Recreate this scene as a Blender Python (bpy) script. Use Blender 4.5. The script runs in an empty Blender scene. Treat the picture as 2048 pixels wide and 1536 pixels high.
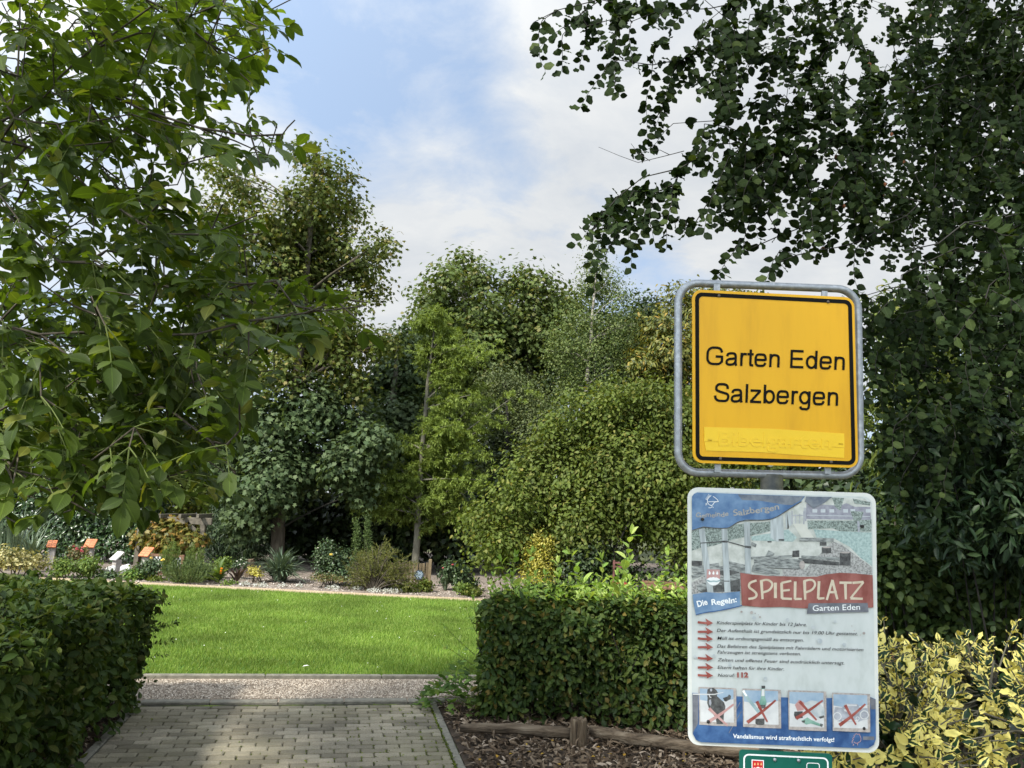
import bpy, bmesh, math, random
import numpy as np
from mathutils import Matrix, Vector

scene = bpy.context.scene
RNG = np.random.default_rng(7)
random.seed(7)
R = math.radians

# ------------------------------------------------------------------ camera
FPX = 1535.0                       # focal length in pixels of a 2048 x 1536 frame
PITCH, ROLL, EYE = R(8.8), R(2.8), 1.6
_r0 = np.array([1.0, 0, 0]); FW = np.array([0, math.cos(PITCH), math.sin(PITCH)])
_u0 = np.array([0, -math.sin(PITCH), math.cos(PITCH)])
UP = _u0 * math.cos(ROLL) - _r0 * math.sin(ROLL)
RT = _r0 * math.cos(ROLL) + _u0 * math.sin(ROLL)
CAM = np.array([0, 0, EYE])
cd = bpy.data.cameras.new('camera'); cam = bpy.data.objects.new('camera', cd)
scene.collection.objects.link(cam)
cd.sensor_fit = 'HORIZONTAL'; cd.sensor_width = 36.0; cd.lens = 36.0 * FPX / 2048.0
cd.clip_start = 0.05; cd.clip_end = 3000
m = Matrix.Identity(4)
for i in range(3):
    m[i][0] = RT[i]; m[i][1] = UP[i]; m[i][2] = -FW[i]; m[i][3] = CAM[i]
cam.matrix_world = m
scene.camera = cam

# ------------------------------------------------------------------ sky, sun, exposure
SUN = Vector((-0.45, -0.58, 0.70)).normalized()      # direction towards the sun
EL = math.asin(SUN.z); AZ = math.atan2(SUN.x, SUN.y)
w = bpy.data.worlds.new('World'); scene.world = w; w.use_nodes = True
nt = w.node_tree; N = nt.nodes; L = nt.links
for n in list(N): N.remove(n)
out = N.new('ShaderNodeOutputWorld'); bg = N.new('ShaderNodeBackground'); L.new(bg.outputs[0], out.inputs[0])
bg.inputs['Strength'].default_value = 0.1
sky = N.new('ShaderNodeTexSky'); sky.sky_type = 'NISHITA'; sky.sun_disc = False
sky.sun_elevation = EL; sky.sun_rotation = AZ; sky.altitude = 50; sky.air_density = 1.0; sky.dust_density = 1.2; sky.ozone_density = 1.5
tc = N.new('ShaderNodeTexCoord'); sep = N.new('ShaderNodeSeparateXYZ'); L.new(tc.outputs['Generated'], sep.inputs[0])
def wm(op, a, b=None):
    n = N.new('ShaderNodeMath'); n.operation = op
    for i, v in enumerate((a, b)):
        if v is None: continue
        if isinstance(v, (int, float)): n.inputs[i].default_value = v
        else: L.new(v, n.inputs[i])
    return n.outputs[0]
zz = wm('ADD', wm('MAXIMUM', sep.outputs[2], 0.0), 0.22)
comb = N.new('ShaderNodeCombineXYZ')
L.new(wm('DIVIDE', sep.outputs[0], zz), comb.inputs[0]); L.new(wm('DIVIDE', sep.outputs[1], zz), comb.inputs[1])
comb.inputs[2].default_value = 3.7
def wnoise(scale, detail, rough, dist=0.0):
    n = N.new('ShaderNodeTexNoise'); n.inputs['Scale'].default_value = scale; n.inputs['Detail'].default_value = detail
    n.inputs['Roughness'].default_value = rough; n.inputs['Distortion'].default_value = dist
    L.new(comb.outputs[0], n.inputs['Vector']); return n
n1 = wnoise(1.7, 9, 0.6, 0.5); n2 = wnoise(4.6, 8, 0.62, 0.3)
cov = wm('ADD', wm('MULTIPLY', n1.outputs[0], 0.58), wm('MULTIPLY', n2.outputs[0], 0.42))
# clear patch of thin blue in the middle of the view, thick bank of cloud to its right
def wblob(vec, width, amp):
    d = N.new('ShaderNodeVectorMath'); d.operation = 'DOT_PRODUCT'; L.new(tc.outputs['Generated'], d.inputs[0])
    d.inputs[1].default_value = Vector(vec).normalized()
    mr = N.new('ShaderNodeMapRange'); mr.interpolation_type = 'SMOOTHSTEP'; L.new(d.outputs['Value'], mr.inputs[0])
    mr.inputs[1].default_value = math.cos(width); mr.inputs[2].default_value = 1.0
    mr.inputs[3].default_value = 0.0; mr.inputs[4].default_value = amp
    return mr.outputs[0]
def pdir(x, y): return FW + RT * ((x - 1024) / FPX) + UP * ((768 - y) / FPX)
for (x, y, wd, am) in SKYB if 'SKYB' in globals() else [(980, 110, .17, -.10), (800, 60, .25, -.03), (1050, 330, .22, -.05), (1330, 510, .18, -.11), (600, 230, .15, -.10), (1380, 190, .28, .22), (1250, 60, .2, .16), (1650, 480, .2, .2), (740, 620, .16, .14), (480, 330, .12, .1), (860, 420, .14, .08), (1120, 500, .1, .14)]:
    cov = wm('ADD', cov, wblob(pdir(x, y), wd, am))
ramp = N.new('ShaderNodeValToRGB'); L.new(cov, ramp.inputs[0])
ramp.color_ramp.elements[0].position = 0.33; ramp.color_ramp.elements[0].color = (0, 0, 0, 1)
ramp.color_ramp.elements[1].position = 0.575; ramp.color_ramp.elements[1].color = (1, 1, 1, 1)
cl = N.new('ShaderNodeValToRGB'); L.new(n2.outputs[0], cl.inputs[0])
cl.color_ramp.elements[0].position = 0.3; cl.color_ramp.elements[0].color = (0.80, 0.85, 0.91, 1)
cl.color_ramp.elements[1].position = 0.62; cl.color_ramp.elements[1].color = (.96, .985, 1, 1)
csc = N.new('ShaderNodeVectorMath'); csc.operation = 'SCALE'; L.new(cl.outputs[0], csc.inputs[0]); csc.inputs['Scale'].default_value = 5.0
skb = N.new('ShaderNodeVectorMath'); skb.operation = 'MULTIPLY_ADD'; L.new(sky.outputs[0], skb.inputs[0]); skb.inputs[1].default_value = (0.40, 0.50, 0.58); skb.inputs[2].default_value = (1.9, 2.25, 2.68)
mx = N.new('ShaderNodeMix'); mx.data_type = 'RGBA'
L.new(ramp.outputs[0], mx.inputs[0]); L.new(skb.outputs[0], mx.inputs[6]); L.new(csc.outputs[0], mx.inputs[7])
glow = wm('ADD', wblob(SUN, R(110), 1.8), 1.0)             # extra brightness added to the sky around the sun, as soft fill light
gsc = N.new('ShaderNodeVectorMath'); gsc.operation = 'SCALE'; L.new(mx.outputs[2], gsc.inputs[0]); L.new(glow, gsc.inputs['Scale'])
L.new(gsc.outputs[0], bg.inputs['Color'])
sl = bpy.data.lights.new('sun', 'SUN'); sl.energy = 4.3; sl.angle = R(5); sl.color = (1.0, 0.95, 0.86)
so = bpy.data.objects.new('sun', sl); scene.collection.objects.link(so)
so.rotation_euler = SUN.to_track_quat('Z', 'Y').to_euler(); so.location = (0, 0, 40)
vs = scene.view_settings
scene.display_settings.display_device = 'sRGB'
vs.view_transform = 'Standard'; vs.look = 'None'; vs.exposure = 0.75; vs.gamma = 1.0; vs.use_curve_mapping = False
scene.cycles.max_bounces = 7; scene.cycles.diffuse_bounces = 4; scene.cycles.transmission_bounces = 5; scene.cycles.glossy_bounces = 2
scene.cycles.use_denoising = True; scene.cycles.use_adaptive_sampling = False; scene.cycles.sample_clamp_indirect = 4.0
scene.cycles.caustics_reflective = False; scene.cycles.caustics_refractive = False

# ------------------------------------------------------------------ helpers
def ray(x, y): return FW + RT * ((x - 1024) / FPX) + UP * ((768 - y) / FPX)
def at(x, y, D):
    d = ray(x, y); return CAM + d * (D / d[1])
def ground(x, y, z=0.0):
    d = ray(x, y); return CAM + d * ((z - EYE) / d[2])
def ppm(D): return FPX / D           # pixels per metre at a distance, roughly

def tag(o, label=None, cat=None, group=None, kind=None):
    for k, v in (('label', label), ('category', cat), ('group', group), ('kind', kind)):
        if v: o[k] = v
    return o
def empty(name, loc, label=None, cat=None, group=None):
    o = bpy.data.objects.new(name, None); o.empty_display_size = 0.2
    scene.collection.objects.link(o); o.location = [float(v) for v in loc]
    return tag(o, label, cat, group)
def link(name, me, mat, parent=None, origin=None):
    o = bpy.data.objects.new(name, me); scene.collection.objects.link(o)
    if mat is not None: me.materials.append(mat)
    if parent is not None: o.parent = parent
    elif origin is not None: o.location = [float(v) for v in origin]
    return o
def root_of(parent):
    p = Vector((0, 0, 0))
    while parent is not None:
        p += parent.location; parent = parent.parent
    return np.array(p)

class MB:
    """collects world-space faces; build() links them as ONE mesh"""
    def __init__(s): s.v = []; s.f = []; s.smooth = False
    def add(s, verts, faces):
        b = len(s.v); s.v.extend([tuple(map(float, v)) for v in verts]); s.f.extend([tuple(i + b for i in f) for f in faces])
    def box(s, c, size, yaw=0.0, tilt=0.0, bev=0.0, roll=0.0):
        sx, sy, sz = [q / 2 for q in size]
        M = Matrix.Translation(Vector([float(q) for q in c])) @ Matrix.Rotation(yaw, 4, 'Z') @ Matrix.Rotation(tilt, 4, 'X') @ Matrix.Rotation(roll, 4, 'Y')
        if bev <= 0:
            vs_ = [(x, y, z) for z in (-sz, sz) for (x, y) in ((-sx, -sy), (sx, -sy), (sx, sy), (-sx, sy))]
            fs = [(3, 2, 1, 0), (4, 5, 6, 7), (0, 1, 5, 4), (1, 2, 6, 5), (2, 3, 7, 6), (3, 0, 4, 7)]
        else:
            b = min(bev, sx * .9, sy * .9, sz * .9)
            vs_ = []
            for z, i in ((-sz, b), (-sz + b, 0), (sz - b, 0), (sz, b)):
                vs_ += [(-sx + i, -sy + i, z), (sx - i, -sy + i, z), (sx - i, sy - i, z), (-sx + i, sy - i, z)]
            fs = [(3, 2, 1, 0), (12, 13, 14, 15)]
            for k in range(3):
                for j in range(4):
                    fs.append((k * 4 + j, k * 4 + (j + 1) % 4, k * 4 + 4 + (j + 1) % 4, k * 4 + 4 + j))
        s.add([M @ Vector(v) for v in vs_], fs)
    def tube(s, pts, rad, n=6, closed=False, cap=True):
        pts = np.array(pts, float); K = len(pts)
        if np.isscalar(rad): rad = np.full(K, rad)
        if closed: tan = np.roll(pts, -1, 0) - np.roll(pts, 1, 0)
        else:
            tan = np.empty_like(pts); tan[1:-1] = pts[2:] - pts[:-2]; tan[0] = pts[1] - pts[0]; tan[-1] = pts[-1] - pts[-2]
        tan /= np.linalg.norm(tan, axis=1)[:, None] + 1e-9
        ref = np.array([0, 1.0, 0]) if abs(tan[:, 1]).max() < 0.95 else np.array([0.3, 0.2, 0.93])
        a = np.cross(tan, ref); a /= np.linalg.norm(a, axis=1)[:, None] + 1e-9
        b = np.cross(tan, a)
        th = np.linspace(0, 2 * math.pi, n, endpoint=False)
        ring = a[:, None, :] * np.cos(th)[None, :, None] + b[:, None, :] * np.sin(th)[None, :, None]
        V = pts[:, None, :] + ring * np.asarray(rad)[:, None, None]
        fs = []
        for k in range(K if closed else K - 1):
            k2 = (k + 1) % K
            for j in range(n):
                fs.append((k * n + j, k * n + (j + 1) % n, k2 * n + (j + 1) % n, k2 * n + j))
        if cap and not closed:
            fs.append(tuple(range(n))); fs.append(tuple((K - 1) * n + n - 1 - j for j in range(n)))
        s.add(V.reshape(-1, 3), fs)
    def build(s, name, mat, parent=None, origin=None, smooth=False):
        o0 = root_of(parent) if parent is not None else (np.array(origin, float) if origin is not None else np.zeros(3))
        me = bpy.data.meshes.new(name)
        me.from_pydata((np.array(s.v) - o0).tolist(), [], s.f); me.update()
        if smooth: me.polygons.foreach_set('use_smooth', [True] * len(me.polygons))
        return link(name, me, mat, parent, o0 if parent is None else None)

def unit(a): return a / (np.linalg.norm(a, axis=-1, keepdims=True) + 1e-9)
def rnd_unit(n): return unit(RNG.normal(size=(n, 3)))

# leaf templates: vertices (u along, v across, w up), faces, uv.y = -1..1 from edge to edge
def T(verts, faces, edge): return np.array(verts, float), faces, np.array(edge, float)
LEAF = {
 'diamond': T([(0, 0, 0), (.42, .5, .10), (1, 0, -.06), (.42, -.5, .10)], [(0, 2, 1), (0, 3, 2)], [0, 1, 0, -1]),
 'lance': T([(0, 0, 0), (.3, .5, .05), (.72, .36, -.02), (1, 0, -.16), (.72, -.36, -.02), (.3, -.5, .05), (.5, 0, -.03)],
            [(0, 6, 1), (1, 6, 2), (2, 6, 3), (3, 6, 4), (4, 6, 5), (5, 6, 0)], [0, 1, 1, 0, -1, -1, 0]),
 'oval': T([(0, 0, 0), (.12, .26, .03), (.35, .48, .07), (.62, .46, .06), (.85, .25, .0), (1, 0, -.14),
            (.85, -.25, .0), (.62, -.46, .06), (.35, -.48, .07), (.12, -.26, .03), (.2, 0, -.01), (.5, 0, -.01), (.8, 0, -.06)],
           [(0, 10, 1), (1, 10, 2), (10, 11, 2), (2, 11, 3), (11, 12, 3), (3, 12, 4), (4, 12, 5), (5, 12, 6), (6, 12, 7), (7, 12, 11), (7, 11, 8), (8, 11, 10), (8, 10, 9), (9, 10, 0)],
           [0, 1, 1, 1, 1, 0, -1, -1, -1, -1, 0, 0, 0]),
 'wavy': T([(0, 0, 0), (.15, .32, .09), (.38, .5, -.02), (.6, .42, .1), (.82, .26, -.05), (1, 0, -.05),
            (.82, -.26, .08), (.6, -.44, -.03), (.38, -.5, .1), (.15, -.32, -.02), (.28, 0, .0), (.6, 0, .0)],
           [(0, 10, 1), (1, 10, 2), (10, 11, 2), (2, 11, 3), (3, 11, 4), (4, 11, 5), (5, 11, 6), (6, 11, 7), (7, 11, 8), (8, 11, 10), (8, 10, 9), (9, 10, 0)],
           [0, 1, 1, 1, 1, 0, -1, -1, -1, -1, 0, 0]),
 'maple': T([(0, 0, 0), (.05, .34, .03), (.30, .30, .0), (.52, .56, -.05), (.58, .22, .03), (1, 0, -.12), (.58, -.22, .03), (.52, -.56, -.05), (.30, -.30, 0), (.05, -.34, .03), (.35, 0, .03)],
            [(0, 10, 1), (1, 10, 2), (2, 10, 3), (3, 10, 4), (4, 10, 5), (5, 10, 6), (6, 10, 7), (7, 10, 8), (8, 10, 9), (9, 10, 0)], [0, 1, .6, 1, .6, 0, -.6, -1, -.6, -1, 0]),
 'blade': T([(0, .5, 0), (0, -.5, 0), (.5, -.42, .04), (.5, .42, .04), (1, 0, -.12)], [(0, 1, 2, 3), (3, 2, 4)], [1, -1, -1, 1, 0]),
 'sword': T([(0, .5, 0), (0, -.5, 0), (.35, -.5, .10), (.35, .5, .10), (.7, -.36, .08), (.7, .36, .08), (1, 0, -.14)], [(0, 1, 2, 3), (3, 2, 4, 5), (5, 4, 6)], [1, -1, -1, 1, -1, 1, 0]),
 'needle': T([(0, .5, 0), (0, -.5, 0), (1, 0, -.12)], [(0, 1, 2)], [1, -1, 0]),
}
def leaf_mesh(name, kind, pos, axis, nrm, ln, wd, origin=(0, 0, 0)):
    tv, tf, te = LEAF[kind]
    n = len(pos); k = len(tv)
    a = unit(np.asarray(axis, float)); b = unit(np.cross(nrm, a)); c = np.cross(a, b)
    ln = np.broadcast_to(np.asarray(ln, float), (n,)); wd = np.broadcast_to(np.asarray(wd, float), (n,))
    V = (np.asarray(pos)[:, None, :] + a[:, None, :] * (tv[None, :, 0, None] * ln[:, None, None])
         + b[:, None, :] * (tv[None, :, 1, None] * wd[:, None, None]) + c[:, None, :] * (tv[None, :, 2, None] * ln[:, None, None]))
    V = V.reshape(-1, 3) - np.asarray(origin, float)
    fl = np.concatenate([np.array(f) for f in tf]); tot = np.array([len(f) for f in tf])
    loops = (fl[None, :] + (np.arange(n) * k)[:, None]).reshape(-1)
    tots = np.tile(tot, n); starts = np.concatenate([[0], np.cumsum(tots)[:-1]])
    me = bpy.data.meshes.new(name)
    me.vertices.add(n * k); me.vertices.foreach_set('co', V.astype(np.float32).ravel())
    me.loops.add(len(loops)); me.loops.foreach_set('vertex_index', loops.astype(np.int32))
    me.polygons.add(len(tots)); me.polygons.foreach_set('loop_start', starts.astype(np.int32)); me.polygons.foreach_set('loop_total', tots.astype(np.int32))
    uv = me.uv_layers.new(name='uv')
    uvv = np.stack([tv[:, 0], te], 1)
    uv.data.foreach_set('uv', np.tile(uvv[fl], (n, 1)).astype(np.float32).ravel())
    me.polygons.foreach_set('use_smooth', np.ones(len(tots), bool))
    me.update(calc_edges=True)
    return me
def leaves(name, kind, pos, axis, nrm, ln, wd, mat, parent=None, origin=None):
    o0 = root_of(parent) if parent is not None else (np.array(origin, float) if origin is not None else np.zeros(3))
    return link(name, leaf_mesh(name, kind, pos, axis, nrm, ln, wd, o0), mat, parent, o0 if parent is None else None)

# ------------------------------------------------------------------ materials
def new_mat(name):
    mt = bpy.data.materials.new(name); mt.use_nodes = True
    n = mt.node_tree.nodes; n.clear()
    return mt, n, mt.node_tree.links
def ramp_node(n, l, src, stops):
    r = n.new('ShaderNodeValToRGB'); l.new(src, r.inputs[0]); e = r.color_ramp.elements
    while len(e) < len(stops): e.new(0.5)
    for i, (p, c) in enumerate(stops):
        e[i].position = p; e[i].color = (*c, 1)
    return r
def leaf_mat(name, stops, rough=0.5, trans=0.35, tcol=(1.3, 1.25, .5), spec=0.35, veins=0.0, edge=None, patch=0.25, gain=1.0, calm=0.0):
    mt, n, l = new_mat(name); stops = [(p_, tuple(min(1, v_ * gain) for v_ in c_)) for p_, c_ in stops]
    if calm: av_ = np.mean([c_ for p_, c_ in stops[:-1]], 0); stops = [(p_, tuple(np.array(c_) * (1 - calm) + av_ * calm)) for p_, c_ in stops]
    o = n.new('ShaderNodeOutputMaterial'); g = n.new('ShaderNodeNewGeometry')
    r = ramp_node(n, l, g.outputs['Random Per Island'], stops)
    col = r.outputs[0]
    if patch > 0:                     # natural variation of hue through the plant
        tcn = n.new('ShaderNodeTexCoord'); nz = n.new('ShaderNodeTexNoise'); nz.inputs['Scale'].default_value = 1.1; nz.inputs['Detail'].default_value = 2
        l.new(tcn.outputs['Object'], nz.inputs['Vector'])
        mr = n.new('ShaderNodeMapRange'); l.new(nz.outputs[0], mr.inputs[0]); mr.inputs[1].default_value = .3; mr.inputs[2].default_value = .7
        mr.inputs[3].default_value = 1 - patch; mr.inputs[4].default_value = 1 + patch
        vm = n.new('ShaderNodeVectorMath'); vm.operation = 'SCALE'; l.new(col, vm.inputs[0]); l.new(mr.outputs[0], vm.inputs['Scale']); col = vm.outputs[0]
    uvn = None
    if edge or veins:
        uvn = n.new('ShaderNodeUVMap'); uvn.uv_map = 'uv'; sp = n.new('ShaderNodeSeparateXYZ'); l.new(uvn.outputs[0], sp.inputs[0])
        ab = n.new('ShaderNodeMath'); ab.operation = 'ABSOLUTE'; l.new(sp.outputs[1], ab.inputs[0])
    if edge:                          # variegated margin
        ecol, lo, hi = edge
        wob = n.new('ShaderNodeTexNoise'); wob.inputs['Scale'].default_value = 60; tco = n.new('ShaderNodeTexCoord'); l.new(tco.outputs['Object'], wob.inputs['Vector'])
        ad = n.new('ShaderNodeMath'); ad.operation = 'MULTIPLY_ADD'; l.new(wob.outputs[0], ad.inputs[0]); ad.inputs[1].default_value = .5; l.new(ab.outputs[0], ad.inputs[2])
        # per-leaf amount of yellow
        rr = n.new('ShaderNodeMath'); rr.operation = 'MULTIPLY_ADD'; l.new(g.outputs['Random Per Island'], rr.inputs[0]); rr.inputs[1].default_value = hi; rr.inputs[2].default_value = lo
        gt = n.new('ShaderNodeMapRange'); l.new(ad.outputs[0], gt.inputs[0]); 
        l.new(rr.outputs[0], gt.inputs[1])
        r2 = n.new('ShaderNodeMath'); r2.operation = 'ADD'; l.new(rr.outputs[0], r2.inputs[0]); r2.inputs[1].default_value = .07; l.new(r2.outputs[0], gt.inputs[2])
        mxn = n.new('ShaderNodeMix'); mxn.data_type = 'RGBA'; l.new(gt.outputs[0], mxn.inputs[0]); l.new(col, mxn.inputs[6]); mxn.inputs[7].default_value = (*ecol, 1); col = mxn.outputs[2]
    bump = None
    if veins:
        # side veins: stripes that run forward from the midrib
        ma = n.new('ShaderNodeMath'); ma.operation = 'MULTIPLY_ADD'; l.new(ab.outputs[0], ma.inputs[0]); ma.inputs[1].default_value = -.35; l.new(sp.outputs[0], ma.inputs[2])
        ms = n.new('ShaderNodeMath'); ms.operation = 'MULTIPLY'; l.new(ma.outputs[0], ms.inputs[0]); ms.inputs[1].default_value = 58
        sn = n.new('ShaderNodeMath'); sn.operation = 'SINE'; l.new(ms.outputs[0], sn.inputs[0])
        bump = n.new('ShaderNodeBump'); bump.inputs['Strength'].default_value = veins; bump.inputs['Distance'].default_value = .004; l.new(sn.outputs[0], bump.inputs['Height'])
        rib = n.new('ShaderNodeMapRange'); l.new(ab.outputs[0], rib.inputs[0]); rib.inputs[1].default_value = .03; rib.inputs[2].default_value = .09; rib.inputs[3].default_value = 1.5; rib.inputs[4].default_value = 1.0
        vm2 = n.new('ShaderNodeVectorMath'); vm2.operation = 'SCALE'; l.new(col, vm2.inputs[0]); l.new(rib.outputs[0], vm2.inputs['Scale']); col = vm2.outputs[0]
    b = n.new('ShaderNodeBsdfPrincipled'); l.new(col, b.inputs['Base Color']); b.inputs['Roughness'].default_value = rough; b.inputs['Specular IOR Level'].default_value = spec
    t = n.new('ShaderNodeBsdfTranslucent'); tm = n.new('ShaderNodeVectorMath'); tm.operation = 'MULTIPLY'; l.new(col, tm.inputs[0]); tm.inputs[1].default_value = tcol; l.new(tm.outputs[0], t.inputs['Color'])
    if bump: l.new(bump.outputs[0], b.inputs['Normal'])
    ms_ = n.new('ShaderNodeMixShader'); ms_.inputs[0].default_value = trans; l.new(b.outputs[0], ms_.inputs[1]); l.new(t.outputs[0], ms_.inputs[2]); l.new(ms_.outputs[0], o.inputs[0])
    return mt
def surf(name, stops, scale=8.0, rough=0.7, spec=0.3, metal=0.0, bump=0.0, bscale=None, stretch=(1, 1, 1), detail=5, island=0.0, bdist=0.01):
    mt, n, l = new_mat(name)
    o = n.new('ShaderNodeOutputMaterial'); b = n.new('ShaderNodeBsdfPrincipled'); l.new(b.outputs[0], o.inputs[0])
    tcn = n.new('ShaderNodeTexCoord'); mp = n.new('ShaderNodeMapping'); mp.inputs['Scale'].default_value = stretch; l.new(tcn.outputs['Object'], mp.inputs[0])
    nz = n.new('ShaderNodeTexNoise'); nz.inputs['Scale'].default_value = scale; nz.inputs['Detail'].default_value = detail; nz.inputs['Roughness'].default_value = .6; l.new(mp.outputs[0], nz.inputs['Vector'])
    src = nz.outputs[0]
    if island > 0:
        g = n.new('ShaderNodeNewGeometry'); ma = n.new('ShaderNodeMix'); ma.data_type = 'FLOAT'; ma.inputs[0].default_value = island
        l.new(src, ma.inputs[2]); l.new(g.outputs['Random Per Island'], ma.inputs[3]); src = ma.outputs[0]
    r = ramp_node(n, l, src, stops); l.new(r.outputs[0], b.inputs['Base Color'])
    b.inputs['Roughness'].default_value = rough; b.inputs['Specular IOR Level'].default_value = spec; b.inputs['Metallic'].default_value = metal
    if bump > 0:
        nb = n.new('ShaderNodeTexNoise'); nb.inputs['Scale'].default_value = bscale or scale * 4; nb.inputs['Detail'].default_value = 6; l.new(mp.outputs[0], nb.inputs['Vector'])
        bp = n.new('ShaderNodeBump'); bp.inputs['Strength'].default_value = bump; bp.inputs['Distance'].default_value = bdist; l.new(nb.outputs[0], bp.inputs['Height']); l.new(bp.outputs[0], b.inputs['Normal'])
    return mt
def flat(name, col, rough=0.5, spec=0.4, vary=0.12, scale=25):
    c = np.array(col)
    return surf(name, [(0.25, tuple(c * (1 - vary))), (0.75, tuple(np.minimum(c * (1 + vary), 1)))], scale=scale, rough=rough, spec=spec)

M = {}
G_ = lambda *a: a
M['bark'] = surf('bark_brown', [(.3, (.035, .028, .02)), (.7, (.11, .095, .07))], scale=14, rough=.9, bump=.6, bscale=30, stretch=(1, 1, .25))
M['bark_grey'] = surf('bark_grey', [(.3, (.07, .065, .05)), (.6, (.17, .16, .12)), (.8, (.12, .14, .07))], scale=9, rough=.9, bump=.5, bscale=30, stretch=(1, 1, .3))
M['bark_dark'] = surf('bark_dark', [(.3, (.012, .011, .01)), (.7, (.035, .033, .028))], scale=14, rough=.9)
M['bark_birch'] = surf('bark_birch', [(.40, (.04, .036, .03)), (.52, (.26, .24, .20)), (.8, (.42, .40, .35))], scale=6, rough=.8, stretch=(.6, .6, 3))
M['twig_green'] = flat('twig_green', (.10, .13, .03), .7)
M['wood_grey'] = surf('weathered_wood', [(.3, (.06, .052, .04)), (.7, (.17, .15, .115))], scale=12, rough=.9, bump=.5, bscale=40, stretch=(1, 6, 1))
M['wood_log'] = surf('weathered_log', [(.30, (.035, .026, .018)), (.48, (.12, .09, .06)), (.72, (.24, .195, .14))], scale=26, rough=.95, bump=.8, bscale=60, stretch=(.15, 1, 1), bdist=.02)
M['wood_stump'] = surf('weathered_stump', [(.32, (.025, .018, .012)), (.5, (.11, .08, .05)), (.72, (.22, .175, .12))], scale=40, rough=.95, bump=.9, bscale=80, stretch=(1, 1, .12), bdist=.02)
M['picket'] = surf('picket_wood', [(.3, (.11, .085, .05)), (.7, (.22, .17, .1))], scale=10, rough=.9)
# ------------------------------------------------------------------ the setting
O_ = np.array([-2.63, 6.03]); NA = np.array([0.978, 0.208]); NB = np.array([-0.208, 0.978])
def pl(a, b, z=0.0):
    q = O_ + NA * a + NB * b; return (q[0], q[1], z)
def sheet(name, pts, mat, kind='structure'):
    b = MB(); b.add(pts, [tuple(range(len(pts)))]); o = b.build(name, mat); return tag(o, kind=kind)
M['ground'] = surf('ground_soil', [(.3, (.05, .06, .025)), (.7, (.09, .10, .04))], scale=2, rough=1)
M['soil'] = surf('bed_soil', [(.3, (.13, .105, .085)), (.6, (.24, .20, .165)), (.8, (.32, .28, .23))], scale=9, rough=1, bump=.7, bscale=40, bdist=.03)
M['soil_dark'] = surf('mulch_soil', [(.3, (.03, .022, .015)), (.7, (.09, .065, .045))], scale=14, rough=1, bump=.8, bscale=60, bdist=.02)
M['tan'] = surf('tan_gravel', [(.3, (.30, .22, .14)), (.7, (.52, .41, .28))], scale=45, rough=1, bump=.5, bscale=120)
M['gravel_bed'] = surf('gravel_bed', [(.3, (.16, .125, .09)), (.7, (.36, .29, .22))], scale=60, rough=1, bump=.6, bscale=160)
M['lawn'] = surf('lawn_turf', [(.3, (.035, .085, .010)), (.7, (.07, .16, .020))], scale=1.2, rough=1)
sheet('ground', [(-900, -900, -.05), (900, -900, -.05), (900, 1500, -.05), (-900, 1500, -.05)], M['ground'])
lawn_poly = [pl(a, .81 + .03 * math.cos(a * .5)) for a in np.linspace(-8, 9, 18)]
lawn_poly = [(x, y, 0.004) for x, y, z in lawn_poly] + [(7.0, 12.8, .004), (-13, 12.8, .004)]
sheet('lawn', lawn_poly, M['lawn'])
sheet('gravel_path', [pl(-9, .02, -.008), pl(10, .02, -.008), pl(10, .83, -.008), pl(-9, .83, -.008)], M['gravel_bed'])
sheet('far_gravel_path', [(-14, 12.79, -.004), (8, 12.79, -.004), (8, 13.22, -.004), (-14, 13.22, -.004)], M['tan'])
sheet('flower_bed', [(-14, 13.21, -.012), (9, 13.21, -.012), (9, 24, -.012), (-14, 24, -.012)], M['soil'])
sheet('mulch_bed', [pl(2.2, -8, -.015), pl(11, -8, -.015), pl(11, .0, -.015), pl(2.2, .0, -.015)], M['soil_dark'])
sheet('hedge_bed', [pl(-4, -8, -.016), pl(-.05, -8, -.016), pl(-.05, .02, -.016), pl(-4, .02, -.016)], M['soil_dark'])

# grass blades over the lawn
def in_poly(px, py, poly):
    ins = np.zeros(len(px), bool); j = len(poly) - 1
    for i in range(len(poly)):
        xi, yi = poly[i][0], poly[i][1]; xj, yj = poly[j][0], poly[j][1]
        c = ((yi > py) != (yj > py)) & (px < (xj - xi) * (py - yi) / (yj - yi + 1e-12) + xi)
        ins ^= c; j = i
    return ins
M['grass'] = leaf_mat('grass_blade', [(.0, (.10, .17, .028)), (.45, (.165, .26, .044)), (.8, (.235, .34, .07)), (1, (.34, .40, .13))], rough=.6, trans=.35, spec=.15, patch=.3)
ng = 560000
px_ = RNG.uniform(-8.5, 3.5, ng); py_ = RNG.uniform(6.0, 12.8, ng)
k = in_poly(px_, py_, lawn_poly); k &= (RNG.random(ng) < np.clip(1.25 - (py_ - 6.5) * .09, .5, 1))
px_, py_ = px_[k], py_[k]; n = len(px_)
wv = np.sin(px_ * 2.1 + np.sin(py_ * 1.3) * 2) * .35 + np.sin(py_ * 3.1 + px_ * .7) * .25
ax = np.stack([wv * .4 + RNG.normal(0, .38, n), RNG.normal(-.05, .38, n), np.ones(n)], 1)
g = leaves('grass', 'needle', np.stack([px_, py_, np.full(n, .0)], 1), ax, rnd_unit(n), RNG.uniform(.025, .055, n), RNG.uniform(.005, .009, n), M['grass'])
tag(g, kind='stuff')
nd = 130
q = np.stack([RNG.uniform(-6.5, 1.5, nd), RNG.uniform(7.2, 12.6, nd), RNG.uniform(.045, .06, nd)], 1)
M['daisy'] = flat('daisy_white', (.8, .8, .72), .6)
q = q[in_poly(q[:, 0], q[:, 1], lawn_poly)]
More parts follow.
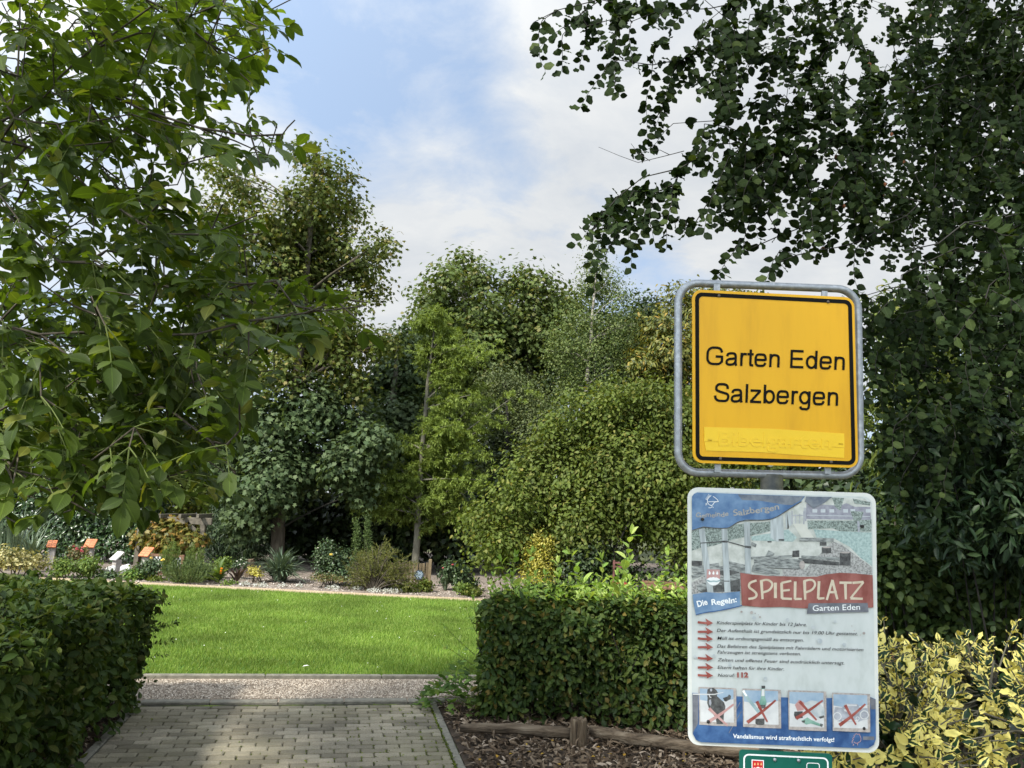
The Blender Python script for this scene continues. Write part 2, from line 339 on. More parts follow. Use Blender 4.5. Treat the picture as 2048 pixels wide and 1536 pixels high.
d = leaves('clover_flowers', 'diamond', q, rnd_unit(len(q)) * [1, 1, .2], np.tile([[0, -.5, 1]], (len(q), 1)), .012, .011, M['daisy']); tag(d, kind='stuff')

# brick paving
def paver_mat():
    mt, n, l = new_mat('grey_pavers')
    o = n.new('ShaderNodeOutputMaterial'); b = n.new('ShaderNodeBsdfPrincipled'); l.new(b.outputs[0], o.inputs[0])
    g = n.new('ShaderNodeNewGeometry'); tcn = n.new('ShaderNodeTexCoord')
    def nz(s, d=5, r=.6):
        z = n.new('ShaderNodeTexNoise'); z.inputs['Scale'].default_value = s; z.inputs['Detail'].default_value = d; z.inputs['Roughness'].default_value = r; l.new(tcn.outputs['Object'], z.inputs['Vector']); return z.outputs[0]
    r = ramp_node(n, l, g.outputs['Random Per Island'], [(0, (.155, .138, .105)), (.5, (.225, .20, .152)), (1, (.30, .27, .21))])
    r2 = ramp_node(n, l, nz(2.2, 6), [(.32, (.62, .62, .62)), (.6, (1.08, 1.08, 1.05))])
    r3 = ramp_node(n, l, nz(90, 4, .7), [(.3, (.72, .72, .70)), (.7, (1.2, 1.2, 1.2))])
    v = n.new('ShaderNodeVectorMath'); v.operation = 'MULTIPLY'; l.new(r.outputs[0], v.inputs[0]); l.new(r2.outputs[0], v.inputs[1])
    v2 = n.new('ShaderNodeVectorMath'); v2.operation = 'MULTIPLY'; l.new(v.outputs[0], v2.inputs[0]); l.new(r3.outputs[0], v2.inputs[1])
    # green algae film
    ms = ramp_node(n, l, nz(1.3, 4), [(.45, (0, 0, 0)), (.75, (.55, .55, .55))])
    mx = n.new('ShaderNodeMix'); mx.data_type = 'RGBA'; l.new(ms.outputs[0], mx.inputs[0]); l.new(v2.outputs[0], mx.inputs[6]); mx.inputs[7].default_value = (.20, .185, .11, 1)
    l.new(mx.outputs[2], b.inputs['Base Color']); b.inputs['Roughness'].default_value = .9; b.inputs['Specular IOR Level'].default_value = .2
    bp = n.new('ShaderNodeBump'); bp.inputs['Strength'].default_value = .5; bp.inputs['Distance'].default_value = .004; l.new(nz(140, 4, .7), bp.inputs['Height']); l.new(bp.outputs[0], b.inputs['Normal'])
    return mt
M['paver'] = paver_mat()
M['kerb'] = surf('kerb_concrete', [(.3, (.13, .125, .10)), (.7, (.24, .225, .18))], scale=18, rough=.9, bump=.4, bscale=90)
M['joint'] = surf('mossy_joint', [(.40, (.035, .032, .024)), (.52, (.06, .068, .022)), (.64, (.12, .17, .025))], scale=5, rough=1, bump=.6, bscale=90)
W_ = 2.13
sheet('path_base', [pl(-.07, -9, -.021), pl(W_ + .07, -9, -.021), pl(W_ + .07, .0, -.021), pl(-.07, .0, -.021)], M['joint'])
b = MB()
for row in range(104):
    y1 = -.112 - row * .081; y0 = y1 - .0705
    off = (.0825 if row % 2 else 0) + RNG.normal(0, .006); a = -off
    while a < W_ - .01:
        a0, a1 = max(a, 0) + .0035, min(a + .165, W_) - .0035
        if a1 - a0 > .03:
            h = RNG.normal(0, .0009); tl = RNG.normal(0, .0010, 4); bv = .0075; j = RNG.normal(0, .0015, 4)
            cs = [(a0 + j[0], y0 + j[1]), (a1 + j[2], y0 + j[3]), (a1 + j[3], y1 + j[0]), (a0 + j[1], y1 + j[2])]
            inn = [(a0 + bv, y0 + bv), (a1 - bv, y0 + bv), (a1 - bv, y1 - bv), (a0 + bv, y1 - bv)]
            V = [pl(*c, -.022) for c in cs] + [pl(*c, -.0045 + h + tl[i]) for i, c in enumerate(cs)] + [pl(*c, .001 + h + tl[i]) for i, c in enumerate(inn)]
            F = [(8, 9, 10, 11)] + [(i + 4, (i + 1) % 4 + 4, (i + 1) % 4 + 8, i + 8) for i in range(4)] + [(i, (i + 1) % 4, (i + 1) % 4 + 4, i + 4) for i in range(4)]
            b.add(V, F)
        a += .165
tag(b.build('brick_path', M['paver']), kind='structure')
# moss in the joints, most of it along the right-hand edge
nm = 5200; A_ = W_ - np.abs(RNG.normal(0, .42, nm)); A_[:1500] = RNG.uniform(0, W_, 1500); rw = RNG.integers(0, 60, nm); B_ = -.112 - rw * .081 + RNG.normal(.004, .004, nm)
v_ = RNG.random(nm) < .55; A_ = np.where(v_, np.round((A_ - np.where(rw % 2, -.0825, 0)) / .165) * .165 + np.where(rw % 2, -.0825, 0) + RNG.normal(0, .004, nm), A_); B_ = np.where(v_, B_ - RNG.random(nm) * .08, B_)
ed = RNG.random(nm) < .22; A_ = np.where(ed, W_ + RNG.normal(0, .006, nm), A_); B_ = np.where(ed, -RNG.random(nm) * 3.5, B_)
k_ = (A_ > 0) & (A_ < W_ + .012); A_, B_ = A_[k_], B_[k_]; nm = len(A_); xy = O_ + A_[:, None] * NA + B_[:, None] * NB
M['moss'] = leaf_mat('joint_moss', [(0, (.05, .07, .012)), (.6, (.11, .15, .02)), (1, (.20, .24, .04))], rough=.8, trans=.2, spec=.1)
tag(leaves('moss', 'diamond', np.column_stack([xy, RNG.uniform(-.006, .0005, nm)]), rnd_unit(nm) * [1, 1, .3], np.tile([[0, 0, 1.]], (nm, 1)) + RNG.normal(0, .4, (nm, 3)), RNG.uniform(.008, .022, nm), RNG.uniform(.006, .014, nm), M['moss']), kind='stuff')
b = MB()
yaw = math.atan2(NA[1], NA[0])
for i in range(18):                                     # edging stones down both sides and slabs across the end
    for a in (-.034, W_ + .034):
        c = pl(a, -.26 - i * .5); b.box((c[0], c[1], -.034 + RNG.normal(0, .0015)), (.055, .495, .07), yaw, bev=.008)
for i in range(-1, 5):
    c = pl(.22 + i * .5, .055); b.box((c[0], c[1], -.036 + RNG.normal(0, .0015)), (.492, .09, .075), yaw, bev=.008)
tag(b.build('path_kerb', M['kerb']), kind='structure')
b = MB()
for i in range(-8, 9):
    c = pl(.3 + i, .80 + .03 * math.cos((.3 + i) * .5)); sl_ = -.015 * math.sin((.3 + i) * .5)
    b.box((c[0], c[1], -.02), (.994, .05, .09), yaw + sl_, bev=.008)
tag(b.build('lawn_kerb', M['kerb']), kind='structure')

# loose stones of the gravel path and chips of the bark mulch: nobody could count them
def pebbles(name, P, s, mat):
    n = len(P)
    tv = np.array([(1, 0, 0), (-1, 0, 0), (0, 1, 0), (0, -1, 0), (0, 0, .8), (0, 0, -.5)], float)
    tf = [(0, 2, 4), (2, 1, 4), (1, 3, 4), (3, 0, 4)]
    A = rnd_unit(n) * [1, 1, .25]; A = unit(A); Bv = unit(np.cross(np.tile([[0, 0, 1.]], (n, 1)) + RNG.normal(0, .2, (n, 3)), A)); C = np.cross(A, Bv)
    S = s[:, None] * RNG.uniform(.6, 1.2, (n, 3))
    V = P[:, None, :] + A[:, None, :] * (tv[None, :, 0, None] * S[:, 0, None, None]) + Bv[:, None, :] * (tv[None, :, 1, None] * S[:, 1, None, None]) + C[:, None, :] * (tv[None, :, 2, None] * S[:, 2, None, None])
    me = bpy.data.meshes.new(name); F = (np.array(tf)[None] + (np.arange(n) * 6)[:, None, None]).reshape(-1, 3)
    me.vertices.add(n * 6); me.vertices.foreach_set('co', V.astype(np.float32).ravel())
    me.loops.add(F.size); me.loops.foreach_set('vertex_index', F.astype(np.int32).ravel())
    me.polygons.add(len(F)); me.polygons.foreach_set('loop_start', (np.arange(len(F)) * 3).astype(np.int32)); me.polygons.foreach_set('loop_total', np.full(len(F), 3, np.int32))
    me.polygons.foreach_set('use_smooth', np.ones(len(F), bool)); me.update(calc_edges=True)
    o = link(name, me, mat); return tag(o, kind='stuff')
n = 34000
A_ = RNG.uniform(-1.2, 5.2, n); B_ = RNG.uniform(.12, .76, n); xy = O_ + A_[:, None] * NA + B_[:, None] * NB
M['pebble'] = surf('gravel_stone', [(0, (.10, .08, .06)), (.35, (.25, .205, .155)), (.7, (.42, .355, .28)), (1, (.64, .57, .47))], scale=3, rough=.85, island=.9)
pebbles('gravel', np.column_stack([xy, np.full(n, -.004)]), RNG.uniform(.005, .0095, n), M['pebble'])
n = 15000
A_ = RNG.uniform(2.23, 5.6, n); B_ = RNG.uniform(-3.3, -.05, n); xy = O_ + A_[:, None] * NA + B_[:, None] * NB
M['chip'] = leaf_mat('bark_chip', [(0, (.04, .028, .018)), (.4, (.115, .08, .052)), (.75, (.20, .15, .10)), (1, (.36, .29, .22))], rough=.95, trans=.0, spec=.1, patch=.2)
ax = rnd_unit(n) * [1, 1, .35]
ch = leaves('bark_chips', 'sword', np.column_stack([xy, RNG.uniform(-.012, .014, n)]), ax, np.tile([[0, 0, 1.]], (n, 1)) + RNG.normal(0, .45, (n, 3)), RNG.uniform(.025, .085, n), RNG.uniform(.008, .022, n), M['chip'])
tag(ch, kind='stuff')
n = 2600
A_ = RNG.uniform(-.5, -.08, n); B_ = RNG.uniform(-3.5, .0, n); xy = O_ + A_[:, None] * NA + B_[:, None] * NB
lt = leaves('leaf_litter', 'diamond', np.column_stack([xy, RNG.uniform(-.01, .01, n)]), rnd_unit(n) * [1, 1, .3], np.tile([[0, 0, 1.]], (n, 1)) + RNG.normal(0, .4, (n, 3)), RNG.uniform(.02, .05, n), RNG.uniform(.012, .03, n), M['chip'])
tag(lt, kind='stuff')
# crumbs and small stones on the far bed
n = 9000
P_ = np.column_stack([RNG.uniform(-8, 1.5, n), RNG.uniform(13.22, 15.5, n), np.full(n, -.008)])
M['crumb'] = surf('bed_crumb', [(0, (.10, .08, .06)), (.6, (.28, .23, .19)), (1, (.5, .45, .4))], scale=3, rough=1, island=.9)
pebbles('bed_stones', P_, RNG.uniform(.008, .02, n), M['crumb'])
# ------------------------------------------------------------------ the sign post and its boards
class Plane:
    """upright board: traces outlines (photo pixels) onto a plane at its real distance"""
    def __init__(s, x0, y0, yaw):
        s.p0 = np.array([x0, y0, 0.0]); s.n = np.array([math.sin(yaw), -math.cos(yaw), 0.0])      # faces the path
    def pt(s, x, y, lift=0.0):
        d = ray(x, y); t = ((s.p0 - CAM) @ s.n) / (d @ s.n); return CAM + d * t + s.n * lift
def rquad(cs, inset, rad, nseg=6):
    cs = np.array(cs, float); out = []
    def lines(i):
        a, b_ = cs[i], cs[(i + 1) % 4]; d = (b_ - a) / np.linalg.norm(b_ - a); nn = np.array([-d[1], d[0]]); return a + nn * inset, d
    ins = []
    for i in range(4):
        p, d = lines(i - 1); q, e = lines(i)
        t = np.linalg.solve(np.array([d, -e]).T, q - p); ins.append(p + d * t[0])
    for i in range(4):
        c = ins[i]; u1 = ins[i - 1] - c; u2 = ins[(i + 1) % 4] - c
        u1 = u1 / np.linalg.norm(u1); u2 = u2 / np.linalg.norm(u2)
        for k_ in range(nseg + 1):
            th = (math.pi / 2) * k_ / nseg
            out.append(c + rad * (u1 * (1 - math.sin(th)) + u2 * (1 - math.cos(th))))
    return out
def _bowl(cx, cy, rx, ry): return [(cx + rx * math.cos(t), cy + ry * math.sin(t)) for t in np.linspace(0, 2 * math.pi, 21)]
GLYPH = {                      # plain road-sign sans serif drawn as strokes: cap height 1
 'n': ([[(.16, 0), (.16, .725)], [(.16, .40), (.20, .58), (.30, .665), (.46, .665), (.585, .62), (.61, .50), (.61, .30), (.61, 0)]], .777),
 'r': ([[(.16, 0), (.16, .725)], [(.16, .38), (.19, .60), (.31, .675), (.45, .64)]], .465),
 't': ([[(.2, .92), (.2, .4), (.2, .10), (.24, .055), (.37, .06)], [(.02, .665), (.37, .665)]], .388),
 'e': ([[(.12, .375), (.655, .375)], [(.655, .345), (.66, .50), (.60, .66), (.39, .675), (.17, .66), (.105, .50), (.105, .36), (.105, .20), (.18, .055), (.39, .05), (.57, .06), (.655, .22)]], .777),
 'a': ([[(.13, .50), (.17, .64), (.37, .68), (.56, .66), (.61, .54), (.61, .35), (.61, .14), (.66, 0)], [(.61, .41), (.45, .375), (.25, .36), (.11, .27), (.11, .10), (.22, .045), (.37, .05), (.54, .10), (.61, .25)]], .777),
 'd': ([_bowl(.36, .362, .25, .31), [(.62, 0), (.62, 1)]], .777), 'b': ([_bowl(.41, .362, .25, .31), [(.15, 0), (.15, 1)]], .777),
 'g': ([_bowl(.36, .372, .25, .30), [(.62, .725), (.62, .3), (.62, -.12), (.54, -.235), (.36, -.235), (.18, -.225), (.13, -.10)]], .777),
 'l': ([[(.155, 0), (.155, 1)]], .31), 'z': ([[(.05, .662), (.62, .662)], [(.60, .66), (.07, .065)], [(.04, .063), (.66, .063)]], .7),
 'E': ([[(.17, 0), (.17, 1)], [(.17, .937), (.83, .937)], [(.17, .515), (.79, .515)], [(.17, .063), (.85, .063)]], .93),
 'S': ([[(.79, .70), (.77, .88), (.60, .945), (.45, .945), (.24, .93), (.145, .78), (.16, .62), (.36, .54), (.6, .48), (.82, .42), (.84, .22), (.74, .06), (.5, .05), (.25, .06), (.12, .18), (.10, .33)]], .93),
 'G': ([[(.92, .69), (.86, .88), (.70, .945), (.55, .95), (.30, .94), (.12, .76), (.115, .48), (.115, .24), (.28, .055), (.56, .05), (.78, .055), (.93, .20)], [(.93, .14), (.93, .525)], [(.57, .465), (.93, .465)]], 1.086),
 ' ': ([], .388)}
class Art:
    """flat printed shapes of one colour on a board"""
    def __init__(s, plane, lift): s.b = MB(); s.pl = plane; s.z = lift
    def poly(s, pts, dz=0.0):
        s.b.add([s.pl.pt(x, y, s.z + dz) for x, y in pts], [tuple(range(len(pts)))])
    def ring(s, a, c):
        n_ = len(a); s.b.add([s.pl.pt(x, y, s.z) for x, y in a] + [s.pl.pt(x, y, s.z) for x, y in c], [(i, (i + 1) % n_, (i + 1) % n_ + n_, i + n_) for i in range(n_)])
    def stroke(s, pts, w_, w2=None, dz=0.0):
        pts = np.array(pts, float)
        if len(pts) > 2:                                          # smooth it
            for _ in range(2):
                q = [pts[0]]
                for a, c in zip(pts[:-1], pts[1:]): q += [a * .75 + c * .25, a * .25 + c * .75]
                q.append(pts[-1]); pts = np.array(q)
        d = np.gradient(pts, axis=0); d /= np.linalg.norm(d, axis=1)[:, None] + 1e-9; nn = np.stack([-d[:, 1], d[:, 0]], 1)
        ww = np.linspace(w_, w2 if w2 is not None else w_, len(pts))[:, None] / 2
        Lh, Rh = pts + nn * ww, pts - nn * ww; K = len(pts)
        s.b.add([s.pl.pt(x, y, s.z + dz) for x, y in Lh] + [s.pl.pt(x, y, s.z + dz) for x, y in Rh], [(i, i + 1, K + i + 1, K + i) for i in range(K - 1)])
    def disc(s, x, y, r, r2=None, n_=14, dz=0.0): s.poly([(x + r * math.cos(t), y + (r2 or r) * math.sin(t)) for t in np.linspace(0, 2 * math.pi, n_, endpoint=False)], dz)
    def text(s, st, p0, p1, cap, shear=0.0, bold=0.0, extrude=0.0, jitter=0.0):
        cu = bpy.data.curves.new('t', 'FONT'); cu.body = st; cu.size = 1; cu.shear = shear; cu.offset = bold; cu.resolution_u = 4
        ob = bpy.data.objects.new('t', cu); scene.collection.objects.link(ob); bpy.context.view_layer.update()
        me = bpy.data.meshes.new_from_object(ob.evaluated_get(bpy.context.evaluated_depsgraph_get()))
        v = np.array([q.co[:2] for q in me.vertices]); f = [tuple(q.vertices) for q in me.polygons]
        bpy.data.objects.remove(ob); bpy.data.curves.remove(cu)
        x0, x1 = v[:, 0].min(), v[:, 0].max(); p0, p1 = np.array(p0, float), np.array(p1, float)
        d = p1 - p0; ln = np.linalg.norm(d); d /= ln; up = np.array([d[1], -d[0]])
        capu = .71
        xy_ = p0 + np.outer((v[:, 0] - x0) / (x1 - x0) * ln, d) + np.outer(v[:, 1] / capu * cap, up)
        if jitter: xy_ = xy_ + np.outer(np.sin(v[:, 0] * 5.0) * jitter, up)
        if extrude <= 0: s.b.add([s.pl.pt(x, y, s.z) for x, y in xy_], f)
        else:
            n_ = len(xy_); from collections import Counter
            ed = Counter()
            for q in f:
                for i in range(len(q)): ed[tuple(sorted((q[i], q[(i + 1) % len(q)])))] += 1
            side = []
            for q in f:
                for i in range(len(q)):
                    a, c = q[i], q[(i + 1) % len(q)]
                    if ed[tuple(sorted((a, c)))] == 1: side.append((a, c, c + n_, a + n_))
            s.b.add([s.pl.pt(x, y, s.z + extrude) for x, y in xy_] + [s.pl.pt(x, y, s.z - .0002) for x, y in xy_], f + [(q[1], q[0], q[3], q[2]) for q in side])
    def sans(s, st, p0, p1, cap, wgt=.132):
        sk, x = [], 0.0
        for ch_ in st:
            g_, adv = GLYPH[ch_]
            sk += [[(x + q[0], q[1]) for q in st_] for st_ in g_]; x += adv
        xs = [q[0] for st_ in sk for q in st_]; x0, x1 = min(xs) - wgt / 2, max(xs) + wgt / 2
        p0, p1 = np.array(p0, float), np.array(p1, float); d = p1 - p0; ln = np.linalg.norm(d); d /= ln; up = np.array([d[1], -d[0]]); k_ = ln / (x1 - x0)
        for i, st_ in enumerate(sk):
            pts = [p0 + d * (q[0] - x0) * k_ + up * q[1] * cap for q in st_]
            s.stroke(pts, wgt * (k_ + cap) / 2, dz=i * .000008)
    def build(s, name, mat, parent): return s.b.build(name, mat, parent)
def slab(plane, outline, thick, name, mat, parent, lift=0.0):
    n_ = len(outline); b_ = MB()
    b_.add([plane.pt(x, y, lift) for x, y in outline] + [plane.pt(x, y, lift) - plane.n * thick for x, y in outline],
           [tuple(range(n_)), tuple(range(2 * n_ - 1, n_ - 1, -1))] + [(i, i + n_, (i + 1) % n_ + n_, (i + 1) % n_) for i in range(n_)])
    return b_.build(name, mat, parent)
def board_mat(name, stops, rough=.35, scale=30, spots=None, streak=(1, 1, 1), spec=.4):
    return surf(name, stops, scale=scale, rough=rough, spec=spec, stretch=streak)
M['galv'] = surf('galvanised_steel', [(.3, (.24, .26, .275)), (.55, (.33, .35, .365)), (.75, (.44, .46, .475))], scale=60, rough=.42, spec=.5, metal=.55, detail=3)
M['yellow'] = surf('yellow_sheeting', [(.22, (.66, .33, .004)), (.5, (.80, .42, .005)), (.8, (.84, .45, .006))], scale=7, rough=.38, spec=.35, stretch=(2.2, 1, .35))
M['yellow_tape'] = surf('yellow_tape', [(.3, (.84, .53, .008)), (.7, (.90, .58, .012))], scale=10, rough=.3, spec=.45, bump=.15, bscale=30, bdist=.004)
M['black'] = flat('black_print', (.006, .006, .005), .7, .12)
M['black_ink'] = flat('black_ink', (.018, .018, .02), .6, .15)
M['white_board'] = surf('white_sheeting', [(.25, (.46, .50, .47)), (.5, (.56, .60, .575)), (.8, (.62, .65, .63))], scale=16, rough=.35, spec=.4, stretch=(1.6, 1, .7))
M['white_print'] = flat('white_print', (.85, .87, .85), .4, .4, .05)
M['bolt'] = flat('bolt_steel', (.10, .085, .07), .45)
M['bolt_black'] = flat('bolt_black', (.02, .02, .02), .4)
base = (0.725, 2.13, 0.0)
sp = empty('town_sign', base, 'yellow sign with black border and two place names, in grey tube frame on a post', 'sign')
YP = Plane(.72, 2.085, R(4))
c1 = lambda x, y: (1340 + x / 3.414, 530 + y / 3.414)
fr = rquad([c1(*p) for p in ((77, 100), (1318, 148), (1337, 1440), (77, 1412))], 0, 41, 8)
b = MB(); b.tube([YP.pt(x, y, -.03) for x, y in fr], .0112, 14, closed=True); b.build('frame', M['galv'], sp, smooth=True)
pt = YP.pt(*c1(728, 1440), -.03)
b = MB(); b.tube([(base[0], base[1], -.05), (base[0], base[1], .8), (pt[0] + .002, base[1] - .006, pt[2] + .005)], .030, 20)
b.build('post', M['galv'], sp, smooth=True)
for (x0, x1, y0, y1) in ((310, 352, 122, 205), (1050, 1090, 168, 250), (316, 358, 1320, 1415), (1072, 1115, 1340, 1425)):
    slab(YP, [c1(x0, y0), c1(x1, y0 + 2), c1(x1, y1), c1(x0, y1 - 2)], .004, 'bracket', M['galv'], sp, -.012)
yc = [c1(*p) for p in ((152, 166), (1258, 222), (1286, 1386), (156, 1350))]
slab(YP, rquad(yc, 0, 19), .004, 'panel', M['yellow'], sp, 0)
panel = sp.children[-1]
a = Art(YP, .0012); a.ring(rquad(yc, 5.5, 14), rquad(yc, 13.2, 8)); a.build('border', M['black'], panel)
a = Art(YP, .0014)
a.sans('Garten Eden', c1(245, 680), c1(1190, 718), 36.5)
a.sans('Salzbergen', c1(298, 933), c1(1145, 962), 37.5)
a.build('lettering', M['black'], panel)
a = Art(YP, .0010)
tp = [c1(*p) for p in ((232, 1106), (700, 1118), (1188, 1151), (1190, 1248), (640, 1215), (232, 1205))]
tp2 = [c1(*p) for p in ((228, 1166), (236, 1207), (640, 1217), (1189, 1250), (1188, 1318), (900, 1300), (600, 1278), (244, 1268))]
slab(YP, tp, .0008, 'tape', M['yellow_tape'], sp, .0016)
slab(YP, tp2, .0008, 'tape', M['yellow_tape'], sp, .0013)
a = Art(YP, .0016); a.text('Bibelgarten', c1(330, 1232), c1(1100, 1256), 30, bold=.012, extrude=.0008)
a.stroke([c1(255, 1196), c1(285, 1198)], 3); a.stroke([c1(1150, 1222), c1(1180, 1224)], 3); a.build('raised_lettering', M['yellow_tape'], sp)
for (x, y) in ((333, 212), (1077, 253), (342, 1322), (1098, 1345)):
    b = MB(); q = YP.pt(*c1(x, y), .0); r_ = .0042
    b.tube([q, q + YP.n * .0035, q + YP.n * .0055], [r_, r_, r_ * .5], 10); b.build('bolt', M['bolt'], sp)

# ---- playground rules board
RP = Plane(.72, 2.07, 0.0)
c2 = lambda x, y: (1360 + x / 4.876, 960 + y / 4.876)
c3 = lambda x, y: (1360 + x / 4.862, 1220 + y / 4.862)
C2 = lambda *p: [c2(*q) for q in p]
C3 = lambda *p: [c3(*q) for q in p]
rb = empty('notice_board', (.735, 2.075, 1.03), 'white framed notice board of playground rules with a faded picture, below the yellow sign', 'sign')
oc = [(1375.2, 974), (1751.5, 986.5), (1758.5, 1506.5), (1376.3, 1489.5)]
M['board_edge'] = surf('board_white', [(.25, (.62, .64, .59)), (.75, (.72, .73, .68))], scale=20, rough=.35)
slab(RP, rquad(oc, 0, 22), .004, 'panel', M['board_edge'], rb, 0)
ic = rquad(oc, 7.6, 17)
a = Art(RP, .0008); a.poly(ic); a.build('print_ground', M['white_board'], rb)
def spk(name, c1_, c2_, scale=60, st=(1, 1, 1)): return surf(name, [(.36, tuple(v * .85 for v in c1_)), (.62, tuple(v * .85 for v in c2_))], scale=scale, rough=.4, spec=.35, stretch=st)
Mp = {
 'sand': spk('print_sand', (.50, .53, .47), (.72, .74, .68), 40), 'hedge': spk('print_hedge', (.10, .13, .115), (.42, .50, .45), 260),
 'grass': spk('print_grass', (.30, .42, .40), (.52, .66, .62), 150), 'house': spk('print_house', (.28, .28, .33), (.40, .41, .46), 80),
 'pane': spk('print_pane', (.55, .60, .62), (.66, .70, .72)), 'post': spk('print_post', (.36, .40, .40), (.60, .66, .66), 60, (2, 1, .2)),
 'log': spk('print_log', (.10, .11, .11), (.46, .49, .46), 130, (.4, 1, 1.6)), 'dark': spk('print_dark', (.05, .05, .05), (.14, .145, .14), 90),
 'chips': spk('print_chips', (.22, .22, .21), (.56, .56, .53), 240), 'blue': spk('print_blue', (.07, .16, .33), (.19, .32, .50), 22),
 'blue2': spk('print_pale_blue', (.13, .24, .40), (.24, .37, .54), 25), 'brown': spk('print_brown_blue', (.13, .16, .21), (.25, .28, .31), 40),
 'red': spk('print_red', (.26, .075, .06), (.40, .15, .125), 30, (1, 1, .5)), 'cream': spk('print_cream', (.66, .56, .40), (.76, .67, .51), 50),
 'plate': spk('print_plate', (.13, .14, .16), (.22, .23, .26), 40), 'navy': spk('print_navy', (.030, .085, .23), (.075, .17, .36), 35),
 'slide': spk('print_slide', (.66, .67, .58), (.76, .77, .69), 20), 'pink': spk('print_pink', (.55, .30, .28), (.64, .40, .37)),
 'paper': spk('print_paper', (.66, .67, .66), (.78, .79, .77), 30), 'card': spk('print_card', (.38, .34, .31), (.55, .50, .46), 120),
 'fade': spk('print_blue_fade', (.27, .40, .54), (.42, .54, .64), 20), 'glass': spk('print_glass', (.16, .34, .27), (.30, .50, .40)),
 'brush': spk('print_brush', (.30, .065, .05), (.42, .13, .105), 50), 'ghost': spk('print_ghost', (.34, .33, .30), (.46, .44, .40)), 'steel': spk('print_steel', (.33, .35, .39), (.52, .54, .58), 60),
 'teal': spk('print_teal', (.30, .43, .45), (.42, .56, .57)), 'stain': spk('print_stain', (.46, .52, .54), (.62, .66, .65)), 'black': M['black_ink'], 'white': M['white_print'] }
_lv = [0]
def layer(part, name, mat, polys=(), strokes=(), discs=(), texts=()):
    _lv[0] += 1
    one = {'house_windows': 'window', 'logs': 'log', 'stumps': 'stump', 'log_ends': 'log_end', 'posts': 'post', 'railings': 'railing', 'shadows': 'shadow', 'drops': 'drop', 'stains': 'stain', 'blots': 'blot', 'arrows': 'arrow',
           'dark_stains': 'dark_stain', 'radio_rims': 'radio_rim', 'loudspeakers': 'loudspeaker', 'radio_gloss': 'radio_gloss', 'bottle_neck': 'bottle_neck', 'can': 'can', 'bottle_cap': 'bottle_cap', 'bottle_base': 'bottle_base', 'plunger': 'plunger', 'hedge': 'hedge', 'grass': 'grass', 'mulch': 'mulch', 'tower': 'tower_post', 'brown_stain': 'brown_stain', 'rope': 'rope'}.get(name)
    if one:
        o = None
        for k_ in range(max(len(polys), len(strokes), len(discs))):
            A = Art(RP, .0010 + _lv[0] * .00012 + k_ * .00001)
            if k_ < len(polys): A.poly(polys[k_])
            if k_ < len(strokes): A.stroke(*strokes[k_], dz=.000005)
            if k_ < len(discs): A.disc(*discs[k_], dz=.000008)
            q_ = A.build(one, Mp[mat], part); o = o or q_
        return o
    A = Art(RP, .0010 + _lv[0] * .00012)
    for k_, p in enumerate(polys): A.poly(p, k_ * .000012)
    for k_, st in enumerate(strokes): A.stroke(*st, dz=.00002 + k_ * .000009)
    for k_, dd in enumerate(discs): A.disc(*dd, dz=.00003 + k_ * .000009)
    for tt in texts: A.text(*tt[:4], **tt[4])
    return A.build(name, Mp[mat], part)
# faded photograph of a playground
ph_ = layer(rb, 'picture', 'sand', [C2((113, 200), (113, 1240), (600, 1240), (1876, 1240), (1860, 240), (1800, 180), (1200, 160))])
layer(ph_, 'house', 'house', [C2((1230, 230), (1560, 250), (1620, 225), (1700, 260), (1855, 262), (1860, 390), (1225, 380))])
layer(ph_, 'house_windows', 'pane', [C2((x, 283), (x + 46, 284), (x + 46, 318), (x, 317)) for x in (1290, 1370, 1455, 1590, 1660, 1810)] + [C2((1235, 340), (1850, 352), (1850, 358), (1235, 346))])
layer(ph_, 'hedge', 'hedge', [C2((113, 500), (300, 440), (560, 430), (880, 405), (880, 500), (700, 540), (520, 580), (330, 640), (200, 660), (113, 690)), C2((1240, 395), (1730, 395), (1866, 385), (1866, 505), (1560, 500), (1480, 470), (1245, 480)), C2((1480, 170), (1600, 175), (1560, 300), (1510, 260)), C2((1680, 180), (1855, 215), (1850, 250), (1700, 230)), C2((1660, 300), (1790, 310), (1760, 400), (1690, 395))])
layer(ph_, 'grass', 'grass', [C2((690, 550), (880, 520), (1050, 480), (1140, 560), (1100, 600), (700, 590)), C2((1300, 480), (1560, 500), (1866, 512), (1870, 840), (1760, 760), (1650, 650), (1500, 570), (1330, 560))])
layer(ph_, 'mulch', 'chips', [C2((1220, 870), (1480, 600), (1560, 620), (1760, 770), (1872, 850), (1872, 930), (1000, 935), (1000, 860)), C2((113, 1000), (300, 900), (600, 950), (600, 1100), (113, 1110))])
layer(ph_, 'slide', 'slide', [C2((1095, 425), (1210, 425), (1310, 572), (1185, 565))])
layer(ph_, 'tower', 'post', [C2((880, 390), (1000, 340), (1015, 590), (940, 600), (880, 560)), C2((1025, 330), (1075, 310), (1085, 440), (1030, 470))])
layer(ph_, 'railings', 'steel', (), [(C2((1090, 300), (1090, 430)), 2), (C2((1205, 300), (1205, 430)), 2), (C2((1090, 345), (1205, 345)), 1.6), (C2((1125, 330), (1125, 425)), 1.3), (C2((1165, 330), (1165, 425)), 1.3), (C2((1215, 270), (1222, 400)), 3), (C2((1735, 400), (1742, 505)), 4.5)])
layer(ph_, 'shadows', 'dark', [C2((113, 785), (215, 790), (215, 845), (113, 835)), C2((1150, 760), (1550, 800), (1545, 835), (1190, 810)), C2((850, 800), (1180, 860), (1150, 872), (840, 860)), C2((160, 1060), (330, 990), (580, 960), (585, 1085), (200, 1095)), C2((320, 900), (570, 850), (580, 940), (420, 930)), C2((1040, 300), (1060, 470), (1045, 480))])
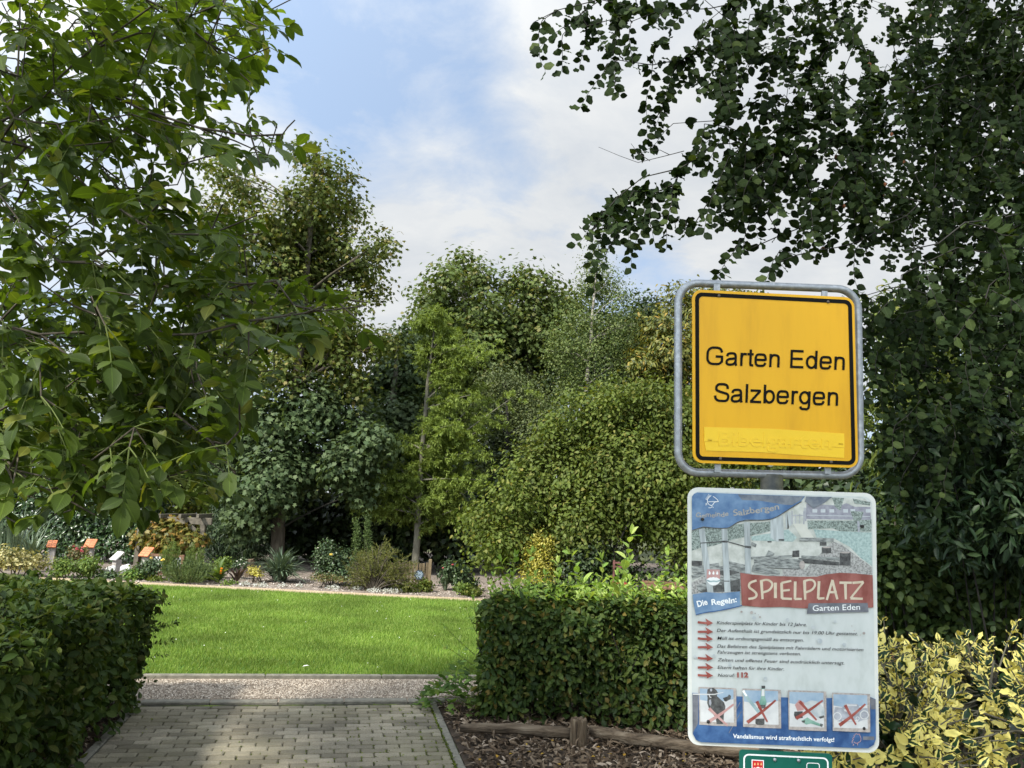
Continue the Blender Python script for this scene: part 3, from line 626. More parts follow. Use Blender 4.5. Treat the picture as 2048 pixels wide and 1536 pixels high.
layer(ph_, 'logs', 'log', (), [(C2((115, 880), (380, 830)), 13, 10), (C2((115, 950), (300, 880), (420, 860)), 9), (C2((420, 820), (640, 870)), 17), (C2((170, 1060), (320, 1000), (400, 990)), 13), (C2((400, 980), (590, 930)), 12), (C2((700, 860), (970, 915)), 14, 12), (C2((720, 800), (1190, 820)), 19), (C2((820, 830), (890, 700)), 12, 14), (C2((690, 760), (1090, 745)), 5), (C2((1160, 580), (1495, 585)), 7.5), (C2((1180, 750), (1550, 770)), 6), (C2((690, 620), (740, 640)), 7)])
layer(ph_, 'stumps', 'dark', [C2((1555, 705), (1660, 700), (1660, 835), (1552, 830)), C2((1095, 690), (1160, 685), (1160, 750), (1092, 750)), C2((1360, 605), (1425, 605), (1425, 640), (1360, 640)), C2((1380, 655), (1470, 655), (1470, 712), (1380, 712)), C2((850, 595), (890, 595), (890, 608), (850, 606)), C2((960, 575), (1012, 575), (1012, 592), (960, 590))])
layer(ph_, 'log_ends', 'card', (), (), [(*c2(1188, 828), 5.6, 8.6), (*c2(1607, 706), 10.6, 1.8), (*c2(1425, 656), 9, 1.6)])
layer(ph_, 'posts', 'post', [C2((180, 480), (235, 470), (325, 1100), (265, 1100)), C2((400, 460), (455, 460), (492, 1095), (432, 1095)), C2((620, 410), (680, 410), (690, 910), (635, 910))])
layer(ph_, 'rope', 'dark', (), [(C2((195, 615), (410, 600)), 2), (C2((410, 600), (460, 600)), 4), (C2((460, 600), (640, 650)), 2), (C2((630, 650), (690, 656)), 4.5), (C2((410, 985), (480, 985)), 1.8)])
# torn blue paper at the top
tb = layer(rb, 'torn_paper', 'blue', [C2((113, 200), (116, 160), (135, 135), (165, 121), (1215, 158), (1180, 205), (1060, 280), (960, 345), (890, 378), (790, 388), (650, 385), (560, 405), (500, 445), (460, 468), (340, 466), (225, 452), (115, 490))])
layer(tb, 'brown_stain', 'brown', [C2((1225, 160), (1480, 165), (1400, 225), (1300, 275), (1215, 210)), C2((560, 140), (1205, 160), (1170, 200), (1090, 245), (1010, 240), (760, 200), (600, 195))])
layer(tb, 'paper_edge', 'dark', (), [(C2((115, 492), (225, 456), (340, 470), (460, 472), (500, 450), (560, 410), (650, 390), (790, 393), (890, 383), (960, 350), (1060, 285), (1180, 210)), 1.7)])
layer(tb, 'lettering', 'ghost', texts=[('Gemeinde', c2(152, 368), c2(470, 352), 9.5, dict(bold=.02, jitter=1.2)), ('Salzbergen', c2(520, 352), c2(965, 288), 12, dict(bold=.02, jitter=1.0))])
layer(tb, 'emblem', 'white', (), [(C2((300, 150), (260, 190), (270, 235), (310, 255), (330, 215), (375, 210), (350, 180), (320, 160)), 1.1), (C2((270, 212), (375, 210)), 1.0), (C2((310, 255), (300, 272), (275, 270)), .9), (C2((310, 262), (325, 268)), .9)] + [(C2((262 + 6 * i, 195 - 9 * i), (246 + 7 * i, 183 - 11 * i)), .8) for i in range(5)] + [(C2((262, 225 + 7 * i), (246, 228 + 9 * i)), .8) for i in range(3)])
# small coat of arms
sh = layer(rb, 'coat_of_arms', 'pink', [C2((260, 870), (384, 872), (388, 975), (255, 975))])
layer(sh, 'shield_base', 'white', [C2((258, 965), (275, 955), (290, 948), (305, 950), (322, 945), (340, 950), (352, 948), (370, 958), (388, 968), (384, 990), (368, 1012), (345, 1024), (318, 1028), (290, 1018), (268, 1000), (260, 985))])
layer(sh, 'drops', 'white', [C2((x, 884), (x + 11, 905), (x + 8, 920), (x - 4, 922), (x - 10, 910)) for x in (284, 322, 358)])
layer(sh, 'wave', 'teal', (), [(C2((260, 975), (290, 990), (325, 984), (355, 990), (388, 975)), 3)])
# red and blue banners
rd = layer(rb, 'red_banner', 'red', [C2((583, 903), (700, 920), (850, 934), (1000, 937), (1200, 942), (1330, 940), (1420, 918), (1560, 903), (1700, 910), (1872, 926), (1880, 1240), (1700, 1256), (1500, 1258), (1200, 1250), (1000, 1236), (800, 1240), (600, 1222))])
s_ = 5.0
layer(rd, 'lettering', 'cream', (), [(C2(*p), s_ * k1, s_ * k2) for p, k1, k2 in (
    (((742, 978), (672, 1000), (665, 1045), (705, 1070), (748, 1110), (730, 1148), (662, 1158)), .9, .9),
    (((788, 978), (800, 1160)), 1.2, .9), (((780, 985), (850, 965), (905, 1010), (870, 1075), (800, 1095)), .8, .9),
    (((925, 1000), (925, 1150)), 1.2, 1.2), (((985, 1000), (990, 1155)), 1.1, 1.1), (((985, 1002), (1080, 982)), .9, .8), (((992, 1078), (1065, 1070)), .8, .8), (((988, 1153), (1085, 1158)), .9, .9),
    (((1118, 988), (1115, 1160)), 1.1, 1), (((1112, 1158), (1182, 1158)), 1, .8),
    (((1208, 980), (1215, 1165)), 1.2, .9), (((1200, 985), (1280, 965), (1320, 1010), (1285, 1072), (1215, 1095)), .8, .9),
    (((1350, 985), (1340, 1155)), 1.1, 1), (((1338, 1155), (1402, 1150)), 1, .8),
    (((1425, 1168), (1480, 972)), .9, .9), (((1478, 975), (1528, 1162)), 1.1, .9), (((1442, 1092), (1522, 1092)), .9, .9),
    (((1548, 1000), (1668, 1000)), 1, .9), (((1605, 1000), (1610, 1162)), 1.2, .9),
    (((1675, 1002), (1782, 992)), 1, .9), (((1782, 994), (1656, 1152)), .8, .8), (((1656, 1152), (1775, 1157)), 1, .9))])
bl = layer(rb, 'blue_banner', 'blue2', [C2((118, 1115), (250, 1092), (400, 1102), (580, 1085), (583, 1220), (480, 1250), (330, 1278), (250, 1285), (150, 1312), (128, 1200))])
layer(bl, 'banner_edge', 'navy', (), [(C2((150, 1312), (250, 1287), (330, 1280), (480, 1252), (600, 1222)), 2)])
layer(bl, 'lettering', 'white', texts=[('Die', c2(170, 1236), c2(268, 1210), 12, dict(bold=.03)), ('Regeln:', c2(305, 1218), c2(550, 1190), 11, dict(bold=.03, jitter=.8))])
gp = layer(rb, 'grey_plate', 'plate', [C2((1248, 1200), (1560, 1197), (1822, 1197), (1832, 1285), (1500, 1292), (1230, 1303), (1240, 1240))])
layer(gp, 'lettering', 'white', texts=[('Garten Eden', c2(1288, 1275), c2(1748, 1262), 11.5, dict(bold=.004))])
# rules
RU = [('Kinderspielplatz für Kinder bis 12 Jahre.', (352, 135), (1225, 155)), ('Der Aufenthalt ist grundsätzlich nur bis 19.00 Uhr gestattet.', (352, 210), (1720, 243)), ('Müll ist ordnungsgemäß zu entsorgen.', (358, 285), (1195, 305)),
      ('Das Befahren des Spielplatzes mit Fahrrädern und motorisierten', (355, 362), (1775, 397)), ('Fahrzeugen ist strengstens verboten.', (358, 420), (1168, 438)), ('Zelten und offenes Feuer sind ausdrücklich untersagt.', (360, 495), (1590, 527)),
      ('Eltern haften für ihre Kinder.', (360, 568), (1005, 585)), ('Notruf:', (362, 645), (527, 646))]
layer(rb, 'lettering', 'black', texts=[(s1, c3(*p), c3(*q), 6.6, dict(shear=.22, bold=.004)) for s1, p, q in RU])
layer(rb, 'stains', 'stain', (), (), [(*c3(x, y), r1) for x, y, r1 in ((1350, 300, 5.5), (1590, 335, 4), (825, 665, 4), (1040, 95, 4), (715, 75, 4), (140, 450, 3.5), (325, 440, 3), (480, 530, 3.5), (1500, 110, 3), (1290, 170, 4))])
layer(rb, 'blots', 'card', (), (), [(*c3(x, y), r1) for x, y, r1 in ((592, 15, 2.3), (690, 22, 3), (725, 30, 1.2), (772, 65, 2), (1780, 222, 2.8), (1745, 240, 1.2), (1688, 198, 1.2), (1662, 152, 1), (757, 45, .9))])
layer(rb, 'red_lettering', 'brush', texts=[('112', c3(550, 650), c3(658, 650), 9.6, dict(bold=.05))])
layer(rb, 'arrows', 'brush', [C3((240, y - 47), (318, y), (255, y + 26), (262, y)) for y in (125, 210, 280, 360, 470, 556, 635)], [(C3((168, y + j), (215, y - 3), (275, y)), 4.6, 4.2) for y, j in ((125, -10), (210, 0), (280, -8), (360, 0), (470, -8), (556, 0), (635, -6))])
# blue foot with the four pictures
nv = layer(rb, 'blue_foot', 'navy', [C3((115, 800), (175, 805), (560, 835), (1040, 845), (1420, 852), (1830, 835), (1893, 862), (1895, 1250), (1875, 1305), (1820, 1338), (1740, 1337), (200, 1280), (150, 1255), (120, 1200))])
layer(nv, 'dark_stains', 'plate', [C3((116, 805), (172, 810), (170, 1100), (118, 1190)), C3((1832, 840), (1893, 866), (1893, 960), (1850, 960))], [(C3((580, 890), (450, 1130)), 1.6), (C3((590, 980), (470, 1190)), 1.4), (C3((1770, 1240), (1880, 1240)), 7)])
layer(nv, 'lettering', 'white', texts=[('Vandalismus wird strafrechtlich verfolgt!', c3(508, 1238), c3(1490, 1275), 8.4, dict(bold=.018))])
layer(nv, 'doodle', 'pink', (), [(C3(*p), 1.0) for p in (((1665, 1290), (1662, 1265), (1680, 1255), (1665, 1240), (1688, 1228), (1678, 1210), (1700, 1208), (1700, 1192), (1720, 1205), (1735, 1195), (1738, 1212)), ((1738, 1212), (1752, 1240), (1745, 1275), (1720, 1280), (1715, 1310)), ((1680, 1275), (1700, 1290), (1715, 1285)), ((1676, 1295), (1680, 1310), (1670, 1305)))])
def frame4(x0, y0, x1, y1, dx=0):
    f_ = layer(rb, 'small_picture', 'card', [C3((x0, y0), (x0 + (x1 - x0) * .5, y0 + 6), (x1, y0 + 14), (x1 + 3, y1), ((x0 + x1) / 2, y1 - 6), (x0 + 6, y1 - 16))])
    layer(f_, 'picture_paper', 'paper', [C3((x0 + 12, y0 + 16), (x1 - 28, y0 + 26), (x1 - 22, y1 - 36), (x0 + 16, y1 - 46))])
    layer(f_, 'picture_sky', 'fade', [C3((x0 + 12, y0 + 16), (x1 - 28, y0 + 26), (x1 - 27, y0 + 120), (x0 + 160, y0 + 150), (x0 + 13, y0 + 125))])
    return f_
def cross(f_, a0, a1, b0, b1, mat='brush'):
    layer(f_, 'red_cross', mat, (), [(C3(a0, ((a0[0] + a1[0]) / 2 + 6, (a0[1] + a1[1]) / 2 + 6), a1), 3.2, 7.5), (C3(b0, ((b0[0] + b1[0]) / 2 - 4, (b0[1] + b1[1]) / 2), b1), 6.5, 3.0)])
f1 = frame4(175, 742, 540, 1125)
layer(f1, 'dog', 'dark', [C3((262, 765), (285, 752), (320, 752), (350, 775), (362, 800), (352, 830), (385, 860), (420, 890), (435, 930), (432, 970), (420, 1010), (418, 1060), (412, 1102), (350, 1102), (340, 1040), (310, 1000), (280, 960), (258, 900), (262, 850), (255, 805)), C3((410, 850), (455, 835), (470, 815), (490, 830), (485, 860), (440, 885), (425, 880))])
layer(f1, 'stick', 'paper', (), [(C3((118, 812), (265, 815)), 2.6), (C3((265, 815), (330, 815), (365, 805), (415, 795)), 2.2, 1.2), (C3((278, 820), (285, 845), (298, 840)), 1.6)])
layer(f1, 'dog_chest', 'steel', [C3((275, 870), (292, 862), (300, 900), (288, 930), (276, 905))], (), [(*c3(296, 772), 2.3, 3)])
cross(f1, (515, 910), (262, 1085), (275, 950), (455, 1115), 'pink')
f2 = frame4(600, 757, 972, 1145)
layer(f2, 'syringe', 'teal', (), [(C3((610, 800), (760, 990)), 6.5), ])
layer(f2, 'plunger', 'white', (), [(C3((600, 790), (622, 778)), 4), (C3((612, 790), (640, 830)), 4)])
layer(f2, 'bottle_base', 'dark', [C3((725, 1050), (812, 1048), (812, 1105), (790, 1112), (740, 1108), (724, 1095)), C3((745, 905), (825, 905), (822, 950), (750, 950))])
layer(f2, 'bottle', 'glass', [C3((782, 755), (815, 755), (817, 840), (832, 880), (830, 915), (762, 915), (765, 880), (778, 840))])
layer(f2, 'bottle_neck', 'paper', [C3((786, 762), (812, 762), (812, 830), (782, 830)), C3((755, 1010), (800, 1000), (805, 1040), (760, 1045)), C3((820, 970), (860, 965), (850, 985), (825, 990))])
layer(f2, 'bottle_cap', 'dark', [C3((783, 730), (818, 730), (818, 757), (783, 757))])
cross(f2, (920, 870), (645, 1085), (738, 880), (840, 1080))
f3 = frame4(1040, 772, 1410, 1170)
layer(f3, 'litter', 'stain', [C3((1190, 900), (1260, 870), (1330, 880), (1390, 950), (1395, 1020), (1350, 1045), (1280, 1020), (1200, 960))])
layer(f3, 'carton', 'pink', [C3((1105, 915), (1145, 865), (1195, 890), (1190, 965), (1130, 975))])
layer(f3, 'can', 'dark', [C3((1100, 980), (1180, 975), (1182, 1040), (1110, 1048), (1096, 1010)), C3((1335, 1030), (1385, 1015), (1390, 1035), (1350, 1048))])
layer(f3, 'broken_bottle', 'glass', [C3((1165, 1070), (1225, 1035), (1265, 1060), (1370, 1105), (1362, 1125), (1260, 1095), (1215, 1105))])
layer(f3, 'bottle_cap', 'dark', [C3((1352, 1093), (1378, 1102), (1368, 1128), (1346, 1118)), C3((1168, 1070), (1205, 1062), (1200, 1085), (1180, 1085))])
cross(f3, (1375, 870), (1115, 1045), (1150, 880), (1315, 1060))
f4 = frame4(1465, 795, 1832, 1180)
layer(f4, 'radio', 'steel', [C3((1490, 935), (1560, 940), (1590, 900), (1710, 905), (1735, 945), (1810, 945), (1818, 1050), (1760, 1062), (1720, 1078), (1560, 1075), (1520, 1072), (1476, 1050))])
layer(f4, 'radio_gloss', 'paper', [C3((1560, 1055), (1720, 1060), (1715, 1076), (1565, 1072)), C3((1598, 908), (1700, 912), (1705, 925), (1598, 922)), C3((1575, 955), (1640, 960), (1630, 985), (1585, 975))])
layer(f4, 'radio_rims', 'paper', (), (), [(*c3(1514, 1025), 8.6), (*c3(1775, 1010), 9.2), (*c3(1710, 1045), 4)])
layer(f4, 'loudspeakers', 'steel', (), (), [(*c3(1514, 1025), 6.8), (*c3(1775, 1010), 7.2), (*c3(1710, 1045), 2.6)])
cross(f4, (1785, 905), (1535, 1110), (1590, 915), (1695, 1105))
for (x, y, mt) in ((*c2(213, 382), 'bolt_black'), (*c2(1767, 450), 'bolt_black'), (*c3(268, 1078), 'bolt_black'), (*c3(1775, 1142), 'bolt_black')):
    b = MB(); q = RP.pt(x, y, .001); b.tube([q, q + RP.n * .008, q + RP.n * .010], [.0042, .0042, .002], 10); b.build('bolt', M[mt], rb)
for z in (1.15, 1.55):                                              # clamps behind the board
    b = MB(); b.box((.725, 2.098, z), (.10, .03, .025)); b.build('clamp', M['galv'], rb)
# ---- green plate under it
gsn = empty('green_plate', (.735, 2.075, .7), 'dark green plate with white outline and red coat of arms, directly under the notice board', 'sign')
GP = Plane(.72, 2.0735, 0)
M['green'] = surf('green_sheeting', [(.3, (.006, .10, .070)), (.7, (.012, .125, .09))], scale=14, rough=.3)
gq = [c3(578, 1357), c3(1480, 1400), c3(1482, 2400), c3(580, 2370)]
slab(GP, rquad(gq, 0, 7), .004, 'panel', M['green'], gsn, 0)
a = Art(GP, .0008); a.ring(rquad(gq, 7.5, 11), rquad(gq, 10.6, 8.5)); a.build('border', M['white_print'], gsn)
a = Art(GP, .0008); cq = [c3(698, 1455), c3(812, 1462), c3(812, 1610), c3(698, 1604)]; a.ring(rquad(cq, -.6, .5, 2), rquad(cq, .6, .5, 2)); a.poly(rquad(cq, .6, .4, 2)); rr_ = a.build('coat_of_arms', M['white_print'], gsn)
M['red_arms'] = flat('arms_red', (.55, .025, .025), .4)
a = Art(GP, .0010); a.poly(rquad(cq, 1.2, .4, 2)); a.build('shield', M['red_arms'], rr_)
M['drop'] = flat('arms_drop', (.8, .5, .2), .4)
a = Art(GP, .0012)
for x in (726, 757, 788): a = Art(GP, .0012); a.poly([c3(x, 1480), c3(x + 8, 1497), c3(x + 5, 1508), c3(x - 5, 1508), c3(x - 8, 1497)]); a.build('drop', M['drop'], rr_)
a = Art(GP, .0012); a.poly([c3(702, 1545), c3(722, 1530), c3(735, 1535), c3(757, 1522), c3(780, 1535), c3(790, 1530), c3(808, 1545), c3(808, 1560), c3(702, 1555)]); a.build('hills', M['white_print'], rr_)
qq = [c3(1228, 1482), c3(1358, 1488), c3(1358, 1625), c3(1228, 1620)]
a = Art(GP, .0008); a.ring(rquad(qq, 0, 5), rquad(qq, 1.5, 4)); a.build('inner_outline', M['white_print'], gsn)
for x, y in ((918, 1452), (1150, 1460)):
    b = MB(); q = GP.pt(*c3(x, y), 0); b.tube([q, q + GP.n * .004, q + GP.n * .006], [.0042, .0042, .002], 10); b.build('bolt', M['galv'], gsn)
b = MB(); b.box((.725, 2.10, .82), (.10, .04, .025)); b.build('clamp', M['galv'], gsn)
# ------------------------------------------------------------------ near plants
def box_leaves(n, shape, kind, origin, parent, name, mat, ln, wr, jit=.55, upbias=.35, droop=.25):
    pos, out_ = shape(n)
    n = len(pos)
    nr = unit(out_ * .6 + RNG.normal(0, jit, (n, 3)) + [0, 0, upbias])
    ax = unit(np.cross(nr, rnd_unit(n)) + out_ * .35 + [0, 0, -droop])
    return leaves(name, kind, pos, ax, nr, RNG.uniform(*ln, n), RNG.uniform(*ln, n) * wr, mat, parent, origin)
# --- clipped hedges. local frame: along a (unit), across c (unit), heights
def hedge(name, label, p0, along, length, across, depth, height, n, mat, ln, wr, kind='oval', wob=.05, shoots=0, topfun=None, trim_dark=None, stemmat='bark_dark', skip_back=False):
    p0 = np.array(p0, float); along = np.array(along, float); across = np.array(across, float)
    base = p0 + along * length / 2 + across * depth / 2
    root = empty(name, (base[0], base[1], 0), label, 'hedge')
    ph = RNG.uniform(0, 6, 6)
    def wobble(u, v):
        return wob * (np.sin(u * 5.1 + ph[0]) * np.sin(v * 4.3 + ph[1]) + .7 * np.sin(u * 11 + ph[2] + v * 3) * np.sin(v * 9 + ph[3]))
    def shape(n):
        # faces weighted by area: front(0), back(1), top(2), end a(3), end b(4); plus a body of inner leaves
        ar = np.array([length * height, length * height * (.25 if skip_back else .6), length * depth * 1.1, depth * height, depth * height]); ar = ar / ar.sum()
        f = RNG.choice(5, n, p=ar); u = RNG.random(n) * length; v = RNG.random(n) * depth; z = height * RNG.random(n) ** .92; dpt = RNG.exponential(.055, n); dpt = np.minimum(dpt, .3)
        o = np.zeros((n, 3)); P = np.zeros((n, 3))
        U, V, Z = u.copy(), v.copy(), z.copy()
        s = f == 0; V[s] = dpt[s] - wobble(u[s], z[s]); o[s] = -np.append(across, 0)
        s = f == 1; V[s] = depth - dpt[s] + wobble(u[s], z[s]); o[s] = np.append(across, 0)
        s = f == 2; Z[s] = height - dpt[s] * .8 + wobble(u[s], v[s]) * .8; o[s] = (0, 0, 1)
        s = f == 3; U[s] = dpt[s] - wobble(v[s], z[s]); o[s] = -np.append(along, 0)
        s = f == 4; U[s] = length - dpt[s] + wobble(v[s], z[s]); o[s] = np.append(along, 0)
        # rounded shoulders
        e = np.minimum(np.minimum(U, length - U), np.minimum(V, depth - V)); Z = np.where(Z > height - .1, Z - np.clip(.09 - e, 0, .09) * .7, Z)
        if topfun is not None: Z = Z * topfun(U / length)
        # thin, see-through foot
        keep = RNG.random(n) < np.clip(.30 + Z / .16, 0, 1)
        P[:, :2] = p0 + U[:, None] * along + V[:, None] * across; P[:, 2] = np.maximum(Z, .015)
        return P[keep], o[keep]
    box_leaves(n, shape, kind, None, root, 'foliage', mat, ln, wr)
    # the twiggy inside
    b = MB(); ns = int(length * 9)
    for i in range(ns):
        u = (i + .5) / ns * length; v = RNG.uniform(.25, .75) * depth; q = p0 + along * u + across * v
        pts = [(q[0], q[1], -.03), (q[0] + RNG.normal(0, .02), q[1] + RNG.normal(0, .02), height * .3)]
        for j in range(5):
            e = np.array(pts[1]) ; t = e + [RNG.normal(0, .16), RNG.normal(0, .16), height * RNG.uniform(.3, .62)]
            b.tube([e, (e + t) / 2 + RNG.normal(0, .03, 3), t], [.006, .004, .002], 4)
        b.tube(pts, [.014, .009], 5)
    b.build('stems', M[stemmat], root)
    n2 = int(n * .55)                                    # shaded leaves inside
    P = np.zeros((n2, 3)); u = RNG.uniform(.1, length - .1, n2); v = RNG.uniform(.12, depth - .12, n2); P[:, :2] = p0 + u[:, None] * along + v[:, None] * across; P[:, 2] = RNG.uniform(.12, height - .08, n2)
    if topfun is not None: P[:, 2] *= topfun(u / length)
    leaves('inner_foliage', 'diamond', P, rnd_unit(n2), rnd_unit(n2), RNG.uniform(ln[0] * 1.1, ln[1] * 1.5, n2), RNG.uniform(ln[0], ln[1], n2) * wr * 1.4, mat, root)
    return root
def shoot(b, L_, base, d, length, leaf_len, n_l, bend=.0, r=.0035, wr=.55, spread=.9, tip=True):
    """a young upright shoot: stem tube into b, leaves appended to list L_ (pos, axis, normal, len, width)"""
    base = np.array(base, float); d = unit(np.array(d, float)); side = unit(np.cross(d, rnd_unit(1)[0]))
    ts = np.linspace(0, 1, 7); pts = np.array([base + d * length * t + side * bend * t * t for t in ts])
    b.tube(pts, r * (1 - .6 * ts), 4)
    for i in range(n_l):
        t = .12 + .88 * (i + .5) / n_l; p = base + d * length * t + side * bend * t * t
        az = i * 2.4 + RNG.normal(0, .3); o1 = unit(np.cross(d, [0.3, .9, .2])); o2 = np.cross(d, o1); rad = o1 * math.cos(az) + o2 * math.sin(az)
        axd = unit(rad * spread + d * RNG.uniform(.35, .8)); L_.append((p, axd, unit(d + rad * -.3 + RNG.normal(0, .25, 3)), leaf_len * RNG.uniform(.7, 1.1) * (1 - .35 * t), wr))
    if tip:
        for _ in range(3): L_.append((pts[-1], unit(d + RNG.normal(0, .35, 3)), rnd_unit(1)[0], leaf_len * .55, wr * .8))
def flush(L_, name, kind, mat, parent=None, origin=None):
    P = np.array([q[0] for q in L_]); A = np.array([q[1] for q in L_]); Nn = np.array([q[2] for q in L_]); ln = np.array([q[3] for q in L_]); wd = ln * np.array([q[4] for q in L_])
    return leaves(name, kind, P, A, Nn, ln, wd, mat, parent, origin)

M['hornbeam'] = leaf_mat('hornbeam_leaf', [(0, (.022, .044, .009)), (.5, (.042, .074, .013)), (.85, (.066, .096, .018)), (1, (.10, .11, .028))], rough=.55, trans=.3, spec=.2, veins=.2)
M['hedge_r'] = leaf_mat('hedge_leaf', [(0, (.022, .046, .012)), (.55, (.050, .085, .016)), (.88, (.085, .118, .024)), (1, (.16, .12, .03))], rough=.5, trans=.28, spec=.25, veins=.2)
M['shoot'] = leaf_mat('young_leaf', [(0, (.11, .19, .035)), (.6, (.20, .29, .06)), (1, (.32, .38, .12))], rough=.5, trans=.4, spec=.3, veins=.3, gain=1.45)
# left hedge: its face runs along the path
hl = hedge('clipped_hedge', 'shaded clipped hedge along the left side of the paved path', pl(-.02, -3.7)[:2], NB, 3.78, -NA, 1.25, .87, 15000, M['hornbeam'], (.045, .075), .62, topfun=lambda u: 1.07 - .07 * u, wob=.05, skip_back=True)
b = MB(); L_ = []
for i in range(46):
    u, v = RNG.uniform(.2, 3.75), RNG.uniform(.0, 1.0); q = np.array(pl(-.02 - v, -3.7 + u, .86 - .02 * u))
    shoot(b, L_, q, (RNG.normal(.15, .3), RNG.normal(0, .3), 1), RNG.uniform(.06, .2), .055, 6, .03, .0018)
for i in range(14):
    u = RNG.uniform(3.0, 3.75); q = np.array(pl(-.02, -3.7 + u, RNG.uniform(.25, .8)))
    shoot(b, L_, q, (1, .35, RNG.uniform(-.2, .4)), RNG.uniform(.08, .22), .055, 6, .03, .0018)
flush(L_, 'foliage', 'oval', M['hornbeam'], hl); b.build('stems', M['twig_green'], hl)
# right hedge: faces the camera, ends at the path
hr = hedge('beech_hedge', 'chest-high clipped hedge with glossy leaves behind the stump, tall shoots on its top', (-.10, 6.0), (1, -.02), 4.4, (.02, 1), .72, .88, 27000, M['hedge_r'], (.042, .074), .58, topfun=lambda u: .97 + .12 * u + .03 * np.sin(u * 17) * np.sin(u * 7 + 1), wob=.075, skip_back=True)
b = MB(); L_ = []
for (x0, y0, x1, y1, nl, ls) in ((1050, 1200, 1012, 1120, 8, .085), (1045, 1195, 1062, 1105, 7, .08), (1020, 1200, 1030, 1110, 9, .075), (1100, 1210, 1115, 1125, 7, .08), (1130, 1200, 1120, 1150, 5, .07), (1190, 1200, 1150, 1105, 8, .10), (1205, 1195, 1205, 1120, 7, .09),
                                 (1225, 1205, 1245, 1120, 8, .095), (1228, 1200, 1262, 1068, 11, .11), (1250, 1200, 1235, 1150, 6, .08), (1300, 1205, 1325, 1110, 9, .075), (1315, 1205, 1345, 1105, 9, .07), (1335, 1205, 1355, 1140, 7, .07), (1275, 1205, 1262, 1160, 6, .07), (1160, 1205, 1140, 1165, 6, .07), (1080, 1205, 1085, 1150, 6, .07), (985, 1215, 975, 1170, 6, .06), (1370, 1205, 1372, 1140, 7, .07)):
    D = RNG.uniform(6.15, 6.5); p = at(x0, y0, D); q = at(x1, y1, D + .05); p[2] -= .12
    shoot(b, L_, p, q - p, np.linalg.norm(q - p), ls * 1.45, nl + 2, RNG.normal(0, .03), .0042, .56)
for (x0, y0, x1, y1) in ((950, 1310, 885, 1255), (945, 1330, 895, 1290), (950, 1360, 905, 1350), (955, 1270, 930, 1215), (955, 1250, 945, 1200)):
    p = at(x0, y0, 6.1); q = at(x1, y1, 6.0); shoot(b, L_, p, q - p, np.linalg.norm(q - p), .07, 6, .02, .003)
for i in range(210):
    u = RNG.uniform(0, 4.3); p = np.array([-.10 + u, 6.0 + RNG.uniform(.05, .65), .84 + .03 * u]); shoot(b, L_, p, (RNG.normal(0, .35), RNG.normal(-.1, .35), 1), RNG.uniform(.05, .22), .07, 6, .02, .0022)
flush(L_, 'foliage', 'oval', M['shoot'], hr); b.build('stems', M['twig_green'], hr)

# lady's mantle at the hedge corner by the path end
M['mantle'] = leaf_mat('mantle_leaf', [(0, (.06, .12, .025)), (.6, (.11, .19, .04)), (1, (.20, .26, .06))], rough=.6, trans=.35, spec=.2)
b0 = ground(915, 1410); root = empty('corner_plant', b0, 'pale green round-leaved plant sprawling from the hedge corner at the path end', 'plant')
n = 330; th = RNG.uniform(0, 6.28, n); rr = np.sqrt(RNG.random(n)) * .42
P = np.stack([b0[0] + .12 + np.cos(th) * rr, b0[1] - .05 + np.sin(th) * rr * .8, .03 + (.30 * (1 - (rr / .42) ** 2)) * RNG.uniform(.4, 1, n)], 1)
o_ = np.stack([np.cos(th), np.sin(th), np.full(n, .3)], 1)
leaves('foliage', 'maple', P, o_ + RNG.normal(0, .4, (n, 3)), o_ * .4 + [0, 0, 1] + RNG.normal(0, .25, (n, 3)), RNG.uniform(.05, .085, n), RNG.uniform(.05, .085, n), M['mantle'], root)
b = MB()
for i in range(40):
    j = RNG.integers(n); b.tube([b0 + [.12, -.05, 0], (b0 + [.12, -.05, 0]) * .4 + P[j] * .6 + [0, 0, .05], P[j]], .002, 4)
b.build('stalks', M['twig_green'], root)

# low log rail and stump in front of the hedge
def log(name, label, pts, r, group):
    pts = np.array(pts, float); K = 14; ts = np.linspace(0, 1, K)
    P = np.array([[np.interp(t, np.linspace(0, 1, len(pts)), pts[:, j]) for j in range(3)] for t in ts]); P[:, 2] += RNG.normal(0, .004, K); P[:, 1] += RNG.normal(0, .005, K)
    n_ = 18; b = MB(); V = []
    prof = 1 + RNG.normal(0, .07, n_)
    for k_ in range(K):
        for j in range(n_):
            t = 2 * math.pi * j / n_; q = r[0] * (1 - ts[k_]) + r[1] * ts[k_]; q *= prof[j] * (1 + .06 * math.sin(3 * ts[k_] * 6 + j)) 
            if k_ in (0, K - 1): q *= .82
            V.append((P[k_][0], P[k_][1] + q * math.cos(t), P[k_][2] + q * math.sin(t)))
    F = [(k_ * n_ + j, k_ * n_ + (j + 1) % n_, (k_ + 1) * n_ + (j + 1) % n_, (k_ + 1) * n_ + j) for k_ in range(K - 1) for j in range(n_)] + [tuple(range(n_ - 1, -1, -1)), tuple((K - 1) * n_ + j for j in range(n_))]
    b.add(V, F); o = b.build(name, M['wood_log'], None, (P[0][0], P[0][1], 0), smooth=True); return tag(o, label, 'log', group)
pa = ground(918, 1476); pb = ground(1142, 1485); log('log', 'weathered log lying left of the stump, its end near the paving', [(pa[0] + .0, pa[1] + .08, .035), (pa[0] + .35, pa[1] + .08, .06), (pb[0], pb[1] + .05, .045)], (.026, .036), 'logs along the foot of the hedge')
pa = ground(1182, 1490); pb = ground(1400, 1520); log('log', 'weathered log that runs from the stump to behind the notice board', [(pa[0], pa[1] + .12, .055), (.95, 5.55, .045), (2.2, 5.25, .04)], (.036, .040), 'logs along the foot of the hedge')
c = ground(1157, 1489); b = MB(); n_ = 26; V = []
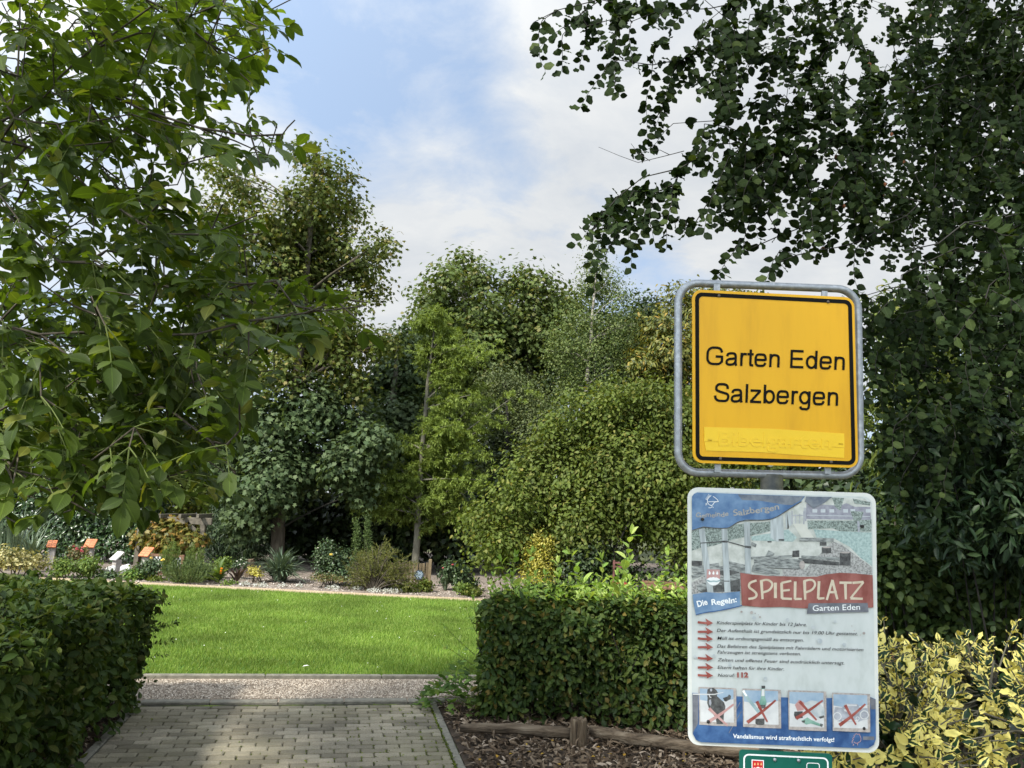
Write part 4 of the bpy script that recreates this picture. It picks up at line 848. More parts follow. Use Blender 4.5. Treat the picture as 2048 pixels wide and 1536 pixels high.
prof = 1 + RNG.normal(0, .05, n_)
for z, s in ((-.05, 1.06), (.05, 1.02), (.11, 1.0), (.152, .98), (.162, .90), (.160, .45)):
    for j in range(n_):
        t = 2 * math.pi * j / n_; V.append((c[0] + .056 * s * prof[j] * math.cos(t), c[1] + .02 + .056 * s * prof[j] * math.sin(t), z + (.006 * math.sin(j * 1.7) if z > .15 else 0)))
F = [(k_ * n_ + j, k_ * n_ + (j + 1) % n_, (k_ + 1) * n_ + (j + 1) % n_, (k_ + 1) * n_ + j) for k_ in range(5) for j in range(n_)] + [tuple(5 * n_ + j for j in range(n_))]
b.add(V, F); o = b.build('wooden_stump', M['wood_stump'], None, (c[0], c[1] + .02, 0), smooth=True); tag(o, 'short round wooden stump standing between the two logs before the hedge', 'stump')
for p in o.data.polygons:
    if p.index >= 4 * n_: p.use_smooth = False
# fallen leaves on the mulch
M['yellow_leaf'] = leaf_mat('fallen_leaf', [(0, (.35, .19, .02)), (1, (.50, .34, .05))], rough=.7, trans=.2, spec=.2, patch=0)
n = 26; P = np.array([ground(x, y, .012) for x, y in zip(RNG.uniform(930, 1380, n), RNG.uniform(1478, 1530, n))])
tag(leaves('fallen_leaves', 'diamond', P, rnd_unit(n) * [1, 1, .2], np.tile([[0, 0, 1.]], (n, 1)) + RNG.normal(0, .3, (n, 3)), .035, .022, M['yellow_leaf']), kind='stuff')

# ------------------------------------------------------------------ lobe-built bushes and crowns
def lobes_world(lobes, D, dspread=.35, zr=.85):
    C, Rr = [], []
    for l_ in lobes:
        x, y, rx = l_[0], l_[1], l_[2]; ry = l_[3] if len(l_) > 3 else rx; dd = l_[4] if len(l_) > 4 else RNG.uniform(-1, 1) * dspread
        Dz = D + dd; C.append(at(x, y, Dz)); s = Dz / FPX; Rr.append((rx * s, (rx + ry) / 2 * s * zr, ry * s))
    return np.array(C), np.array(Rr)
def lobe_leaves(C, Rr, n, per=7, spread=.10, shell=.42, outw=.9, up=.5, droop=.25, jit=.36, low=.12):
    area = Rr[:, 0] * Rr[:, 2]; cnt = np.maximum((area / area.sum() * n / per).astype(int), 2)
    idx = np.repeat(np.arange(len(C)), cnt); m_ = len(idx)
    d = rnd_unit(m_); rad = RNG.random(m_) ** shell
    rad *= 1 + .24 * np.sin(d[:, 0] * 5 + idx * 2.1) * np.sin(d[:, 2] * 6 + idx * 1.3) + RNG.normal(0, .05, m_)
    cc = C[idx] + d * Rr[idx] * rad[:, None]
    cc = np.repeat(cc, per, 0); dd = np.repeat(d, per, 0); k_ = len(cc)
    P = cc + RNG.normal(0, spread, (k_, 3)) * [1, 1, .8]
    keep = P[:, 2] > low; P, dd = P[keep], dd[keep]; k_ = len(P)
    nr = unit(dd * outw + [0, 0, up] + RNG.normal(0, jit, (k_, 3)))
    ax = unit(np.cross(nr, rnd_unit(k_)) + dd * .4 + [0, 0, -droop])
    return P, ax, nr
def limbs(b, trunk, trad, C, Rr, frac=.75, n=5, br=.35, every=1):
    trunk = np.array(trunk, float)
    b.tube(trunk, trad, 10)
    for i in range(0, len(C), every):
        c = C[i]; h = np.linalg.norm((trunk[:, :2] - c[:2]), axis=1); want = c[2] - .45 * h - .1
        k_ = int(np.argmin(np.abs(trunk[:, 2] - want))); k_ = min(max(k_, 0), len(trunk) - 2)
        p = trunk[k_]; r0 = min(trad[k_] * .45, .03 + .05 * np.linalg.norm(c - p) * br)
        e = p + (c - p) * 1.0; mid = (p + e) / 2 + [0, 0, .12 * np.linalg.norm(e - p)] + RNG.normal(0, .05, 3)
        pts = [(1 - t) ** 2 * p + 2 * t * (1 - t) * mid + t * t * e for t in np.linspace(0, 1, 6)]
        b.tube(pts, np.linspace(r0, r0 * .25, 6), n)
        for _ in range(3):
            q = pts[RNG.integers(2, 5)]; e2 = c + rnd_unit(1)[0] * Rr[i] * .85
            b.tube([q, (q + e2) / 2 + RNG.normal(0, .04, 3), e2], [r0 * .35, r0 * .22, r0 * .1], 4)
def bush(name, label, cat, basepx, D, lobes, n, kind, ln, wr, mat, stem='bark', per=6, spread=None, group=None, dspread=.2, stems=5, base=None, sr=.012, **kw):
    C, Rr = lobes_world(lobes, D, dspread)
    p = at(*basepx, D) if base is None else np.array(base, float); p[2] = 0
    root = empty(name, p, label, cat, group)
    P, ax, nr = lobe_leaves(C, Rr, n, per, spread or .05, **kw)
    leaves('foliage', kind, P, ax, nr, RNG.uniform(*ln, len(P)), RNG.uniform(*ln, len(P)) * wr, mat, root)
    b = MB()
    for i in range(max(stems, min(len(C), 16))):
        c = C[i % len(C)]; q = p + [RNG.normal(0, .06), RNG.normal(0, .06), -.03]
        e = c + rnd_unit(1)[0] * Rr[i % len(C)] * .5
        b.tube([q, q * .45 + e * .55 + [0, 0, .05], e], [sr, sr * .7, sr * .3], 5)
    b.build('stems', M[stem], root)
    return root

# variegated holly right of the boards
M['holly'] = leaf_mat('holly_leaf', [(0, (.012, .040, .016)), (.5, (.022, .062, .022)), (1, (.045, .10, .03))], rough=.38, trans=.15, spec=.3, edge=((.84, .74, .22), 1.06, -1.08), patch=.12, tcol=(1.2, 1.1, .4))
hol = empty('holly_bush', (1.62, 2.75, 0), 'low holly bush with yellow-edged dark leaves beside the notice board', 'bush')
hc = np.array([(1.25, 2.55, .72), (1.75, 2.5, .80), (2.2, 2.8, .80), (1.35, 3.0, .80), (1.9, 3.1, .78), (1.15, 2.6, .38), (1.6, 2.35, .42), (2.05, 2.55, .42), (2.5, 3.1, .7), (2.5, 2.8, .4), (1.45, 2.25, .2), (2.0, 2.3, .2)])
hc[:, 2] += np.where(hc[:, 2] > .5, .17, .14)
hrr = np.array([(.34, .3, .30), (.42, .32, .30), (.40, .35, .32), (.36, .3, .29), (.40, .3, .29), (.26, .25, .3), (.40, .2, .34), (.40, .25, .34), (.4, .35, .3), (.35, .3, .35), (.4, .2, .25), (.4, .2, .25)])
L_ = []; b = MB()
for i in range(1050):
    k_ = RNG.integers(len(hc)); d = rnd_unit(1)[0]; d[1] = -abs(d[1]) if RNG.random() < .7 else d[1]; d[2] = abs(d[2]) if RNG.random() < .6 else d[2]
    tipp = hc[k_] + d * hrr[k_] * RNG.uniform(.72, 1.08); st = hc[k_] + d * hrr[k_] * .25
    dirv = unit(tipp - st + [0, -.05, .16]); ln_ = .16
    ts = np.linspace(0, 1, 4); b.tube([st, (st + tipp) / 2 + RNG.normal(0, .02, 3), tipp], [.0045, .003, .0018], 4)
    o1 = unit(np.cross(dirv, [0.2, .3, .9])); o2 = np.cross(dirv, o1)
    nl = RNG.integers(7, 12)
    for j in range(nl):
        t = j / nl; p = tipp - dirv * ln_ * (1 - t) * .9; az = j * 2.4 + RNG.normal(0, .3); rad = o1 * math.cos(az) + o2 * math.sin(az)
        L_.append((p, unit(rad * (1.0 - .45 * t) + dirv * (.35 + .5 * t)), unit(dirv + rad * -.2 + RNG.normal(0, .3, 3)), RNG.uniform(.038, .060) * (1 - .2 * t), RNG.uniform(.48, .6)))
flush(L_, 'foliage', 'wavy', M['holly'], hol)
for i in range(26):
    p = np.array([RNG.uniform(1.1, 2.5), RNG.uniform(2.45, 3.0), -.03]); k_ = RNG.integers(len(hc)); e = hc[k_] + RNG.normal(0, .1, 3)
    b.tube([p, p * .5 + e * .5 + RNG.normal(0, .06, 3), e], [.011, .008, .004], 6)
b.build('stems', M['bark_grey'], hol)
# dark leaves in the heart of the holly
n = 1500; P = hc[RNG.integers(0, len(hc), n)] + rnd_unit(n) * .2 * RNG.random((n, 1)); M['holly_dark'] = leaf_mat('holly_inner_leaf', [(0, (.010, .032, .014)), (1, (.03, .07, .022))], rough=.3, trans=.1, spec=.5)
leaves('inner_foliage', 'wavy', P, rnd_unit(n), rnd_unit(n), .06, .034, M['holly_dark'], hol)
b = MB(); M['brickred'] = flat('painted_red_brick', (.30, .075, .04), .9)
for i, (x, y) in enumerate(((1790, 1350), (1795, 1408), (1800, 1470))):
    q = at(x, y, 3.3); b.box(q, (.05, .06, .16), .2, bev=.004)
q0 = at(1793, 1400, 3.3); b.box((q0[0], q0[1] + .03, .38), (.045, .045, .85), .2, bev=.006)
o = b.build('red_post', M['brickred'], None, (q0[0], q0[1], 0)); tag(o, 'rusty red post half hidden in the yellow-edged holly', 'post')

# shade shrubs on the right: lance-leaved laurel, bramble
M['laurel'] = leaf_mat('laurel_leaf', [(0, (.012, .028, .012)), (.6, (.025, .052, .02)), (1, (.05, .085, .03))], rough=.45, trans=.18, spec=.28, patch=.2)
bush('laurel_bush', 'tall dark laurel bush with long drooping leaves, right of the notice board', 'bush', (1950, 1200), 4.9,
     [(1850, 880, 70), (1950, 860, 80), (2040, 900, 80), (1830, 980, 70), (1930, 980, 80), (2020, 1010, 80), (1900, 1060, 50), (1990, 1070, 60), (2080, 1050, 90), (2120, 930, 90), (2070, 1130, 60), (2150, 1150, 100)],
     7000, 'lance', (.065, .105), .32, M['laurel'], 'bark_dark', per=6, spread=.08, droop=.5, dspread=.35, base=(3.3, 5.2, 0), sr=.008)
M['bramble'] = leaf_mat('bramble_leaf', [(0, (.030, .060, .016)), (.6, (.065, .11, .028)), (1, (.13, .18, .05))], rough=.5, trans=.35, spec=.25)
bush('bramble_bush', 'mid-green bramble thicket showing between notice board and holly', 'bush', (1850, 1290), 5.4,
     [(1780, 1090, 55), (1840, 1080, 50), (1790, 1150, 60), (1860, 1170, 60), (1930, 1180, 55), (1800, 1220, 60), (1880, 1240, 60), (1960, 1240, 60), (2030, 1230, 60), (1740, 1180, 60), (1750, 1100, 45), (2090, 1260, 70), (1700, 1230, 60), (1910, 1110, 55), (1980, 1130, 60), (2050, 1170, 65), (1980, 1195, 60), (2110, 1190, 70), (1930, 1260, 50)],
     11000, 'oval', (.04, .07), .7, M['bramble'], 'bark_dark', per=6, spread=.07, dspread=.3, base=(2.9, 5.6, 0))

# ------------------------------------------------------------------ the two near trees
def grow(guides, targets, root, minr, k=.55, step=.16):
    """connects targets (points) to the nearest place on the guide limbs: one branching skeleton"""
    pos, par = [], []
    for g_ in guides:
        g_ = np.array(g_[0], float), g_[1]
        pts = g_[0]; prev = g_[1]
        if prev is None: prev = -1
        elif prev == 'near': 
            prev = int(np.argmin(np.linalg.norm(np.array(pos) - pts[0], axis=1)))
        seq = []
        for a, c in zip(pts[:-1], pts[1:]):
            m_ = max(1, int(np.linalg.norm(c - a) / step))
            for i in range(m_): seq.append(a + (c - a) * i / m_)
        seq.append(pts[-1])
        for i, q in enumerate(seq):
            pos.append(q + (RNG.normal(0, .012, 3) if 0 < i else 0)); par.append(prev); prev = len(pos) - 1
    order = np.argsort([np.linalg.norm(t - root) for t in targets]); ends = [None] * len(targets)
    for i in order:
        t = targets[i]; A = np.array(pos); dist = np.linalg.norm(A - t, axis=1) + k * np.maximum(0, np.linalg.norm(A - root, axis=1) - np.linalg.norm(t - root) + .1)
        j = int(np.argmin(dist)); a = A[j]; m_ = max(1, int(np.linalg.norm(t - a) / step)); prev = j
        for s in range(1, m_ + 1):
            u = s / m_; q = a + (t - a) * u + np.array([0, 0, .10 * np.linalg.norm(t - a)]) * (u * (1 - u)) * 2 + (RNG.normal(0, .014, 3) if s < m_ else 0)
            pos.append(q); par.append(prev); prev = len(pos) - 1
        ends[i] = prev
    pos = np.array(pos); n = len(pos); w2 = np.full(n, minr ** 2.3)
    for i in range(n - 1, -1, -1):
        if par[i] >= 0: w2[par[i]] += w2[i] * .55
    rad = w2 ** (1 / 2.3)
    ch = [[] for _ in range(n)]
    for i, p in enumerate(par):
        if p >= 0: ch[p].append(i)
    b = MB(); done = set()
    starts = [i for i in range(n) if par[i] < 0]
    st = [(s, None) for s in starts]
    while st:
        s, frm = st.pop(); chain = ([frm] if frm is not None else []) + [s]; cur = s
        while ch[cur]:
            nx = max(ch[cur], key=lambda q: rad[q])
            for q in ch[cur]:
                if q != nx: st.append((q, cur))
            chain.append(nx); cur = nx
        if len(chain) > 1:
            rr_ = rad[chain].copy(); 
            if frm is not None: rr_[0] = min(rr_[0], rr_[1] * 1.3)
            b.tube(pos[chain], np.minimum(rr_, .2), 7 if rr_.max() > .015 else 4)
    return pos, par, rad, ends, b
def sample_px(poly, n, D0, D1, minpx=0):
    xs = [p[0] for p in poly]; ys = [p[1] for p in poly]; out_ = []
    while len(out_) < n:
        x = RNG.uniform(min(xs), max(xs), 400); y = RNG.uniform(min(ys), max(ys), 400); k_ = in_poly(x, y, poly)
        for a, c in zip(x[k_], y[k_]):
            out_.append((a, c, RNG.uniform(D0, D1)))
            if len(out_) >= n: break
    return out_

# walnut on the left
M['walnut'] = leaf_mat('walnut_leaf', [(0, (.040, .068, .012)), (.5, (.068, .108, .018)), (.9, (.10, .145, .028)), (1, (.19, .20, .04))], rough=.48, trans=.45, spec=.28, tcol=(1.6, 1.6, .35), veins=.12, patch=.2)
A3 = lambda l_: [at(*q) for q in l_]
troot = np.array([-3.6, 3.7, 0.0])
wal = empty('walnut_tree', troot, 'leaning-in walnut tree with big oval leaflets, over the left hedge', 'tree')
trunk = [troot + [0, 0, -.1], troot + [.02, 0, .8], troot + [.08, -.02, 1.7], at(-330, 560, 3.6), at(-230, 300, 3.5), at(-120, 60, 3.5), at(-30, -250, 3.4)]
gd = [(trunk, None),
      (A3([(-250, 350, 3.5), (0, 250, 3.3), (60, 215, 3.3), (180, 95, 3.2), (285, 68, 3.2), (330, 55, 3.2), (450, 10, 3.1), (520, -60, 3.1)]), 'near'),
      (A3([(60, 215, 3.3), (200, 175, 3.2), (300, 215, 3.2), (390, 252, 3.1), (490, 256, 3.0), (570, 265, 2.95)]), 'near'),
      (A3([(-330, 560, 3.6), (-150, 610, 3.4), (0, 640, 3.3), (80, 668, 3.2), (250, 668, 3.1), (400, 668, 3.0), (490, 645, 2.95), (600, 622, 2.9), (690, 592, 2.85)]), 'near'),
      (A3([(80, 668, 3.2), (200, 760, 3.1), (330, 820, 3.0), (420, 880, 2.95), (460, 950, 2.9)]), 'near'),
      (A3([(-150, 610, 3.4), (30, 780, 3.3), (180, 880, 3.2), (280, 960, 3.1), (320, 1000, 3.05)]), 'near'),
      (A3([(-200, 640, 3.4), (-60, 860, 3.3), (60, 960, 3.2), (150, 1010, 3.1)]), 'near'),
      (A3([(0, 250, 3.3), (120, 330, 3.2), (220, 420, 3.1), (330, 470, 3.0), (420, 480, 2.95), (520, 430, 2.9)]), 'near'),
      (A3([(-30, 380, 3.3), (110, 520, 3.2), (260, 560, 3.1), (400, 590, 3.0), (560, 560, 2.95)]), 'near'),
      (A3([(20, 230, 3.3), (40, 80, 3.3), (50, -80, 3.3), (150, -200, 3.3)]), 'near'),
      (A3([(120, 525, 3.2), (60, 560, 3.2), (-20, 600, 3.2)]), 'near'),
      ([troot + [.06, -.02, 1.6], troot + [-.6, -.6, 2.6], troot + [-1.2, -1.2, 3.6]], 'near'), ([troot + [.06, -.02, 1.7], troot + [.2, -.9, 2.9], troot + [.5, -1.8, 3.8]], 'near'),
      ([troot + [.06, .0, 1.7], troot + [-.9, .5, 2.7], troot + [-1.6, .9, 3.5]], 'near'), ([at(-120, 60, 3.5), at(-120, 60, 3.5) + [0, .3, 1.0], at(-120, 60, 3.5) + [.2, .6, 2.0]], 'near')]
wm_poly = [(-40, -30), (560, -30), (590, 30), (545, 110), (505, 165), (440, 190), (420, 230), (510, 225), (590, 225), (600, 290), (520, 320), (430, 300), (400, 340), (400, 400), (500, 410), (540, 470), (500, 520), (540, 555), (640, 545), (735, 600), (720, 650), (620, 660), (555, 690), (560, 770), (480, 800), (500, 860), (470, 930), (490, 965), (420, 985), (320, 980), (290, 1010), (200, 1005), (110, 1025), (-40, 1035)]
tg = sample_px(wm_poly, 430, 2.7, 4.7) + sample_px([(-30, 640), (440, 650), (470, 900), (300, 1000), (-30, 1050)], 110, 2.7, 3.9)
tg += [(575, 255, 2.95), (560, 280, 2.95), (590, 240, 2.95), (500, 250, 3.0), (700, 600, 2.85), (735, 605, 2.85), (640, 620, 2.9), (660, 590, 2.9), (540, 20, 3.1), (590, -5, 3.1), (540, 95, 3.1), (480, 120, 3.1), (500, 165, 3.1), (440, 285, 3.05), (330, 300, 3.1), (520, 330, 3.0), (470, 70, 3.1), (320, 1010, 3.0), (190, 1030, 3.05), (60, 1060, 3.1), (340, 955, 3.0), (470, 940, 2.9), (480, 860, 2.9), (250, 1000, 3.0), (110, 1030, 3.0)]
tg = [at(*q) for q in tg]
for _ in range(150):                                                  # the rest of the crown, beyond the frame
    tg.append(troot + np.array([RNG.uniform(-2.2, 1.2), RNG.uniform(-2.0, 1.2), RNG.uniform(1.6, 5.4)]))
tg = [t for t in tg if not (abs(t[0]) < .75 and t[1] < 1.9 and t[2] < 2.9)]
pos, par, rad, ends, b = grow(gd, tg, troot + [0, 0, 2.0], .0030)
b.build('trunk', M['bark'], wal, smooth=True)
L_ = []; bp = MB()
def seen_outside(p, poly):
    v = np.asarray(p) - CAM; z = v @ FW
    if z < .3: return False
    x, y = 1024 + FPX * (v @ RT) / z, 768 - FPX * (v @ UP) / z
    if x < -60 or y < -60: return False
    return not in_poly(np.array([x]), np.array([y]), poly)[0]
def compound(tip, d, L_, bp):
    if seen_outside(tip + unit(d) * .16 + [0, 0, -.03], wm_poly): return
    d = unit(d + [0, 0, -.25]); npair = RNG.integers(2, 5); ln_ = RNG.uniform(.12, .22)
    side = unit(np.cross(d, [0, 0, 1]) + RNG.normal(0, .25, 3)); upn = unit(np.cross(side, d))
    pts = np.array([tip + d * ln_ * t + np.array([0, 0, -.10]) * ln_ * t * t * 2 for t in np.linspace(0, 1, 5)]); bp.tube(pts, [.0028, .0026, .0022, .0018, .0014], 4)
    S = RNG.uniform(.050, .098)
    for i in range(npair):
        t = .35 + .55 * i / max(npair - 1, 1); p = tip + d * ln_ * t + np.array([0, 0, -.2]) * ln_ * t * t
        for sg in (1, -1):
            a_ = unit(side * sg * RNG.uniform(.8, 1.1) + d * RNG.uniform(.3, .7) + [0, 0, RNG.uniform(-.75, -.05)])
            L_.append((p, a_, unit(upn + RNG.normal(0, .28, 3)), S * RNG.uniform(.6, 1.1) * (.75 + .35 * t), RNG.uniform(.54, .68)))
    L_.append((pts[-1], unit(d + [0, 0, RNG.uniform(-.6, -.1)]), unit(upn + RNG.normal(0, .25, 3)), S * RNG.uniform(1.0, 1.3), RNG.uniform(.54, .64)))
for e in ends:
    if e is None: continue
    tip = pos[e]; pr_ = pos[par[e]]; d = unit(tip - pr_)
    for r_ in range(RNG.integers(2, 4)):
        compound(tip, unit(d * .7 + rnd_unit(1)[0] * [1, 1, .6] * .9 + [.25, 0, 0]), L_, bp)
    if RNG.random() < .4: compound(pos[par[par[e]]] if par[par[e]] >= 0 else tip, unit(rnd_unit(1)[0] + [.2, 0, -.1]), L_, bp)
flush(L_, 'crown', 'oval', M['walnut'], wal); uc = np.array([(-1.5, .1, 5.2), (-2.2, -.5, 6.0), (-1.6, -.9, 5.4), (-2.05, -1.5, 5.6), (-2.6, .6, 5.6), (-3.2, -.4, 6.0), (-1.9, -1.4, 6.3), (-3.4, 1.4, 5.6), (-2.9, 2.4, 5.2), (-4.2, 2.2, 5.6)])
P, ax, nr = lobe_leaves(uc, np.tile([[.6, .6, .45]], (len(uc), 1)), 5200, 6, .16); leaves('added_shade_crown', 'diamond', P, ax, nr, RNG.uniform(.09, .14, len(P)), RNG.uniform(.06, .09, len(P)), M['walnut'], wal)  # unseen lobes added overhead so that the sign stands in shade
ub = MB()
for q in uc:
    s_ = troot + [.1, -.05, 2.6]; ub.tube([troot + [.08, -.02, 1.7], s_, (s_ + q) / 2 + [0, 0, .3], q], [.06, .05, .035, .012], 6)
ub.build('added_shade_limbs', M['bark'], wal, smooth=True)
bp.build('leaf_stalks', M['twig_green'], wal)
print('walnut leaflets', len(L_))

# beech on the right
M['beech'] = leaf_mat('beech_leaf', [(0, (.007, .015, .004)), (.55, (.015, .028, .008)), (.9, (.028, .046, .013)), (1, (.065, .09, .028))], rough=.6, trans=.22, spec=.10, veins=.2, patch=.15, tcol=(1.3, 1.35, .4))
broot = np.array([4.6, 4.9, 0.0])
bee = empty('beech_tree', broot, 'dark beech tree hanging over the sign from the right, twigs drooping against the sky', 'tree')
bt = [broot + [0, 0, -.1], broot + [0, 0, 1.2], broot + [-.1, -.1, 2.6], broot + [-.15, -.2, 4.2], broot + [-.2, -.3, 6.0]]
gd = [(bt, None),
      ([broot + [-.1, -.1, 2.8]] + A3([(2250, 40, 4.4), (2000, 130, 4.2), (1757, 202, 4.0), (1681, 230, 3.9), (1604, 251, 3.8), (1532, 269, 3.7), (1425, 292, 3.6), (1360, 335, 3.5), (1287, 358, 3.45), (1240, 389, 3.4), (1200, 435, 3.4), (1179, 480, 3.35)]), 'near'),
      ([broot + [-.1, -.15, 3.6]] + A3([(2200, -350, 4.3), (1850, -180, 4.0), (1600, -60, 3.8), (1425, 15, 3.6), (1317, 26, 3.5), (1205, 10, 3.4), (1118, 10, 3.4), (1070, 35, 3.35)]), 'near'),
      (A3([(1757, 202, 4.0), (1700, 330, 3.9), (1640, 420, 3.8), (1560, 470, 3.7), (1500, 500, 3.6)]), 'near'),
      (A3([(1604, 251, 3.8), (1540, 300, 3.75), (1486, 330, 3.7), (1420, 390, 3.6), (1380, 450, 3.55)]), 'near'),
      (A3([(2000, 130, 4.2), (1900, 330, 4.0), (1820, 430, 3.8), (1720, 480, 3.7), (1640, 500, 3.6), (1560, 520, 3.5)]), 'near'),
      ([broot + [0, 0, 1.9]] + A3([(2200, 700, 4.5), (2000, 640, 4.2), (1880, 590, 4.0), (1780, 570, 3.9), (1730, 590, 3.9)]), 'near'),
      ([broot + [0, 0, 1.7]] + A3([(2150, 760, 4.6), (1960, 750, 4.4), (1850, 740, 4.3), (1745, 715, 4.2)]), 'near'),
      ([broot + [0, -.1, 2.2]] + A3([(2200, 430, 4.0), (2050, 430, 3.2), (1960, 440, 2.7), (1880, 470, 2.5), (1820, 520, 2.4)]), 'near'),
      ([broot + [.1, 0, 2.4], broot + [.8, .9, 3.4], broot + [1.4, 1.6, 4.2]], 'near'), ([broot + [.1, 0, 2.6], broot + [1.0, -.6, 3.6], broot + [1.9, -1.0, 4.4]], 'near')]
tx = []
tx += sample_px([(1050, -10), (1560, -20), (1560, 30), (1330, 45), (1240, 55), (1100, 50), (1075, 40)], 16, 3.3, 3.7)
tx += sample_px([(1360, 40), (1560, 20), (1560, 150), (1480, 250), (1400, 290), (1330, 330), (1330, 240), (1380, 200), (1350, 110)], 28, 3.4, 4.0)
tx += sample_px([(1180, 440), (1240, 385), (1300, 350), (1420, 295), (1540, 270), (1560, 330), (1440, 350), (1300, 410), (1220, 450)], 24, 3.35, 3.7)
tx += sample_px([(1440, 320), (1560, 290), (1760, 230), (1780, 430), (1640, 480), (1560, 490), (1470, 420)], 44, 3.5, 4.1)
tx += sample_px([(1610, -20), (2080, -20), (2080, 480), (1780, 480), (1700, 400), (1660, 240), (1640, 100)], 170, 3.6, 5.6)
tx += sample_px([(1860, -20), (2080, -20), (2080, 440), (1780, 440)], 200, 4.2, 6.2)
tx += sample_px([(1740, 590), (1830, 540), (1860, 480), (2090, 420), (2090, 980), (1800, 950), (1750, 780)], 250, 3.9, 5.8)
tx += sample_px([(1560, -20), (1640, -20), (1660, 250), (1560, 260)], 22, 3.7, 4.2)
tx += sample_px([(1790, 480), (1860, 440), (1990, 420), (2060, 560), (1940, 680), (1800, 640)], 28, 2.4, 3.0)
tx += [(1235, 120, 3.4), (1125, 70, 3.4), (1085, 40, 3.4), (1215, 130, 3.4), (1310, 85, 3.5), (1305, 130, 3.5), (1190, 440, 3.4), (1240, 460, 3.4), (1310, 430, 3.45), (1370, 440, 3.5), (1710, 500, 3.7), (1480, 480, 3.6), (1560, 500, 3.6)]
tg = [at(*q) for q in tx]
for _ in range(130): tg.append(broot + np.array([RNG.uniform(-2.0, 2.6), RNG.uniform(-1.6, 2.6), RNG.uniform(2.2, 6.2)]))
tg = [t for t in tg if not (t[0] < 1.6 and t[1] < 2.9)]
pos, par, rad, ends, b = grow(gd, tg, broot + [0, 0, 2.4], .0019, step=.13)
# bare twig against the sky
for l_ in (((1368, 302), (1330, 312), (1276, 325), (1240, 312), (1197, 294)), ((1300, 322), (1275, 305), (1262, 287)), ((1340, 310), (1320, 300), (1300, 302))):
    b.tube([at(x, y, 3.5) for x, y in l_], np.linspace(.0022, .0009, len(l_)), 4)
L_ = []; husk = []
for e in ends:
    if e is None: continue
    tip = pos[e]; d0 = unit(tip - pos[par[e]]); p = tip.copy()
    d = unit(d0 * .4 + [RNG.normal(-.05, .30), RNG.normal(-.1, .35), -.75]); K = RNG.integers(7, 17); pts = [p.copy()]
    for j in range(K):
        stp = .024; p = p + d * stp; d = unit(d + RNG.normal(0, .12, 3) + [0, 0, -.06]); pts.append(p.copy())
        sd = unit(np.cross(d, [.15, 1, .1])); sg = 1 if j % 2 else -1
        nrm_ = unit(np.cross(sd, d) + RNG.normal(0, .5, 3) + [0, -.1, .25])
        L_.append((p.copy(), unit(sd * sg * .9 + d * .55 + RNG.normal(0, .25, 3)), nrm_, RNG.uniform(.036, .060), RNG.uniform(.62, .78)))
        if RNG.random() < .22: L_.append((p.copy(), unit(-sd * sg * .9 + d * .4 + RNG.normal(0, .3, 3)), rnd_unit(1)[0], RNG.uniform(.04, .06), .68))
        if RNG.random() < .02 and tip[0] > 1.2: husk.append(p.copy())
    b.tube(pts, np.linspace(.0019, .0008, len(pts)), 4)
    # leaves along the twig that leads here
    j = e
    for _ in range(3):
        if par[j] < 0 or rad[par[j]] > .012: break
        for _2 in range(3):
            t = RNG.random(); q = pos[j] * t + pos[par[j]] * (1 - t); L_.append((q, unit(rnd_unit(1)[0] + [0, 0, -.3]), rnd_unit(1)[0] + [0, 0, .4], RNG.uniform(.042, .07), .7))
        j = par[j]
b.build('trunk', M['bark_dark'], bee, smooth=True)
flush(L_, 'crown', 'wavy', M['beech'], bee)
M['husk'] = flat('beechnut_husk', (.16, .06, .025), .9)
for q in husk[:20]:
    h = MB(); h.tube([q, q + [0, 0, -.006], q + [0, 0, -.014], q + [0, 0, -.022]], [.003, .009, .010, .004], 8); h.build('nut_husk', M['husk'], bee, smooth=True)
print('beech leaves', len(L_))
# unseen lobes added to the beech above the frame, to shade its lower leaves
uc = np.array([(.2, 1.6, 5.9), (1.2, 1.2, 6.4), (1.0, 2.6, 6.0), (2.2, 1.8, 6.6), (2.0, 3.2, 6.4), (3.2, 2.4, 6.6), (3.0, 4.0, 6.8), (4.4, 3.4, 6.6), (4.4, 5.0, 7.2), (5.6, 4.6, 6.6), (3.4, 5.6, 7.0), (5.4, 6.2, 6.6), (2.4, 0.6, 6.2), (3.8, 1.4, 6.2), (4.6, 6.6, 7.4), (0.2, 3.2, 6.6), (1.6, 4.6, 7.0)])
ur = np.tile([[.85, .85, .6]], (len(uc), 1)); b = MB()
P, ax, nr = lobe_leaves(uc, ur, 9000, 7, .16); leaves('added_shade_crown', 'diamond', P, ax, nr, RNG.uniform(.06, .1, len(P)), RNG.uniform(.045, .07, len(P)), M['beech'], bee)
for q in uc:
    s_ = broot + [-.2, -.3, min(q[2] - .8, 5.6)]; b.tube([s_, (s_ + q) / 2 + [0, 0, .25], q], [.05, .035, .012], 6)
b.build('added_shade_limbs', M['bark_dark'], bee, smooth=True)
